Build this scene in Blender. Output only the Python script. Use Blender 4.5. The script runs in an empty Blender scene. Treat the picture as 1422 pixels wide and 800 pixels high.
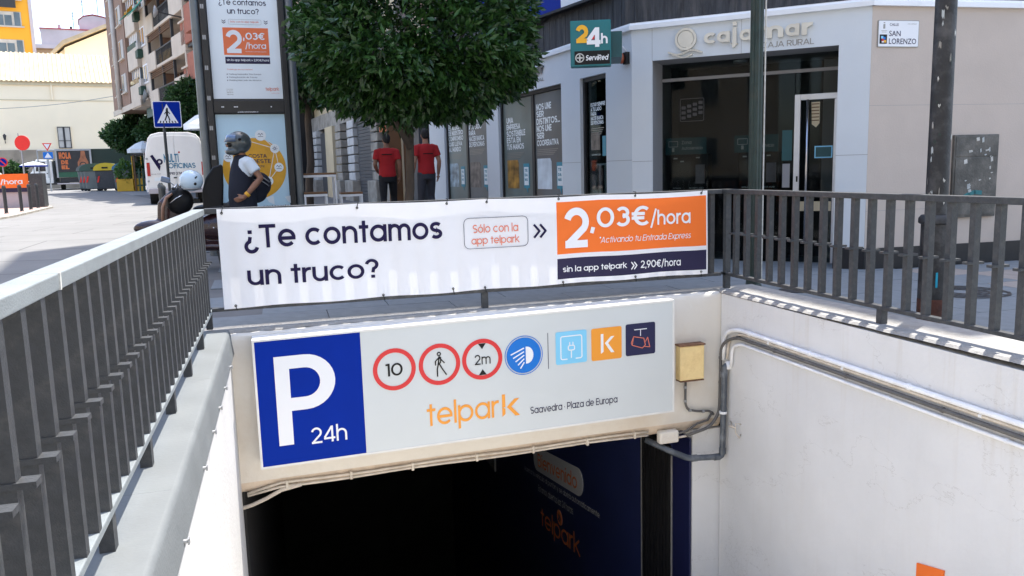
import bpy, math, random
import numpy as np
from mathutils import Vector, Matrix
R = math.radians
random.seed(7); rng = np.random.default_rng(7)
SC = bpy.context.scene
COL = SC.collection

# ---------------------------------------------------------------- camera
cam_d = bpy.data.cameras.new('camera'); cam = bpy.data.objects.new('camera', cam_d); COL.objects.link(cam)
YAW, PITCH, ROLL = 0.27400, 0.14547, -0.02784
_r = Vector((math.cos(YAW), -math.sin(YAW), 0))
_f = Vector((math.sin(YAW)*math.cos(PITCH), math.cos(YAW)*math.cos(PITCH), -math.sin(PITCH)))
_u = _r.cross(_f)
_c, _s = math.cos(ROLL), math.sin(ROLL)
cr = _c*_r + _s*_u; cu = -_s*_r + _c*_u
cam.matrix_world = Matrix(((cr.x, cu.x, -_f.x, 0), (cr.y, cu.y, -_f.y, 0), (cr.z, cu.z, -_f.z, 1.3), (0, 0, 0, 1)))
cam_d.sensor_width = 36; cam_d.lens = 1120/1422*36
cam_d.clip_start = 0.05; cam_d.clip_end = 3000
SC.camera = cam
# ---------------------------------------------------------------- world, sun, exposure
SUN_EL, SUN_AZ = R(71.0), R(35.0)          # azimuth counted from +X towards +Y
W = bpy.data.worlds.new("World"); SC.world = W; W.use_nodes = True
nt = W.node_tree; bg = nt.nodes['Background']
sky = nt.nodes.new('ShaderNodeTexSky'); sky.sky_type = 'NISHITA'; sky.sun_disc = False
sky.sun_elevation = SUN_EL; sky.sun_rotation = R(90) - SUN_AZ
sky.altitude = 20; sky.air_density = 1.0; sky.dust_density = 1.8; sky.ozone_density = 1.0
nt.links.new(sky.outputs[0], bg.inputs[0]); bg.inputs[1].default_value = 0.15
sun_d = bpy.data.lights.new('sun', 'SUN'); sun = bpy.data.objects.new('sun', sun_d); COL.objects.link(sun)
sun_d.energy = 2.8; sun_d.angle = R(0.5); sun_d.color = (1, .955, .88)
sv = Vector((math.cos(SUN_AZ)*math.cos(SUN_EL), math.sin(SUN_AZ)*math.cos(SUN_EL), math.sin(SUN_EL)))
sun.rotation_euler = sv.to_track_quat('Z', 'Y').to_euler(); sun.location = (0, 0, 40)
SC.view_settings.view_transform = 'Standard'; SC.view_settings.look = 'None'
SC.view_settings.exposure = 1.72; SC.view_settings.gamma = 1
SC.view_settings.use_curve_mapping = False

# ---------------------------------------------------------------- materials
M = {}
def mat(name, col, rough=.6, metal=0, var=.12, scale=6, bump=0, bscale=60, spec=.5, stretch=(1, 1, 1),
        stain=None, stain_amt=0, stain_scale=2, emit=None, transl=0, coat=0, alpha=1):
    m = bpy.data.materials.new(name); m.use_nodes = True; n = m.node_tree; N = n.nodes; L = n.links
    p = N['Principled BSDF']; p.inputs['Roughness'].default_value = rough; p.inputs['Metallic'].default_value = metal
    p.inputs['Specular IOR Level'].default_value = spec
    if coat: p.inputs['Coat Weight'].default_value = coat; p.inputs['Coat Roughness'].default_value = .08
    c4 = (*col, 1)
    tc = N.new('ShaderNodeTexCoord'); mp = N.new('ShaderNodeMapping'); mp.inputs['Scale'].default_value = stretch
    L.new(tc.outputs['Object'], mp.inputs[0])
    out = None
    if var:
        no = N.new('ShaderNodeTexNoise'); no.inputs['Scale'].default_value = scale; no.inputs['Detail'].default_value = 6
        L.new(mp.outputs[0], no.inputs[0])
        rp = N.new('ShaderNodeValToRGB')
        rp.color_ramp.elements[0].position = .3; rp.color_ramp.elements[1].position = .7
        rp.color_ramp.elements[0].color = (*[c*(1-var) for c in col], 1)
        rp.color_ramp.elements[1].color = (*[min(1, c*(1+var)) for c in col], 1)
        L.new(no.outputs[0], rp.inputs[0]); out = rp.outputs[0]
    if stain:
        ns = N.new('ShaderNodeTexNoise'); ns.inputs['Scale'].default_value = stain_scale; ns.inputs['Detail'].default_value = 8
        ns.inputs['Roughness'].default_value = .65
        L.new(mp.outputs[0], ns.inputs[0])
        r2 = N.new('ShaderNodeValToRGB'); r2.color_ramp.elements[0].position = .48; r2.color_ramp.elements[1].position = .72
        L.new(ns.outputs[0], r2.inputs[0])
        mu = N.new('ShaderNodeMath'); mu.operation = 'MULTIPLY'; mu.inputs[1].default_value = stain_amt
        L.new(r2.outputs[0], mu.inputs[0])
        mx = N.new('ShaderNodeMixRGB'); L.new(mu.outputs[0], mx.inputs[0])
        if out: L.new(out, mx.inputs[1])
        else: mx.inputs[1].default_value = c4
        mx.inputs[2].default_value = (*stain, 1); out = mx.outputs[0]
    if out: L.new(out, p.inputs['Base Color'])
    else: p.inputs['Base Color'].default_value = c4
    if bump:
        nb = N.new('ShaderNodeTexNoise'); nb.inputs['Scale'].default_value = bscale; nb.inputs['Detail'].default_value = 4
        L.new(mp.outputs[0], nb.inputs[0])
        b = N.new('ShaderNodeBump'); b.inputs['Strength'].default_value = bump; b.inputs['Distance'].default_value = .01
        L.new(nb.outputs[0], b.inputs['Height']); L.new(b.outputs[0], p.inputs['Normal'])
    if emit: p.inputs['Emission Color'].default_value = (*col, 1); p.inputs['Emission Strength'].default_value = emit
    if transl:
        tr = N.new('ShaderNodeBsdfTranslucent')
        if out: L.new(out, tr.inputs[0])
        else: tr.inputs[0].default_value = c4
        ms = N.new('ShaderNodeMixShader'); ms.inputs[0].default_value = transl
        L.new(p.outputs[0], ms.inputs[1]); L.new(tr.outputs[0], ms.inputs[2]); L.new(ms.outputs[0], N['Material Output'].inputs[0])
    M[name] = m; return m
def glassmat(name, tint=(.9, .95, .95), refl=.12, trans=.85, ior=1.25):
    m = bpy.data.materials.new(name); m.use_nodes = True; n = m.node_tree; N = n.nodes; L = n.links
    N.remove(N['Principled BSDF'])
    g = N.new('ShaderNodeBsdfGlossy'); g.inputs['Roughness'].default_value = .02; g.inputs[0].default_value = (1, 1, 1, 1)
    t = N.new('ShaderNodeBsdfTransparent'); t.inputs[0].default_value = (*[c*trans for c in tint], 1)
    fr = N.new('ShaderNodeFresnel'); fr.inputs[0].default_value = ior
    ad = N.new('ShaderNodeMath'); ad.operation = 'ADD'; ad.inputs[1].default_value = refl
    L.new(fr.outputs[0], ad.inputs[0])
    x = N.new('ShaderNodeMixShader'); L.new(ad.outputs[0], x.inputs[0]); L.new(t.outputs[0], x.inputs[1]); L.new(g.outputs[0], x.inputs[2])
    L.new(x.outputs[0], N['Material Output'].inputs[0]); M[name] = m; return m
def wallmat(name, col, grime, crackcol=(.25, .22, .18)):
    """white painted concrete: faint vertical run marks, blotches, thin cracks and rough trowel relief"""
    m = mat(name, col, rough=.75, var=.05, scale=1.5, stain=grime, stain_amt=.16, stain_scale=1.3, bump=.35, bscale=35)
    N = m.node_tree.nodes; L = m.node_tree.links; p = N['Principled BSDF']
    src = p.inputs['Base Color'].links[0].from_socket
    tc = N.new('ShaderNodeTexCoord')
    mp = N.new('ShaderNodeMapping'); mp.inputs['Scale'].default_value = (9, 9, .5); L.new(tc.outputs['Object'], mp.inputs[0])
    n1 = N.new('ShaderNodeTexNoise'); n1.inputs['Scale'].default_value = 1.6; n1.inputs['Detail'].default_value = 7; L.new(mp.outputs[0], n1.inputs[0])
    r1 = N.new('ShaderNodeValToRGB'); r1.color_ramp.elements[0].position = .56; r1.color_ramp.elements[1].position = .78
    r1.color_ramp.elements[1].color = (.8, .8, .8, 1); L.new(n1.outputs[0], r1.inputs[0])
    sp_ = N.new('ShaderNodeSeparateXYZ'); L.new(tc.outputs['Object'], sp_.inputs[0])
    mr = N.new('ShaderNodeMapRange'); mr.inputs[1].default_value = .1; mr.inputs[2].default_value = 1.05; mr.inputs[3].default_value = .22; mr.inputs[4].default_value = 1; L.new(sp_.outputs[2], mr.inputs[0])
    mm_ = N.new('ShaderNodeMath'); mm_.operation = 'MULTIPLY'; L.new(r1.outputs[0], mm_.inputs[0]); L.new(mr.outputs[0], mm_.inputs[1])
    x1 = N.new('ShaderNodeMixRGB'); L.new(mm_.outputs[0], x1.inputs[0]); L.new(src, x1.inputs[1]); x1.inputs[2].default_value = (*grime, 1)
    # cracks: zero line of a distorted noise
    n2 = N.new('ShaderNodeTexNoise'); n2.inputs['Scale'].default_value = .55; n2.inputs['Detail'].default_value = 9; n2.inputs['Roughness'].default_value = .6
    mp2 = N.new('ShaderNodeMapping'); mp2.inputs['Scale'].default_value = (1, 1, 2.2); L.new(tc.outputs['Object'], mp2.inputs[0]); L.new(mp2.outputs[0], n2.inputs[0])
    s = N.new('ShaderNodeMath'); s.operation = 'SUBTRACT'; s.inputs[1].default_value = .5; L.new(n2.outputs[0], s.inputs[0])
    a = N.new('ShaderNodeMath'); a.operation = 'ABSOLUTE'; L.new(s.outputs[0], a.inputs[0])
    lt = N.new('ShaderNodeMapRange'); lt.inputs[1].default_value = 0; lt.inputs[2].default_value = .002; lt.inputs[3].default_value = .35; lt.inputs[4].default_value = 0
    L.new(a.outputs[0], lt.inputs[0])
    x2 = N.new('ShaderNodeMixRGB'); L.new(lt.outputs[0], x2.inputs[0]); L.new(x1.outputs[0], x2.inputs[1]); x2.inputs[2].default_value = (*crackcol, 1)
    L.new(x2.outputs[0], p.inputs['Base Color'])
    return m
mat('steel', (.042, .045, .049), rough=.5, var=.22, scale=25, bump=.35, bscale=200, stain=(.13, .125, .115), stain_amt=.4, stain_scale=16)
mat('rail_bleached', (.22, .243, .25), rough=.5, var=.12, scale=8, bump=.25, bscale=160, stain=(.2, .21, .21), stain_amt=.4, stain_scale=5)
mat('steel_dark', (.03, .036, .04), rough=.45, var=.2, scale=20, bump=.1, bscale=150)
mat('curb_grey', (.14, .152, .156), rough=.7, var=.07, scale=3, bump=.2, bscale=60, stain=(.19, .205, .205), stain_amt=.4, stain_scale=2)
mat('curb_cement', (.32, .31, .295), rough=.9, var=.16, scale=14, bump=.8, bscale=50, stain=(.22, .21, .2), stain_amt=.4, stain_scale=5)
wallmat('wall_white', (.71, .705, .695), (.62, .58, .52))
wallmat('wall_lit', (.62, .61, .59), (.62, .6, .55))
mat('beam_paint', (.74, .70, .63), rough=.7, var=.05, scale=1.2, stain=(.60, .48, .36), stain_amt=.45, stain_scale=1.1, bump=.45, bscale=14)
mat('beam_edge', (.66, .54, .42), rough=.7, var=.14, scale=5, stain=(.40, .29, .20), stain_amt=.7, stain_scale=2.6, bump=.6, bscale=22)  # warm bounce light put into the base colour, brown grime in the stain
mat('sign_white', (.60, .635, .635), rough=.35, var=.03, scale=1.2, spec=.5)
mat('sign_frame', (.74, .73, .70), rough=.4, var=.06, scale=9)
mat('blue', (.001, .024, .29), rough=.55, spec=.08, var=.05, scale=3)
mat('sky_blue', (.008, .17, .60), spec=.25, rough=.35, var=0)
mat('pale_blue', (.22, .60, .85), rough=.35, var=0)
mat('red', (.66, .015, .02), rough=.35, var=0)
mat('orange_sign', (.86, .33, .03), rough=.35, var=0)
mat('navy', (.008, .010, .060), rough=.4, var=0)
mat('ink', (.012, .008, .05), spec=.2, rough=.6, var=0)
mat('black', (.008, .008, .009), spec=.25, rough=.5, var=0)
mat('white', (.82, .83, .85), rough=.45, var=0)
mat('banner_white', (.95, .95, .97), rough=.6, var=.02, scale=2, transl=.22, bump=.25, bscale=9)
mat('banner_orange', (.98, .19, .02), rough=.6, var=.03, scale=2, transl=.12, bump=.15, bscale=9)
mat('banner_navy', (.016, .012, .055), rough=.55, var=.03, scale=2, transl=.12, bump=.15, bscale=9)
mat('salmon', (.74, .20, .12), rough=.6, var=0)
mat('road', (.20, .197, .19), rough=.9, var=.09, scale=1.4, bump=.3, bscale=40, stain=(.185, .18, .175), stain_amt=.6, stain_scale=.35)
mat('ground', (.27, .262, .25), rough=.95, var=.12, scale=.6, bump=.3, bscale=30)
mat('pave_base', (.13, .13, .13), rough=.95, var=.1, scale=4)
mat('paving', (.175, .195, .21), rough=.8, var=.1, scale=9, bump=.25, bscale=90, stain=(.14, .145, .15), stain_amt=.4, stain_scale=1.2)
mat('paving_warm', (.30, .26, .23), rough=.85, var=.12, scale=9, bump=.25, bscale=90, stain=(.2, .17, .15), stain_amt=.4, stain_scale=1.2)
mat('pink_pave', (.40, .28, .24), rough=.9, var=.1, scale=3)
mat('bank_white', (.66, .70, .73), rough=.6, var=.03, scale=2, bump=.1, bscale=60, stain=(.52, .56, .59), stain_amt=.3, stain_scale=1)
mat('bank_beige', (.545, .465, .40), rough=.7, var=.05, scale=2, bump=.2, bscale=60, stain=(.45, .385, .33), stain_amt=.4, stain_scale=.9)
mat('bank_trim', (.84, .86, .88), rough=.5, var=.03, scale=3)
mat('slate', (.035, .037, .042), rough=.7, var=.45, scale=5, bump=.5, bscale=30, stain=(.13, .12, .115), stain_amt=.6, stain_scale=3, stretch=(4, 4, .6))
mat('plinth_black', (.015, .015, .018), rough=.3, var=.2, scale=9)
mat('reveal_grey', (.28, .28, .29), rough=.6, var=.05, scale=3)
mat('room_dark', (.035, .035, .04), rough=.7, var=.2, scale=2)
mat('alu', (.62, .64, .68), rough=.35, metal=.55, var=.05, scale=9)
mat('shop_sticker', (.05, .05, .052), rough=.6, var=0)
mat('letter_metal', (.66, .63, .55), rough=.38, metal=.35, var=.08, scale=5)
mat('letter_side', (.28, .27, .25), rough=.4, metal=.5, var=0)
mat('teal', (.004, .15, .17), rough=.4, var=.1, scale=4)
mat('teal_dark', (.004, .07, .08), rough=.45, var=.1, scale=4)
mat('yellow_ink', (.88, .45, .02), rough=.4, var=0)
mat('siren', (.36, .10, .05), rough=.4, var=.1, scale=9)
glassmat('glass', refl=.0, trans=.75, ior=1.18)
glassmat('glass_shop', tint=(.8, .9, .92), refl=.0, trans=.7, ior=1.12)
mat('film', (.42, .45, .45), rough=.4, var=0)
mat('window_film', (.13, .14, .145), rough=.3, var=.35, scale=.9, stain=(.16, .11, .075), stain_amt=.8, stain_scale=.8)
mat('window_film_green', (.15, .19, .18), rough=.3, var=.35, scale=.9, stain=(.16, .13, .09), stain_amt=.5, stain_scale=.8)
mat('photo_a', (.32, .17, .03), rough=.3, var=.8, scale=5)
mat('photo_b', (.62, .70, .76), rough=.3, var=.2, scale=4)
mat('photo_c', (.12, .10, .09), rough=.3, var=.9, scale=7)
mat('photo_d', (.25, .33, .38), rough=.3, var=.8, scale=6)
mat('tag_blue', (.03, .26, .36), rough=.4, var=0)
mat('pole_green', (.012, .03, .026), rough=.45, var=.3, scale=12, bump=.2, bscale=60, stain=(.06, .055, .04), stain_amt=.4, stain_scale=8)
mat('pole_black', (.022, .022, .024), rough=.55, var=.4, scale=7, bump=.5, bscale=45, stain=(.16, .155, .15), stain_amt=.35, stain_scale=7)
mat('pole_rust', (.10, .035, .022), rough=.8, var=.5, scale=9, bump=.6, bscale=40, stain=(.03, .03, .03), stain_amt=.9, stain_scale=4)
mat('spray_cyan', (.01, .35, .52), rough=.5, var=.1, scale=20)
mat('paper', (.55, .54, .50), rough=.8, var=.2, scale=30)
mat('box_metal', (.10, .095, .085), rough=.55, metal=.3, var=.35, scale=5, bump=.4, bscale=40, stain=(.19, .17, .15), stain_amt=.7, stain_scale=5)
mat('iron', (.03, .03, .032), rough=.6, var=.2, scale=20)
mat('conduit_white', (.84, .85, .87), rough=.5, var=.08, scale=9, stain=(.62, .57, .49), stain_amt=.35, stain_scale=4)
mat('conduit_beige', (.62, .55, .46), rough=.6, var=.14, scale=9, stain=(.38, .3, .22), stain_amt=.5, stain_scale=5)
mat('conduit_dark', (.11, .105, .10), rough=.6, var=.15, scale=12)
mat('pipe_grey', (.075, .088, .105), rough=.35, var=.2, scale=8, stain=(.4, .42, .44), stain_amt=.35, stain_scale=6)
mat('box_yellow', (.92, .70, .34), rough=.55, var=.1, scale=5, stain=(.45, .26, .09), stain_amt=.45, stain_scale=4)
mat('rust_trim', (.18, .09, .05), rough=.8, var=.4, scale=20)
mat('garage_navy_dark', (.014, .018, .07), rough=.4, var=.1, scale=2)  # darker copy of the garage navy, its colour offsets daylight at the jamb
mat('garage_navy', (.032, .045, .15), rough=.35, var=.12, scale=1.5)
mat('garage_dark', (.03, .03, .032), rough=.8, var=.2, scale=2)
mat('ramp_concrete', (.46, .44, .40), rough=.9, var=.1, scale=2, bump=.3, bscale=30)
mat('street_cream', (.66, .60, .50), rough=.9, var=.06, scale=.5)
mat('rubber', (.014, .014, .015), rough=.5, var=.1, scale=10)
mat('grey_panel', (.45, .45, .44), rough=.6, var=.1, scale=3)
mat('terracotta_text', (.95, .30, .12), rough=.5, var=0)
mat('bark', (.075, .055, .04), rough=.9, var=.35, scale=10, bump=.8, bscale=30, stretch=(1, 1, .25))
mat('stone', (.34, .32, .285), rough=.85, var=.25, scale=4, bump=.6, bscale=18, stain=(.16, .15, .13), stain_amt=.6, stain_scale=2.4)
mat('stone_pale', (.52, .53, .53), rough=.85, var=.15, scale=4, bump=.4, bscale=18)
mat('cream', (.62, .53, .36), rough=.8, var=.06, scale=2)
mat('shutter', (.07, .075, .085), rough=.45, var=.08, scale=4)
mat('wood', (.17, .085, .035), rough=.6, var=.3, scale=4, stretch=(1, 1, .2))
mat('shop_dark', (.02, .02, .022), rough=.4, var=.2, scale=3)
mat('totem_frame', (.018, .019, .021), rough=.35, var=.15, scale=6)
mat('totem_pole', (.16, .18, .19), rough=.35, metal=.4, var=.1, scale=6)
mat('poster_white', (.80, .86, .88), rough=.3, var=.04, scale=2, coat=.3)
mat('poster_pale', (.52, .74, .86), rough=.3, var=.05, scale=2, coat=.3)
mat('poster_orange', (.80, .17, .055), rough=.35, var=.05, scale=2)
mat('poster_gold', (.72, .36, .02), rough=.35, var=.12, scale=6)
mat('skin', (.40, .20, .125), rough=.55, var=.08, scale=8)
mat('skin_dark', (.26, .125, .075), rough=.55, var=.08, scale=8)
mat('hair', (.012, .010, .009), rough=.7, var=.3, scale=60, bump=.6, bscale=200)
mat('tshirt_red', (.42, .012, .015), rough=.85, var=.1, scale=6, bump=.5, bscale=14)
mat('trouser_grey', (.05, .05, .06), rough=.9, var=.12, scale=8, bump=.5, bscale=16)
mat('trouser_black', (.016, .016, .018), rough=.9, var=.12, scale=8, bump=.4, bscale=16)
mat('cloth_navy', (.010, .013, .026), rough=.9, var=.2, scale=6, bump=.5, bscale=14)
mat('cloth_white', (.62, .70, .78), rough=.85, var=.05, scale=6, bump=.5, bscale=14)
mat('helmet_grey', (.065, .078, .08), rough=.25, var=.1, scale=4, coat=.5)
mat('helmet_white', (.55, .68, .78), rough=.22, var=.03, scale=3, coat=.6)
mat('visor', (.10, .15, .24), rough=.1, metal=.3, var=0, coat=.8)
mat('maroon', (.030, .010, .012), rough=.25, var=.05, coat=.5)
mat('moto_black', (.010, .010, .011), rough=.5, var=0, spec=.25)
mat('moto_tan', (.32, .17, .11), rough=.4, var=.1)
mat('tyre', (.015, .015, .015), rough=.9, var=.1)
mat('chrome', (.6, .6, .62), rough=.2, metal=1, var=0)
mat('van_white', (.84, .83, .79), rough=.35, var=.04, scale=2, coat=.4)
mat('van_glass', (.02, .025, .03), rough=.1, var=0)
mat('tail_red', (.45, .02, .015), rough=.25, var=0)
mat('letter_blue', (.06, .22, .34), rough=.5, var=0)
mat('truck_green', (.006, .022, .017), rough=.35, var=.1, scale=1)
mat('truck_rear_green', (.01, .075, .04), rough=.4, var=.1)
mat('bottle_brown', (.30, .11, .05), rough=.4, var=.3, scale=3)
mat('convent', (.92, .78, .56), rough=.9, var=.05, scale=.3, stain=(.78, .67, .5), stain_amt=.3, stain_scale=.2)
mat('convent_stone', (.30, .25, .19), rough=.9, var=.3, scale=.9, bump=.4, bscale=6)
mat('roof_tile', (.46, .375, .25), rough=.9, var=.16, scale=1.2)
mat('yellow_wall', (.80, .38, .03), rough=.85, var=.05, scale=.4)
mat('orange_panel', (.55, .14, .04), rough=.7, var=.08, scale=.8)
mat('far_grey', (.50, .46, .48), rough=.9, var=.1, scale=.4, stain=(.4, .36, .36), stain_amt=.4, stain_scale=.3)
mat('far_brown', (.36, .24, .14), rough=.9, var=.1, scale=.4)
mat('far_red', (.38, .06, .07), rough=.8, var=.1)
mat('brick_brown', (.27, .17, .12), rough=.9, var=.16, scale=4, bump=.4, bscale=14)
mat('brick_red', (.33, .12, .075), rough=.9, var=.16, scale=4, bump=.4, bscale=14)
mat('balcony_cream', (.58, .50, .40), rough=.85, var=.07, scale=1.5, stain=(.42, .35, .27), stain_amt=.4, stain_scale=.8)
mat('awning_green', (.01, .20, .12), rough=.8, var=.15, scale=2)
mat('cabinet_green', (.014, .055, .035), rough=.6, var=.1)
mat('pane_far', (.10, .13, .15), rough=.12, var=.3, scale=.8)
mat('blind', (.50, .47, .42), rough=.8, var=.1, scale=2)
mat('container_grey', (.13, .145, .14), rough=.5, var=.15, scale=2)
mat('container_green', (.035, .08, .06), rough=.5, var=.1, scale=2)
mat('container_yellow', (.72, .50, .02), rough=.45, var=.06, scale=2)
mat('container_blue', (.05, .19, .33), rough=.45, var=.06, scale=2)
mat('planter_yellow', (.75, .42, .03), rough=.6, var=.08, scale=2)
mat('umbrella', (.70, .72, .72), rough=.8, var=.04, scale=2)
mat('sign_red', (.75, .02, .015), rough=.4, var=.05)
mat('galv', (.36, .37, .38), rough=.45, metal=.5, var=.1, scale=8)
def leafmat(name, c1, c2, gloss=.35):
    m = bpy.data.materials.new(name); m.use_nodes = True; n = m.node_tree; N = n.nodes; L = n.links
    p = N['Principled BSDF']; p.inputs['Roughness'].default_value = gloss
    g = N.new('ShaderNodeNewGeometry'); r = N.new('ShaderNodeValToRGB')
    r.color_ramp.elements[0].color = (*c1, 1); r.color_ramp.elements[1].color = (*c2, 1)
    L.new(g.outputs['Random Per Island'], r.inputs[0]); L.new(r.outputs[0], p.inputs['Base Color'])
    tr = N.new('ShaderNodeBsdfTranslucent'); L.new(r.outputs[0], tr.inputs[0])
    ms = N.new('ShaderNodeMixShader'); ms.inputs[0].default_value = .2
    L.new(p.outputs[0], ms.inputs[1]); L.new(tr.outputs[0], ms.inputs[2]); L.new(ms.outputs[0], N['Material Output'].inputs[0])
    M[name] = m
leafmat('leaf', (.010, .038, .010), (.05, .125, .026), .34)
leafmat('leaf_far', (.015, .05, .014), (.05, .12, .03), .5)
leafmat('leaf_light', (.05, .13, .02), (.12, .24, .05), .5)

# ---------------------------------------------------------------- mesh builder
class MB:
    def __init__(s): s.v = []; s.f = []; s.mi = []; s.cur = 0
    def add(s, vs, fs):
        o = len(s.v); s.v += [tuple(p) for p in vs]
        for f in fs: s.f.append(tuple(i+o for i in f)); s.mi.append(s.cur)
        return s
    def box(s, x0, x1, y0, y1, z0, z1):
        return s.add([(x0, y0, z0), (x1, y0, z0), (x1, y1, z0), (x0, y1, z0), (x0, y0, z1), (x1, y0, z1), (x1, y1, z1), (x0, y1, z1)],
                     [(0, 3, 2, 1), (4, 5, 6, 7), (0, 1, 5, 4), (1, 2, 6, 5), (2, 3, 7, 6), (3, 0, 4, 7)])
    def obox(s, c, ax, ay, az, hx, hy, hz):
        c, ax, ay, az = map(Vector, (c, ax, ay, az)); ax = ax.normalized()*hx; ay = ay.normalized()*hy; az = az.normalized()*hz
        return s.add([c+i*ax+j*ay+k*az for k in (-1, 1) for i, j in ((-1, -1), (1, -1), (1, 1), (-1, 1))],
                     [(0, 3, 2, 1), (4, 5, 6, 7), (0, 1, 5, 4), (1, 2, 6, 5), (2, 3, 7, 6), (3, 0, 4, 7)])
    def tube(s, pts, r, n=10, cap=True):
        pts = [Vector(p) for p in pts]; k = len(pts); rs = r if isinstance(r, (list, tuple)) else [r]*k
        up = Vector((0, 0, 1)); d0 = (pts[1]-pts[0]).normalized()
        if abs(d0.z) > .9: up = Vector((1, 0, 0))
        a = d0.cross(up).normalized(); rings = []
        for i, p in enumerate(pts):
            d = (pts[min(i+1, k-1)]-pts[max(i-1, 0)]).normalized()
            a = (a - d*a.dot(d)).normalized(); b = d.cross(a)
            rr = rs[i] if isinstance(rs[i], tuple) else (rs[i], rs[i])
            rings.append([p+a*rr[0]*math.cos(2*math.pi*j/n)+b*rr[1]*math.sin(2*math.pi*j/n) for j in range(n)])
        vs = [v for q in rings for v in q]; fs = []
        for i in range(k-1):
            for j in range(n): fs.append((i*n+j, i*n+(j+1) % n, (i+1)*n+(j+1) % n, (i+1)*n+j))
        if cap: fs.append(tuple(range(n))[::-1]); fs.append(tuple((k-1)*n+j for j in range(n)))
        return s.add(vs, fs)
    def loft(s, rings, n=16):      # rings: (centre, rx, ry) ellipses lying flat
        vs = []; fs = []
        for c, rx, ry in rings: vs += [(c[0]+rx*math.cos(2*math.pi*j/n), c[1]+ry*math.sin(2*math.pi*j/n), c[2]) for j in range(n)]
        k = len(rings)
        for i in range(k-1):
            for j in range(n): fs.append((i*n+j, i*n+(j+1) % n, (i+1)*n+(j+1) % n, (i+1)*n+j))
        fs.append(tuple(range(n))[::-1]); fs.append(tuple((k-1)*n+j for j in range(n)))
        return s.add(vs, fs)
    def ell(s, c, rx, ry, rz, nu=14, nv=9, rot=None):
        vs = []; fs = []
        for i in range(nv+1):
            t = math.pi*i/nv
            for j in range(nu):
                p = Vector((rx*math.sin(t)*math.cos(2*math.pi*j/nu), ry*math.sin(t)*math.sin(2*math.pi*j/nu), rz*math.cos(t)))
                if rot: p = rot @ p
                vs.append(Vector(c)+p)
        for i in range(nv):
            for j in range(nu): fs.append((i*nu+j, (i+1)*nu+j, (i+1)*nu+(j+1) % nu, i*nu+(j+1) % nu))
        return s.add(vs, fs)
    def prism(s, pts, y0, y1):     # polygon in x,z extruded along y
        n = len(pts)
        vs = [(p[0], y0, p[1]) for p in pts]+[(p[0], y1, p[1]) for p in pts]
        fs = [tuple(range(n)), tuple(range(2*n-1, n-1, -1))]+[(j, j+n, (j+1) % n+n, (j+1) % n) for j in range(n)]
        return s.add(vs, fs)
    def prism_x(s, pts, x0, x1):   # polygon in y,z extruded along x
        n = len(pts)
        vs = [(x0, p[0], p[1]) for p in pts]+[(x1, p[0], p[1]) for p in pts]
        fs = [tuple(range(n))[::-1], tuple(range(n, 2*n))]+[(j, (j+1) % n, (j+1) % n+n, j+n) for j in range(n)]
        return s.add(vs, fs)
    def prism_z(s, pts, z0, z1):
        n = len(pts)
        vs = [(p[0], p[1], z0) for p in pts]+[(p[0], p[1], z1) for p in pts]
        fs = [tuple(range(n))[::-1], tuple(range(n, 2*n))]+[(j, (j+1) % n, (j+1) % n+n, j+n) for j in range(n)]
        return s.add(vs, fs)
    def disc(s, c, r, y0, y1, n=32, rin=0):    # disc/ring facing -y
        if not rin: return s.prism([(c[0]+r*math.cos(2*math.pi*j/n), c[1]+r*math.sin(2*math.pi*j/n)) for j in range(n)], y0, y1)
        vs = []; fs = []
        for rr, yy in ((r, y0), (rin, y0), (r, y1), (rin, y1)):
            vs += [(c[0]+rr*math.cos(2*math.pi*j/n), yy, c[1]+rr*math.sin(2*math.pi*j/n)) for j in range(n)]
        for j in range(n):
            k = (j+1) % n
            fs += [(j, k, n+k, n+j), (2*n+j, 3*n+j, 3*n+k, 2*n+k), (j, 2*n+j, 2*n+k, k), (n+j, n+k, 3*n+k, 3*n+j)]
        return s.add(vs, fs)
    def rrect(s, x0, x1, z0, z1, r, y0, y1, n=5):
        pts = []
        for cx, cz, a in ((x1-r, z1-r, 0), (x0+r, z1-r, 90), (x0+r, z0+r, 180), (x1-r, z0+r, 270)):
            for i in range(n+1): t = R(a+90*i/n); pts.append((cx+r*math.cos(t), cz+r*math.sin(t)))
        return s.prism(pts, y0, y1)
    def rring(s, x0, x1, z0, z1, r, w, y0, y1):   # outlined rounded rectangle from thin bars
        s.box(x0+r, x1-r, y0, y1, z1-w, z1); s.box(x0+r, x1-r, y0, y1, z0, z0+w)
        s.box(x0, x0+w, y0, y1, z0+r, z1-r); s.box(x1-w, x1, y0, y1, z0+r, z1-r)
        for cx, cz, a in ((x1-r, z1-r, 0), (x0+r, z1-r, 90), (x0+r, z0+r, 180), (x1-r, z0+r, 270)):
            for i in range(4):
                a0, a1 = R(a+90*i/4), R(a+90*(i+1)/4); q = [(cx+k*math.cos(t), cz+k*math.sin(t)) for k, t in ((r, a0), (r, a1), (r-w, a1), (r-w, a0))]
                s.prism(q, y0, y1)
        return s
    def stroke(s, pts, w, y0, y1):   # polyline of width w in x,z
        for (a, b) in zip(pts[:-1], pts[1:]):
            d = Vector((b[0]-a[0], b[1]-a[1])); L_ = d.length
            if L_ < 1e-6: continue
            d /= L_; p = Vector((-d.y, d.x))*w/2; e = d*w*.25
            s.prism([(a[0]-e.x+p.x, a[1]-e.y+p.y), (a[0]-e.x-p.x, a[1]-e.y-p.y), (b[0]+e.x-p.x, b[1]+e.y-p.y), (b[0]+e.x+p.x, b[1]+e.y+p.y)], y0, y1)
        return s

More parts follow.
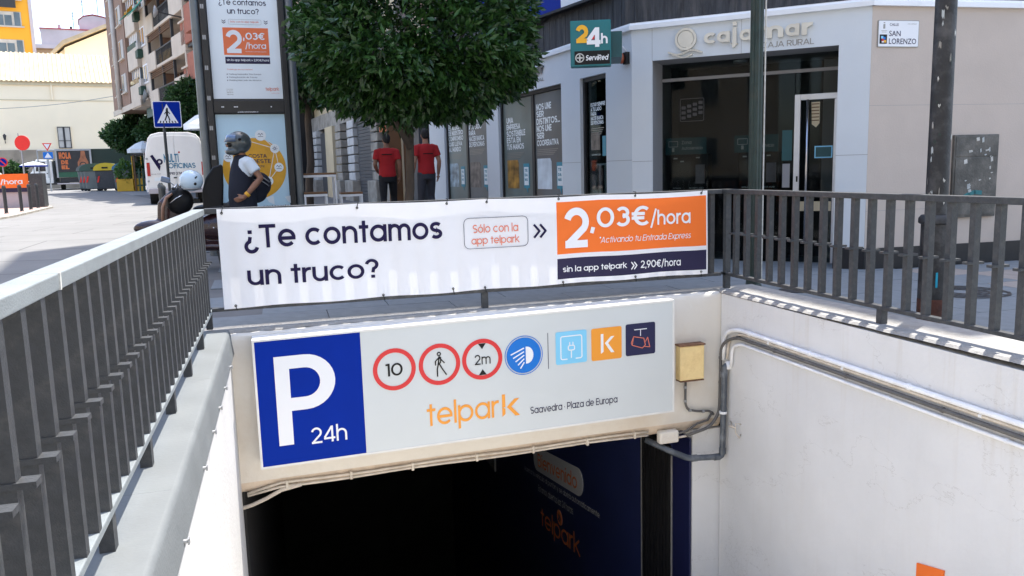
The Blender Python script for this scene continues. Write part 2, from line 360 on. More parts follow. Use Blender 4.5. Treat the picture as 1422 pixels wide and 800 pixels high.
class Frame:
    def __init__(s, o, ang): s.o = Vector(o); s.a = ang; s.M = Matrix.Translation(s.o) @ Matrix.Rotation(ang, 4, 'Z')
WORLD = Frame((0, 0, 0), 0)
OFF = {}
def props(o, label=None, cat=None, group=None, kind=None):
    if label: o['label'] = label
    if cat: o['category'] = cat
    if group: o['group'] = group
    if kind: o['kind'] = kind
def thing(name, label, cat, base=(0, 0, 0), frame=WORLD, group=None, kind=None):
    e = bpy.data.objects.new(name, None); COL.objects.link(e); e.empty_display_size = .2
    e.location = frame.M @ Vector(base); e.rotation_euler = (0, 0, frame.a)
    props(e, label, cat, group, kind); OFF[e.name] = Vector(base); return e
def root_of(o):
    while o.parent: o = o.parent
    return o
def build(name, mb, mt, parent=None, smooth=False, bevel=0, label=None, kind=None, frame=WORLD, cat=None, group=None, base=None, auto=None):
    """link an MB as one mesh object; the vertices are in the coordinates of the thing's frame"""
    me = bpy.data.meshes.new(name)
    if parent is not None: off = OFF[root_of(parent).name]
    else: off = Vector(base or (0, 0, 0))
    me.from_pydata([(v[0]-off.x, v[1]-off.y, v[2]-off.z) for v in mb.v], [], mb.f)
    for m_ in (mt if isinstance(mt, (list, tuple)) else [mt]): me.materials.append(M[m_])
    if isinstance(mt, (list, tuple)): me.polygons.foreach_set('material_index', mb.mi)
    if smooth: me.polygons.foreach_set('use_smooth', [True]*len(me.polygons))
    me.update()
    o = bpy.data.objects.new(name, me); COL.objects.link(o)
    if parent is not None: o.parent = parent
    else:
        o.location = frame.M @ off; o.rotation_euler = (0, 0, frame.a); OFF[o.name] = off
    if bevel:
        b = o.modifiers.new('bevel', 'BEVEL'); b.width = bevel; b.segments = 2; b.limit_method = 'ANGLE'; b.angle_limit = R(50)
    if auto:
        try: me.set_sharp_from_angle(angle=R(auto))
        except Exception: pass
    props(o, label, cat, group, kind); return o
def copy_tree(o, loc=None, rot=None, label=None, parent=None):
    c = o.copy(); COL.objects.link(c)
    if parent: c.parent = parent
    else:
        if loc: c.location = loc
        if rot is not None: c.rotation_euler = (0, 0, rot)
        OFF[c.name] = OFF.get(o.name, Vector())
    if label: c['label'] = label
    for ch in [x for x in bpy.data.objects if x.parent == o]: copy_tree(ch, parent=c)
    return c
def txt(s, x0, x1, z0, z1, y, mt, parent, name='lettering', bold=0, th=.002, shear=0, warp=None, italic=0):
    """text as real mesh whose outline box is x0..x1, z0..z1, standing on the plane y (facing -y)"""
    c = bpy.data.curves.new('t', 'FONT'); c.body = s; c.resolution_u = 3; c.offset = bold; c.shear = italic
    ob = bpy.data.objects.new('t', c); COL.objects.link(ob)
    dg = bpy.context.evaluated_depsgraph_get(); me0 = bpy.data.meshes.new_from_object(ob.evaluated_get(dg))
    vs = [v.co.copy() for v in me0.vertices]; fs = [tuple(p.vertices) for p in me0.polygons]
    bpy.data.objects.remove(ob); bpy.data.curves.remove(c); bpy.data.meshes.remove(me0)
    ax0 = min(v.x for v in vs); ax1 = max(v.x for v in vs); ay0 = min(v.y for v in vs); ay1 = max(v.y for v in vs)
    kx = (x1-x0)/(ax1-ax0); kz = (z1-z0)/(ay1-ay0)
    P = [(x0+(v.x-ax0)*kx, z0+(v.y-ay0)*kz) for v in vs]
    mb = MB(); yy = [y]*len(P)
    if shear: P = [(x, z+shear*(x-x0)) for x, z in P]
    if warp: yy = [y+warp(x, z) for x, z in P]
    mb.add([(x, q, z) for (x, z), q in zip(P, yy)], fs)
    return build(name, mb, mt, parent)

# ---------------------------------------------------------------- geometric sans lettering drawn from strokes
def _arc(cx, cy, rx, ry, a0, a1, n=None):
    n = n or max(4, int(abs(a1-a0)/15)); return [(cx+rx*math.cos(R(a0+(a1-a0)*i/n)), cy+ry*math.sin(R(a0+(a1-a0)*i/n))) for i in range(n+1)]
def glyph(ch, w):
    h = w/2; X = .54; A = .74; H = .70; r = X/2-h; m = X/2; D = -.20; rn = .185; o = h
    bowl = lambda cx: _arc(cx, m, r, r, 0, 360, 26)
    def c(*s, adv=None): return list(s), adv
    if ch in 'oó': s = [bowl(o+r)]; s += [[(o+r-.02, X+.05), (o+r+.07, X+.16)]] if ch == 'ó' else []; return c(*s, adv=2*r+w)
    if ch in 'aá': s = [bowl(o+r), [(o+2*r, 0), (o+2*r, X)]]; s += [[(o+r-.02, X+.05), (o+r+.07, X+.16)]] if ch == 'á' else []; return c(*s, adv=2*r+w)
    if ch in 'bp': return c(bowl(o+r), [(o, D if ch == 'p' else 0), (o, X if ch == 'p' else A)], adv=2*r+w)
    if ch in 'dq': return c(bowl(o+r), [(o+2*r, D if ch == 'q' else 0), (o+2*r, X if ch == 'q' else A)], adv=2*r+w)
    if ch == 'g': return c(bowl(o+r), [(o+2*r, X), (o+2*r, -.03)]+_arc(o+r, -.03, r, .17-h+.02, 0, -150), adv=2*r+w)
    if ch == 'c': return c(_arc(o+r, m, r, r, 45, 315), adv=1.85*r+w)
    if ch in 'eé': s = [_arc(o+r, m, r, r, 0, 318), [(o, m-.01), (o+2*r+h*.9, m-.01)]]; return c(*s, adv=2*r+w)
    if ch == 'n': return c([(o, 0), (o, X)], _arc(o+rn, X-h-rn, rn, rn, 180, 0)+[(o+2*rn, 0)], adv=2*rn+w)
    if ch == 'h': return c([(o, 0), (o, A)], _arc(o+rn, X-h-rn, rn, rn, 180, 0)+[(o+2*rn, 0)], adv=2*rn+w)
    if ch == 'u' or ch == 'ú': return c([(o+2*rn, X), (o+2*rn, 0)], [(o, X)]+_arc(o+rn, h+rn, rn, rn, 180, 360), adv=2*rn+w)
    if ch == 'm': k = .155; return c([(o, 0), (o, X)], _arc(o+k, X-h-k, k, k, 180, 0)+[(o+2*k, 0)], _arc(o+3*k, X-h-k, k, k, 180, 0)+[(o+4*k, 0)], adv=4*k+w)
    if ch == 'r': return c([(o, 0), (o, X)], _arc(o+rn, X-h-rn, rn, rn, 180, 78), adv=rn+w*.7)
    if ch == 't': return c([(o+.10, 0), (o+.10, .68)], [(0, X-h), (.30, X-h)], adv=.29)
    if ch == 'f': return c([(o+.09, 0), (o+.09, A-.13)]+_arc(o+.09+.12, A-.13, .12, .13-h, 180, 90), [(0, X-h), (.29, X-h)], adv=.28)
    if ch in 'lI|': return c([(o, 0), (o, A if ch != 'I' else H)], adv=w)
    if ch in 'ií': return c([(o, 0), (o, X)], [(o-h, X+.14), (o+h, X+.14)], adv=w)
    if ch == 'j': return c([(o+.05, X), (o+.05, -.08)]+_arc(o-.04, -.08, .09, .1, 0, -90), [(o+.05-h, X+.14), (o+.05+h, X+.14)], adv=w+.06)
    if ch == 'k': return c([(o, 0), (o, A)], [(.40, X), (o+.03, .24)], [(.14, .31), (.43, 0)], adv=.44)
    if ch == 'v': return c([(h*.8, X), (.24, h*.6)], [(.24, h*.6), (.48-h*.8, X)], adv=.48)
    if ch == 'w': return c([(h*.8, X), (.19, h)], [(.19, h), (.36, X-.02)], [(.36, X-.02), (.53, h)], [(.53, h), (.72-h, X)], adv=.72)
    if ch == 'x': return c([(h, 0), (.45-h, X)], [(h, X), (.45-h, 0)], adv=.45)
    if ch == 'y': return c([(h, X), (.24, .02)], [(.48-h, X), (.14, D)], adv=.48)
    if ch == 'z': return c([(0, X-h), (.40, X-h)], [(.38-h, X-h), (h, h)], [(0, h), (.42, h)], adv=.42)
    if ch in 'sS':
        T_ = X if ch == 's' else H; q = (T_-w)/4; k = .15 if ch == 's' else .19
        return c(_arc(h+k, T_-h-q, k, q, 35, 270)+_arc(h+k, h+q, k, q, 90, -145), adv=2*k+w)
    if ch == '0' or ch == 'O': rx = .23 if ch == '0' else .32; return c(_arc(h+rx, H/2, rx, H/2-h, 0, 360, 28), adv=2*rx+w)
    if ch == '1': return c([(.15, 0), (.15, H)], [(.16, H-h), (0, H-h-.02)], adv=.15+h)
    if ch == '2': return c(_arc(h+.185, H-h-.185, .185, .185, 165, -38, 16)+[(h+.02, h+.01)], [(h*.3, h), (.43+h*.6, h)], adv=.44+h)
    if ch == '3': return c(_arc(h+.17, H-h-.15, .165, .15, 150, -90, 14), _arc(h+.17, h+.175, .185, .175, 90, -150, 14), adv=.36+w)
    if ch == '4': return c([(.36, 0), (.36, H)], [(.35, H-h*.6), (h*.7, .17+h)], [(0, .17), (.48, .17)], adv=.48)
    if ch == '5': return c([(.40, H-h), (.08, H-h)], [(.09, H), (.07, .37)], _arc(h+.17, h+.19, .19, .19, 120, -145, 14), adv=.40+h)
    if ch == '6': return c(_arc(h+.19, h+.19, .19, .19, 0, 360, 24), [(h+.01, h+.24), (.29, H)], adv=.38+w)
    if ch == '9': return c(_arc(h+.19, H-h-.19, .19, .19, 0, 360, 24), [(h+.37, H-h-.24), (.17, 0)], adv=.38+w)
    if ch == '7': return c([(0, H-h), (.42, H-h)], [(.40, H-h), (.14, 0)], adv=.42)
    if ch == '8': return c(_arc(h+.17, H-h-.145, .15, .145, 0, 360, 22), _arc(h+.17, h+.18, .18, .18, 0, 360, 24), adv=.35+w)
    if ch == '€': return c(_arc(h+.31, H/2, .25, H/2-h, 48, 312, 20), [(0, H/2+.075), (.44, H/2+.075)], [(0, H/2-.075), (.42, H/2-.075)], adv=.54)
    if ch == '/': return c([(h, -.08), (.30, A)], adv=.30+h)
    if ch == '.': return c([(0, h), (w, h)], adv=w)
    if ch == ',': return c([(.09, .10), (.03, -.10)], adv=.11)
    if ch == '·': return c([(0, .27), (w, .27)], adv=w)
    if ch == '*': return c([(0, .62), (.2, .62)], [(.05, .71), (.15, .53)], [(.15, .71), (.05, .53)], adv=.2)
    if ch == '?': return c(_arc(.19, H-h-.155, .165, .155, 170, -70, 16)+[(.22, .20)], [(.22-h*1.15, h), (.22+h*1.15, h)], adv=.36+h)
    if ch == '¿': a, _ = glyph('?', w); return [[(.40-x, X-y) for x, y in s] for s in a], .40
    if ch == 'T': return c([(.25, 0), (.25, H)], [(0, H-h), (.50, H-h)], adv=.50)
    if ch == 'P': return c([(h, 0), (h, H)], [(h, H-h), (.27, H-h)]+_arc(.27, H-h-.19, .17, .19, 90, -90)[1:]+[(h, H-h-.38)], adv=.44+h)
    if ch == 'R': return c([(h, 0), (h, H)], [(h, H-h), (.27, H-h)]+_arc(.27, H-h-.18, .17, .18, 90, -90)[1:]+[(h, H-h-.36)], [(.25, .3), (.44, 0)], adv=.46+h)
    if ch == 'B': return c([(h, 0), (h, H)], [(h, H-h), (.25, H-h)]+_arc(.25, H-h-.14, .14, .14, 90, -90)[1:]+[(h, H-h-.28)], [(.25, H-h-.28)]+_arc(.27, (H-w-.28)/2+h, .17, (H-w-.28)/2, 90, -90)+[(h, h)], adv=.44+h)
    if ch == 'D': return c([(h, 0), (h, H)], [(h, H-h), (.22, H-h)]+_arc(.22, H/2, .27, H/2-h, 90, -90)[1:]+[(h, h)], adv=.50+h)
    if ch == 'A': return c([(h*.7, 0), (.30, H-h*.5)], [(.30, H-h*.5), (.60-h*.7, 0)], [(.13, .20), (.47, .20)], adv=.60)
    if ch == 'E': return c([(h, 0), (h, H)], [(h, H-h), (.42, H-h)], [(h, H/2), (.39, H/2)], [(h, h), (.42, h)], adv=.42)
    if ch == 'F': return c([(h, 0), (h, H)], [(h, H-h), (.42, H-h)], [(h, H/2), (.38, H/2)], adv=.40)
    if ch == 'L': return c([(h, 0), (h, H)], [(h, h), (.40, h)], adv=.40)
    if ch == 'N': return c([(h, 0), (h, H)], [(h, H-h), (.50-h, h)], [(.50-h, 0), (.50-h, H)], adv=.50)
    if ch == 'M': return c([(h, 0), (h, H)], [(h, H-h), (.32, .16)], [(.32, .16), (.64-h, H-h)], [(.64-h, 0), (.64-h, H)], adv=.64)
    if ch == 'U': return c([(h, H), (h, .22)]+_arc(h+.19, .22, .19, .22-h, 180, 360)+[(h+.38, H)], adv=.38+w)
    if ch == 'C': return c(_arc(h+.31, H/2, .31, H/2-h, 45, 315, 22), adv=.54+w)
    if ch == 'G': return c(_arc(h+.31, H/2, .31, H/2-h, 45, 350, 22), [(h+.31, H/2-.03), (h+.62, H/2-.03)], adv=.62+w)
    if ch == 'H': return c([(h, 0), (h, H)], [(.50-h, 0), (.50-h, H)], [(h, H/2), (.50-h, H/2)], adv=.50)
    if ch == 'V': return c([(h*.7, H), (.28, h)], [(.28, h), (.56-h*.7, H)], adv=.56)
    if ch == 'Q': return c(_arc(h+.32, H/2, .32, H/2-h, 0, 360, 26), [(.42, .2), (.62, -.02)], adv=.64+w)
    if ch == 'J': return c([(.28, H), (.28, .17)]+_arc(.15, .17, .13, .17-h, 0, -150), adv=.28+h)
    if ch == 'Z': return c([(0, H-h), (.46, H-h)], [(.44-h, H-h), (h, h)], [(0, h), (.48, h)], adv=.48)
    if ch == 'K': return c([(h, 0), (h, H)], [(.45, H), (h, .28)], [(.18, .38), (.48, 0)], adv=.48)
    if ch == '»': return c([(0, .48), (.16, .27), (0, .06)], [(.19, .48), (.35, .27), (.19, .06)], adv=.4)
    return None
def _ribbon(pts, w):
    """flat strip of width w along a polyline, with mitred corners"""
    closed = len(pts) > 8 and math.hypot(pts[0][0]-pts[-1][0], pts[0][1]-pts[-1][1]) < 1e-6
    if closed: pts = pts[:-1]
    n = len(pts); P = [Vector((p[0], p[1])) for p in pts]; L_ = []; Rr = []
    for i in range(n):
        a = P[i-1] if (i > 0 or closed) else None; b = P[(i+1) % n] if (i < n-1 or closed) else None
        d0 = (P[i]-a).normalized() if a is not None else None; d1 = (b-P[i]).normalized() if b is not None else None
        d0 = d0 or d1; d1 = d1 or d0
        t = (d0+d1).normalized() if (d0+d1).length > 1e-4 else d0
        nrm = Vector((-t.y, t.x)); k = w/2/max(.55, t.dot(d0)); L_.append(P[i]+nrm*k); Rr.append(P[i]-nrm*k)
    vs = L_+Rr; fs = []
    for i in range(n if closed else n-1): j = (i+1) % n; fs.append((i, n+i, n+j, j))
    return vs, fs
def gtxt(s, x0, x1, z0, z1, y, mt, parent, w=.10, warp=None, italic=0, sp=.055, name='lettering', shear=0):
    X = 0; V = []; F = []; Ly = []; q = 0
    for ch in s:
        if ch == ' ': X += .24; continue
        g = glyph(ch, w)
        if g is None: continue
        for st_ in g[0]:
            vs, fs = _ribbon(st_, w); o = len(V); q += 1
            V += [(v.x+X+italic*v.y, v.y) for v in vs]; Ly += [(q % 3)]*len(vs); F += [tuple(i+o for i in f) for f in fs]
        X += g[1]+sp*(1 if w < .12 else .8)
    ax0 = min(v[0] for v in V); ax1 = max(v[0] for v in V); ay0 = min(v[1] for v in V); ay1 = max(v[1] for v in V)
    kx = (x1-x0)/(ax1-ax0); kz = (z1-z0)/(ay1-ay0); mb = MB(); out = []
    for (a, b), l in zip(V, Ly):
        x = x0+(a-ax0)*kx; z = z0+(b-ay0)*kz+shear*((a-ax0)*kx); yy_ = y-l*.00022+(warp(x, z) if warp else 0); out.append((x, yy_, z))
    mb.add(out, F); return build(name, mb, mt, parent)

def sstep(t): t = min(1, max(0, t)); return t*t*(3-2*t)
def G(y): return .35*sstep((y-8)/9)+.0075*max(0, y-14)
# ================================================================ ground, road, pavements
def sheet(name, xs, ys, dz, mt, hole=None, base=(0, 0, 0)):
    mb = MB(); idx = {}
    for j, y in enumerate(ys):
        for i, x in enumerate(xs):
            idx[i, j] = len(mb.v); mb.v.append((x, y, G(y)+dz))
    for j in range(len(ys)-1):
        for i in range(len(xs)-1):
            cx, cy = (xs[i]+xs[i+1])/2, (ys[j]+ys[j+1])/2
            if hole and hole(cx, cy): continue
            mb.f.append((idx[i, j], idx[i+1, j], idx[i+1, j+1], idx[i, j+1])); mb.mi.append(0)
    return build(name, mb, mt, kind='structure')
ys = [-200, -60, -20, -.9, 1, 3, 5, 7.25, 8]+[8+.6*k for k in range(1, 16)]+[20, 24, 30, 40, 50, 60, 75, 100, 150, 300, 900]
sheet('ground', [-900, -200, -60, -20, -8, -.9, 1.5, 4.62, 8, 20, 60, 200, 900], ys, -.012, 'ground',
      hole=lambda x, y: -.9 < x < 4.62 and -.9 < y < 7.25)
def strip(name, edge_l, edge_r, yy, dz, mt, parent=None):
    mb = MB()
    for y in yy: mb.v += [(edge_l(y), y, G(y)+dz), (edge_r(y), y, G(y)+dz)]
    for j in range(len(yy)-1): mb.f.append((2*j, 2*j+1, 2*j+3, 2*j+2)); mb.mi.append(0)
    return build(name, mb, mt, parent, kind='structure')
def redge(y):   # right kerb line of the street
    return np.interp(y, [-30, 7.25, 14, 20, 30, 50, 75], [-.91, -.91, -1.5, -2.0, -3.6, -8.6, -14])
def ledge(y):   # left kerb line
    return np.interp(y, [-30, 18, 24, 30, 36, 75], [-7.2, -7.2, -6.9, -7.4, -9.5, -24])
yy = [-30, -10, 0, 7.2]+[8+.6*k for k in range(0, 20)]+[22, 26, 30, 36, 42, 50, 60, 72]
strip('road', ledge, redge, yy, -.006, 'road')
_m = M['road']; _N = _m.node_tree.nodes; _L = _m.node_tree.links; _p = _N['Principled BSDF']; _src = _p.inputs['Base Color'].links[0].from_socket
_b = _N.new('ShaderNodeTexBrick'); _b.inputs['Scale'].default_value = .22; _b.inputs['Mortar Size'].default_value = .004; _b.inputs['Color1'].default_value = (1, 1, 1, 1); _b.inputs['Color2'].default_value = (.93, .93, .93, 1); _b.inputs['Mortar'].default_value = (.55, .55, .55, 1)
_t = _N.new('ShaderNodeTexCoord'); _mp = _N.new('ShaderNodeMapping'); _mp.inputs['Rotation'].default_value = (0, 0, .12); _L.new(_t.outputs['Object'], _mp.inputs[0]); _L.new(_mp.outputs[0], _b.inputs[0])
_x = _N.new('ShaderNodeMixRGB'); _x.blend_type = 'MULTIPLY'; _x.inputs[0].default_value = 1; _L.new(_src, _x.inputs[1]); _L.new(_b.outputs[0], _x.inputs[2]); _L.new(_x.outputs[0], _p.inputs['Base Color'])
strip('pavement', lambda y: ledge(y)-9, ledge, [18, 20, 22, 24, 27, 30, 33, 36, 42, 50], .03, 'pink_pave')
# low kerb stones of the left pavement
mb = MB()
for y in range(18, 36):
    x0, x1 = ledge(y), ledge(y+1)
    mb.add([(x0, y, G(y)-.05), (x0+.12, y, G(y)-.05), (x1+.12, y+.99, G(y+1)-.05), (x1, y+.99, G(y+1)-.05),
            (x0, y, G(y)+.05), (x0+.12, y, G(y)+.05), (x1+.12, y+.99, G(y+1)+.05), (x1, y+.99, G(y+1)+.05)],
           [(0, 3, 2, 1), (4, 5, 6, 7), (0, 1, 5, 4), (1, 2, 6, 5), (2, 3, 7, 6), (3, 0, 4, 7)])
build('kerb', mb, 'stone', kind='structure')
# plaza paving of separate slabs
plaza = strip('plaza_pavement', lambda y: redge(y)+.02, lambda y: 12.0, [7.26, 8]+[8+.6*k for k in range(1, 16)]+[20, 26, 34, 44], -.004, 'pave_base')
OFF[plaza.name] = Vector((0, 0, 0))
east = build('pavement', MB().add([(4.63, -6, -.004), (14, -6, -.004), (14, 7.24, -.004), (4.63, 7.24, -.004)], [(0, 1, 2, 3)]), 'pave_base', kind='structure')
slab_me = {}
def slab(x, y, w, d, z, slope, parent, warm=False):
    key = (round(w, 2), round(d, 2), warm)
    if key not in slab_me:
        mb = MB().box(.004, w-.004, .004, d-.004, -.02, 0)
        me = bpy.data.meshes.new('paving_slab'); me.from_pydata(mb.v, [], mb.f); me.materials.append(M['paving_warm' if warm else 'paving']); slab_me[key] = me
    o = bpy.data.objects.new('paving_slab', slab_me[key]); COL.objects.link(o); o.parent = parent
    o.location = (x, y, z+.012+random.uniform(-.0012, .0012)); o.rotation_euler = (math.atan(slope), 0, 0)
def in_bank(x, y):
    if y < 7.95: return False
    if x < 6.6: return (x-6.61)*.659+(y-8.03)*.752 > .15 if y < 9.95 else x > 4.5-.127*(y-9.9)
    return True
row = 0; y = 7.27
while y < 14.5:
    x = -.85 + (-.6 if row % 2 else 0)
    while x < 7.6:
        w = 1.2
        if x+w > redge(y)+.5 and not in_bank(x+.6, y+.3) and x > redge(y)-.1:
            slab(x, y, w, .62, G(y), (G(y+.62)-G(y))/.62, plaza)
        x += w
    y += .62; row += 1
row = 0; y = 1.6
while y < 7.8:
    x = 4.66 + (.45 if row % 2 else 0)
    if row % 2: slab(4.66, y, .45, .62, 0, 0, east)
    while x < 10.5:
        warm = x > 6.9
        if not (y > 7.25 and x < 6.6): slab(x, y, .9, .62, 0, 0, east, warm)
        x += .9
    y += .62; row += 1

# ================================================================ ramp: walls, coping, floor, garage
fl = MB()
prof = [(-6, -.005), (-.9, -.005), (0, -.35), (7, -3.3), (14, -8.0), (20, -11.0)]
for a, b in zip(prof[:-1], prof[1:]):
    if a[0] < -.8: continue
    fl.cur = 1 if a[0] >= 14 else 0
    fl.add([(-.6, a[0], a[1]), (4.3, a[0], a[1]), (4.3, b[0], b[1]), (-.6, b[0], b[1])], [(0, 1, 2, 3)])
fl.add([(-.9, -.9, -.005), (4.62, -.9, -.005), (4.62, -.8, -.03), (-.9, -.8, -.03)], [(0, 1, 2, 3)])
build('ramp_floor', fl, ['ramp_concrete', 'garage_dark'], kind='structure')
# right retaining wall
rw = thing('retaining_wall', 'long white painted ramp wall on the right, stained, with conduits along it', 'wall', (4.14, 3, -1))
build('wall_face', MB().add([(4.14, -.9, .06), (4.14, 7.05, .03), (4.14, 7.05, -3.2), (4.14, -.9, -.5), (4.50, -.9, .05), (4.50, 7.3, .02), (4.50, 7.3, -3.2), (4.50, -.9, -.5)],
      [(0, 1, 2, 3), (4, 7, 6, 5), (0, 4, 5, 1), (3, 2, 6, 7), (0, 3, 7, 4), (1, 5, 6, 2)]), 'wall_white', rw)
mb = MB(); n = 60; prng = random.Random(3)
for k in range(n+1):                       # cement coping with a ragged inner edge
    y = -.9+(7.25+.9)*k/n; x0 = 4.135+prng.uniform(-.008, .010); zt = .055+.045*(1-sstep((y-3)/4.2))
    mb.v += [(x0, y, zt-.018), (x0+.02, y, zt+prng.uniform(-.004, .004)), (4.60+prng.uniform(-.006, .006), y, zt+.012), (4.62, y, -.02)]
for k in range(n):
    for q in range(3): mb.f.append((4*k+q, 4*k+4+q, 4*k+5+q, 4*k+1+q)); mb.mi.append(0)
build('coping', mb, 'curb_cement', rw)
# left retaining wall with a broad grey coping folded over its inner edge
lw = thing('retaining_wall', 'sunlit white ramp wall under the broad grey coping on the left', 'wall', (-.5, 3, -1))
build('wall_face', MB().add([(-.49, -.9, -.02), (-.49, 6.99, -.02), (-.49, 6.99, -3.2), (-.49, -.9, -.5), (-.8, -.9, -.02), (-.8, 6.99, -.02), (-.8, 6.99, -3.2), (-.8, -.9, -.5)],
      [(0, 1, 2, 3), (4, 7, 6, 5), (0, 4, 5, 1), (3, 2, 6, 7), (0, 3, 7, 4), (1, 5, 6, 2)]), 'wall_lit', lw)
mb = MB(); pr = [(-.915, -.02), (-.915, .035), (-.9, .05), (-.512, .05), (-.50, .046), (-.488, .036), (-.482, .02), (-.474, -.06), (-.462, -.155), (-.475, -.158), (-.489, -.1)]
yk = [-.9, 1.2, 1.202, 3.4, 3.402, 5.3, 5.302, 7.0]
for k, y in enumerate(yk):
    wob = .0015*(k % 2); mb.v += [(p[0], y, p[1]-wob) for p in pr]
for k in range(len(yk)-1):
    for q in range(len(pr)-1): mb.f.append((len(pr)*k+q, len(pr)*k+q+1, len(pr)*(k+1)+q+1, len(pr)*(k+1)+q)); mb.mi.append(0)
mb.f.append(tuple(len(pr)*(len(yk)-1)+q for q in range(len(pr)))); mb.mi.append(0)
build('coping', mb, 'curb_grey', lw, smooth=True, auto=35)
for y in (2.35, 3.3, 4.15, 4.75, 5.25, 5.75, 6.4):
    b = MB().tube([(-.472, y, -.135), (-.445, y, -.135)], .009, 8); b.box(-.45, -.443, y-.012, y+.012, -.147, -.123)
    build('bolt', b, 'galv', lw)

# front wall frame: x runs along the wall from the left corner post, y points away from the ramp
FA = math.atan2(.083, 4.864); FRONT = Frame((-.617, 7.106, 0), FA)
def tz(u): return -.004+.0098*u          # the beam rises slightly towards the right
fb = thing('entrance_beam', 'cream painted concrete beam over the garage entrance, with grime and painted warm bounce along its lower edge', 'wall', (2.4, 0, -1.4), FRONT)
mb = MB(); nx = 70; sec = [(.16, .0), (.10, .004), (-.095, .002), (-.115, -.012), (-.12, -.05), (-.12, -1.29), (-.112, -1.345), (-.085, -1.385), (-.03, -1.40), (.30, -1.40)]
for i in range(nx+1):
    u = .115+(4.765-.115)*i/nx
    for j, (a, z) in enumerate(sec):
        rz = prng.uniform(-.007, .007) if j in (7, 8) else (prng.uniform(-.004, .004) if j in (2, 3) else 0)
        mb.v.append((u, a+(prng.uniform(-.005, .005) if j in (2, 3) else 0), z+tz(u)+rz))
ns = len(sec)
for i in range(nx):
    for j in range(ns-1):
        if i/nx*4.65+.115 > 4.36 and j >= 9: continue
        mb.cur = 1 if j >= 5 and j <= 8 else 0
        mb.f.append((i*ns+j, i*ns+j+1, (i+1)*ns+j+1, (i+1)*ns+j)); mb.mi.append(mb.cur)
for e in (0, nx): mb.f.append(tuple(e*ns+j for j in range(ns))); mb.mi.append(0)
build('beam_face', mb, ['beam_paint', 'beam_edge'], fb, smooth=True, auto=40)
mb = MB(); zc = .016
for i in range(nx+1):
    u = -.30+(5.25+.30)*i/nx; mb.v += [(u, -.05+prng.uniform(-.012, .012), tz(u)+.006), (u, -.03+prng.uniform(-.01, .01), .028+.004*u), (u, .135+prng.uniform(-.012, .012), .034+.004*u), (u, .15, -.015)]
for i in range(nx):
    for j in range(3): mb.f.append((4*i+j, 4*i+4+j, 4*i+5+j, 4*i+1+j)); mb.mi.append(0)
build('coping', mb, 'curb_cement', fb)
# right jamb below the beam
build('jamb', MB().box(4.45, 4.79, -.12, .25, -3.3, -1.36), 'wall_white', fb)

# garage inside
gi = thing('garage_wall', 'dark navy wall inside the garage with orange lettering and a black rubber seal', 'wall', (3.9, 10, -4))
build('wall_face', MB().box(3.83, 4.0, 7.25, 20, -12, -1.2), 'garage_navy', gi)
build('jamb_panel', MB().box(3.805, 3.8255, 7.07, 7.44, -4.5, -1.44), 'garage_navy_dark', gi)
for yc in np.linspace(7.53, 8.14, 9): build('seal_rib', MB().box(3.79, 3.829, yc-.026, yc+.026, -6, -1.66), 'rubber', gi)
for yc in (7.46, 8.215): build('seal_edge', MB().box(3.80, 3.829, yc-.011, yc+.011, -6, -1.75), 'curb_cement', gi)
INT = Frame((3.83, 0, 0), R(-90))     # faces -x; local x = -world y
OFFI = thing('welcome_lettering', 'orange telpark lettering and welcome words stuck on the navy garage wall', 'lettering', (-11, -.01, -4), INT)
# local x = -y, local z = z, so the words read along decreasing world y
def lrow(s, y0, y1, zc0, h, mt, w=.09): # from world y0 (far) to y1 (near); the words climb with the ramp
    gtxt(s, -y0, -y1, zc0, zc0+h, -.012, mt, OFFI, w=w, shear=.17)
mb = MB().rrect(-12.55, -10.2, -.21, .21, .2, -.008, -.001); mb.v = [(x, y, z-3.48+.17*(x+12.3)) for x, y, z in mb.v]; build('pill_panel', mb, 'white', OFFI)
lrow('Bienvenido', 12.3, 10.42, -3.60, .24, 'terracotta_text', .10)
lrow('Acerca tu vehículo al portón y se abrirá automáticamente.', 13.1, 9.55, -3.98, .12, 'white')
lrow('Estamos abiertos las 24 horas.', 12.3, 10.6, -4.03, .12, 'white')
build('round_mark', MB().disc((-11.25, -4.06), .12, -.008, -.001), 'terracotta_text', OFFI)
txt('»', -11.32, -11.18, -4.12, -4.01, -.012, 'garage_navy', OFFI, bold=.02)
lrow('telpark', 12.2, 10.33, -4.68, .42, 'terracotta_text', .085)
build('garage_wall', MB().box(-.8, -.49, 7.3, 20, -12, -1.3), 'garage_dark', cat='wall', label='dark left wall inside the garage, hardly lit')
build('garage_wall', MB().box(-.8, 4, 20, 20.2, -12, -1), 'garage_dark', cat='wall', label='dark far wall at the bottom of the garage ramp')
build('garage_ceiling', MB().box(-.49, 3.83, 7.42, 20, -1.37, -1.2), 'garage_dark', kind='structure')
build('pale_panel', MB().box(3.80, 3.829, 15.2, 16.4, -4.75, -3.6), 'grey_panel', cat='board', label='added pale grey panel deep inside the garage above the ramp')  # added panel standing in for a pale surface farther inside

# ================================================================ railings
LH = .05
def handrail(name, mb, T): build(name, mb, 'steel', T, bevel=.004)
bar_me = {}
def shared(name, key, mb_fn, mt, parent, loc):
    if key not in bar_me:
        mb = mb_fn(); me = bpy.data.meshes.new(name); me.from_pydata(mb.v, [], mb.f); me.materials.append(M[mt]); bar_me[key] = me
    o = bpy.data.objects.new(name, bar_me[key]); COL.objects.link(o); o.parent = parent
    o.location = Vector(loc)-OFF[root_of(parent).name]; return o
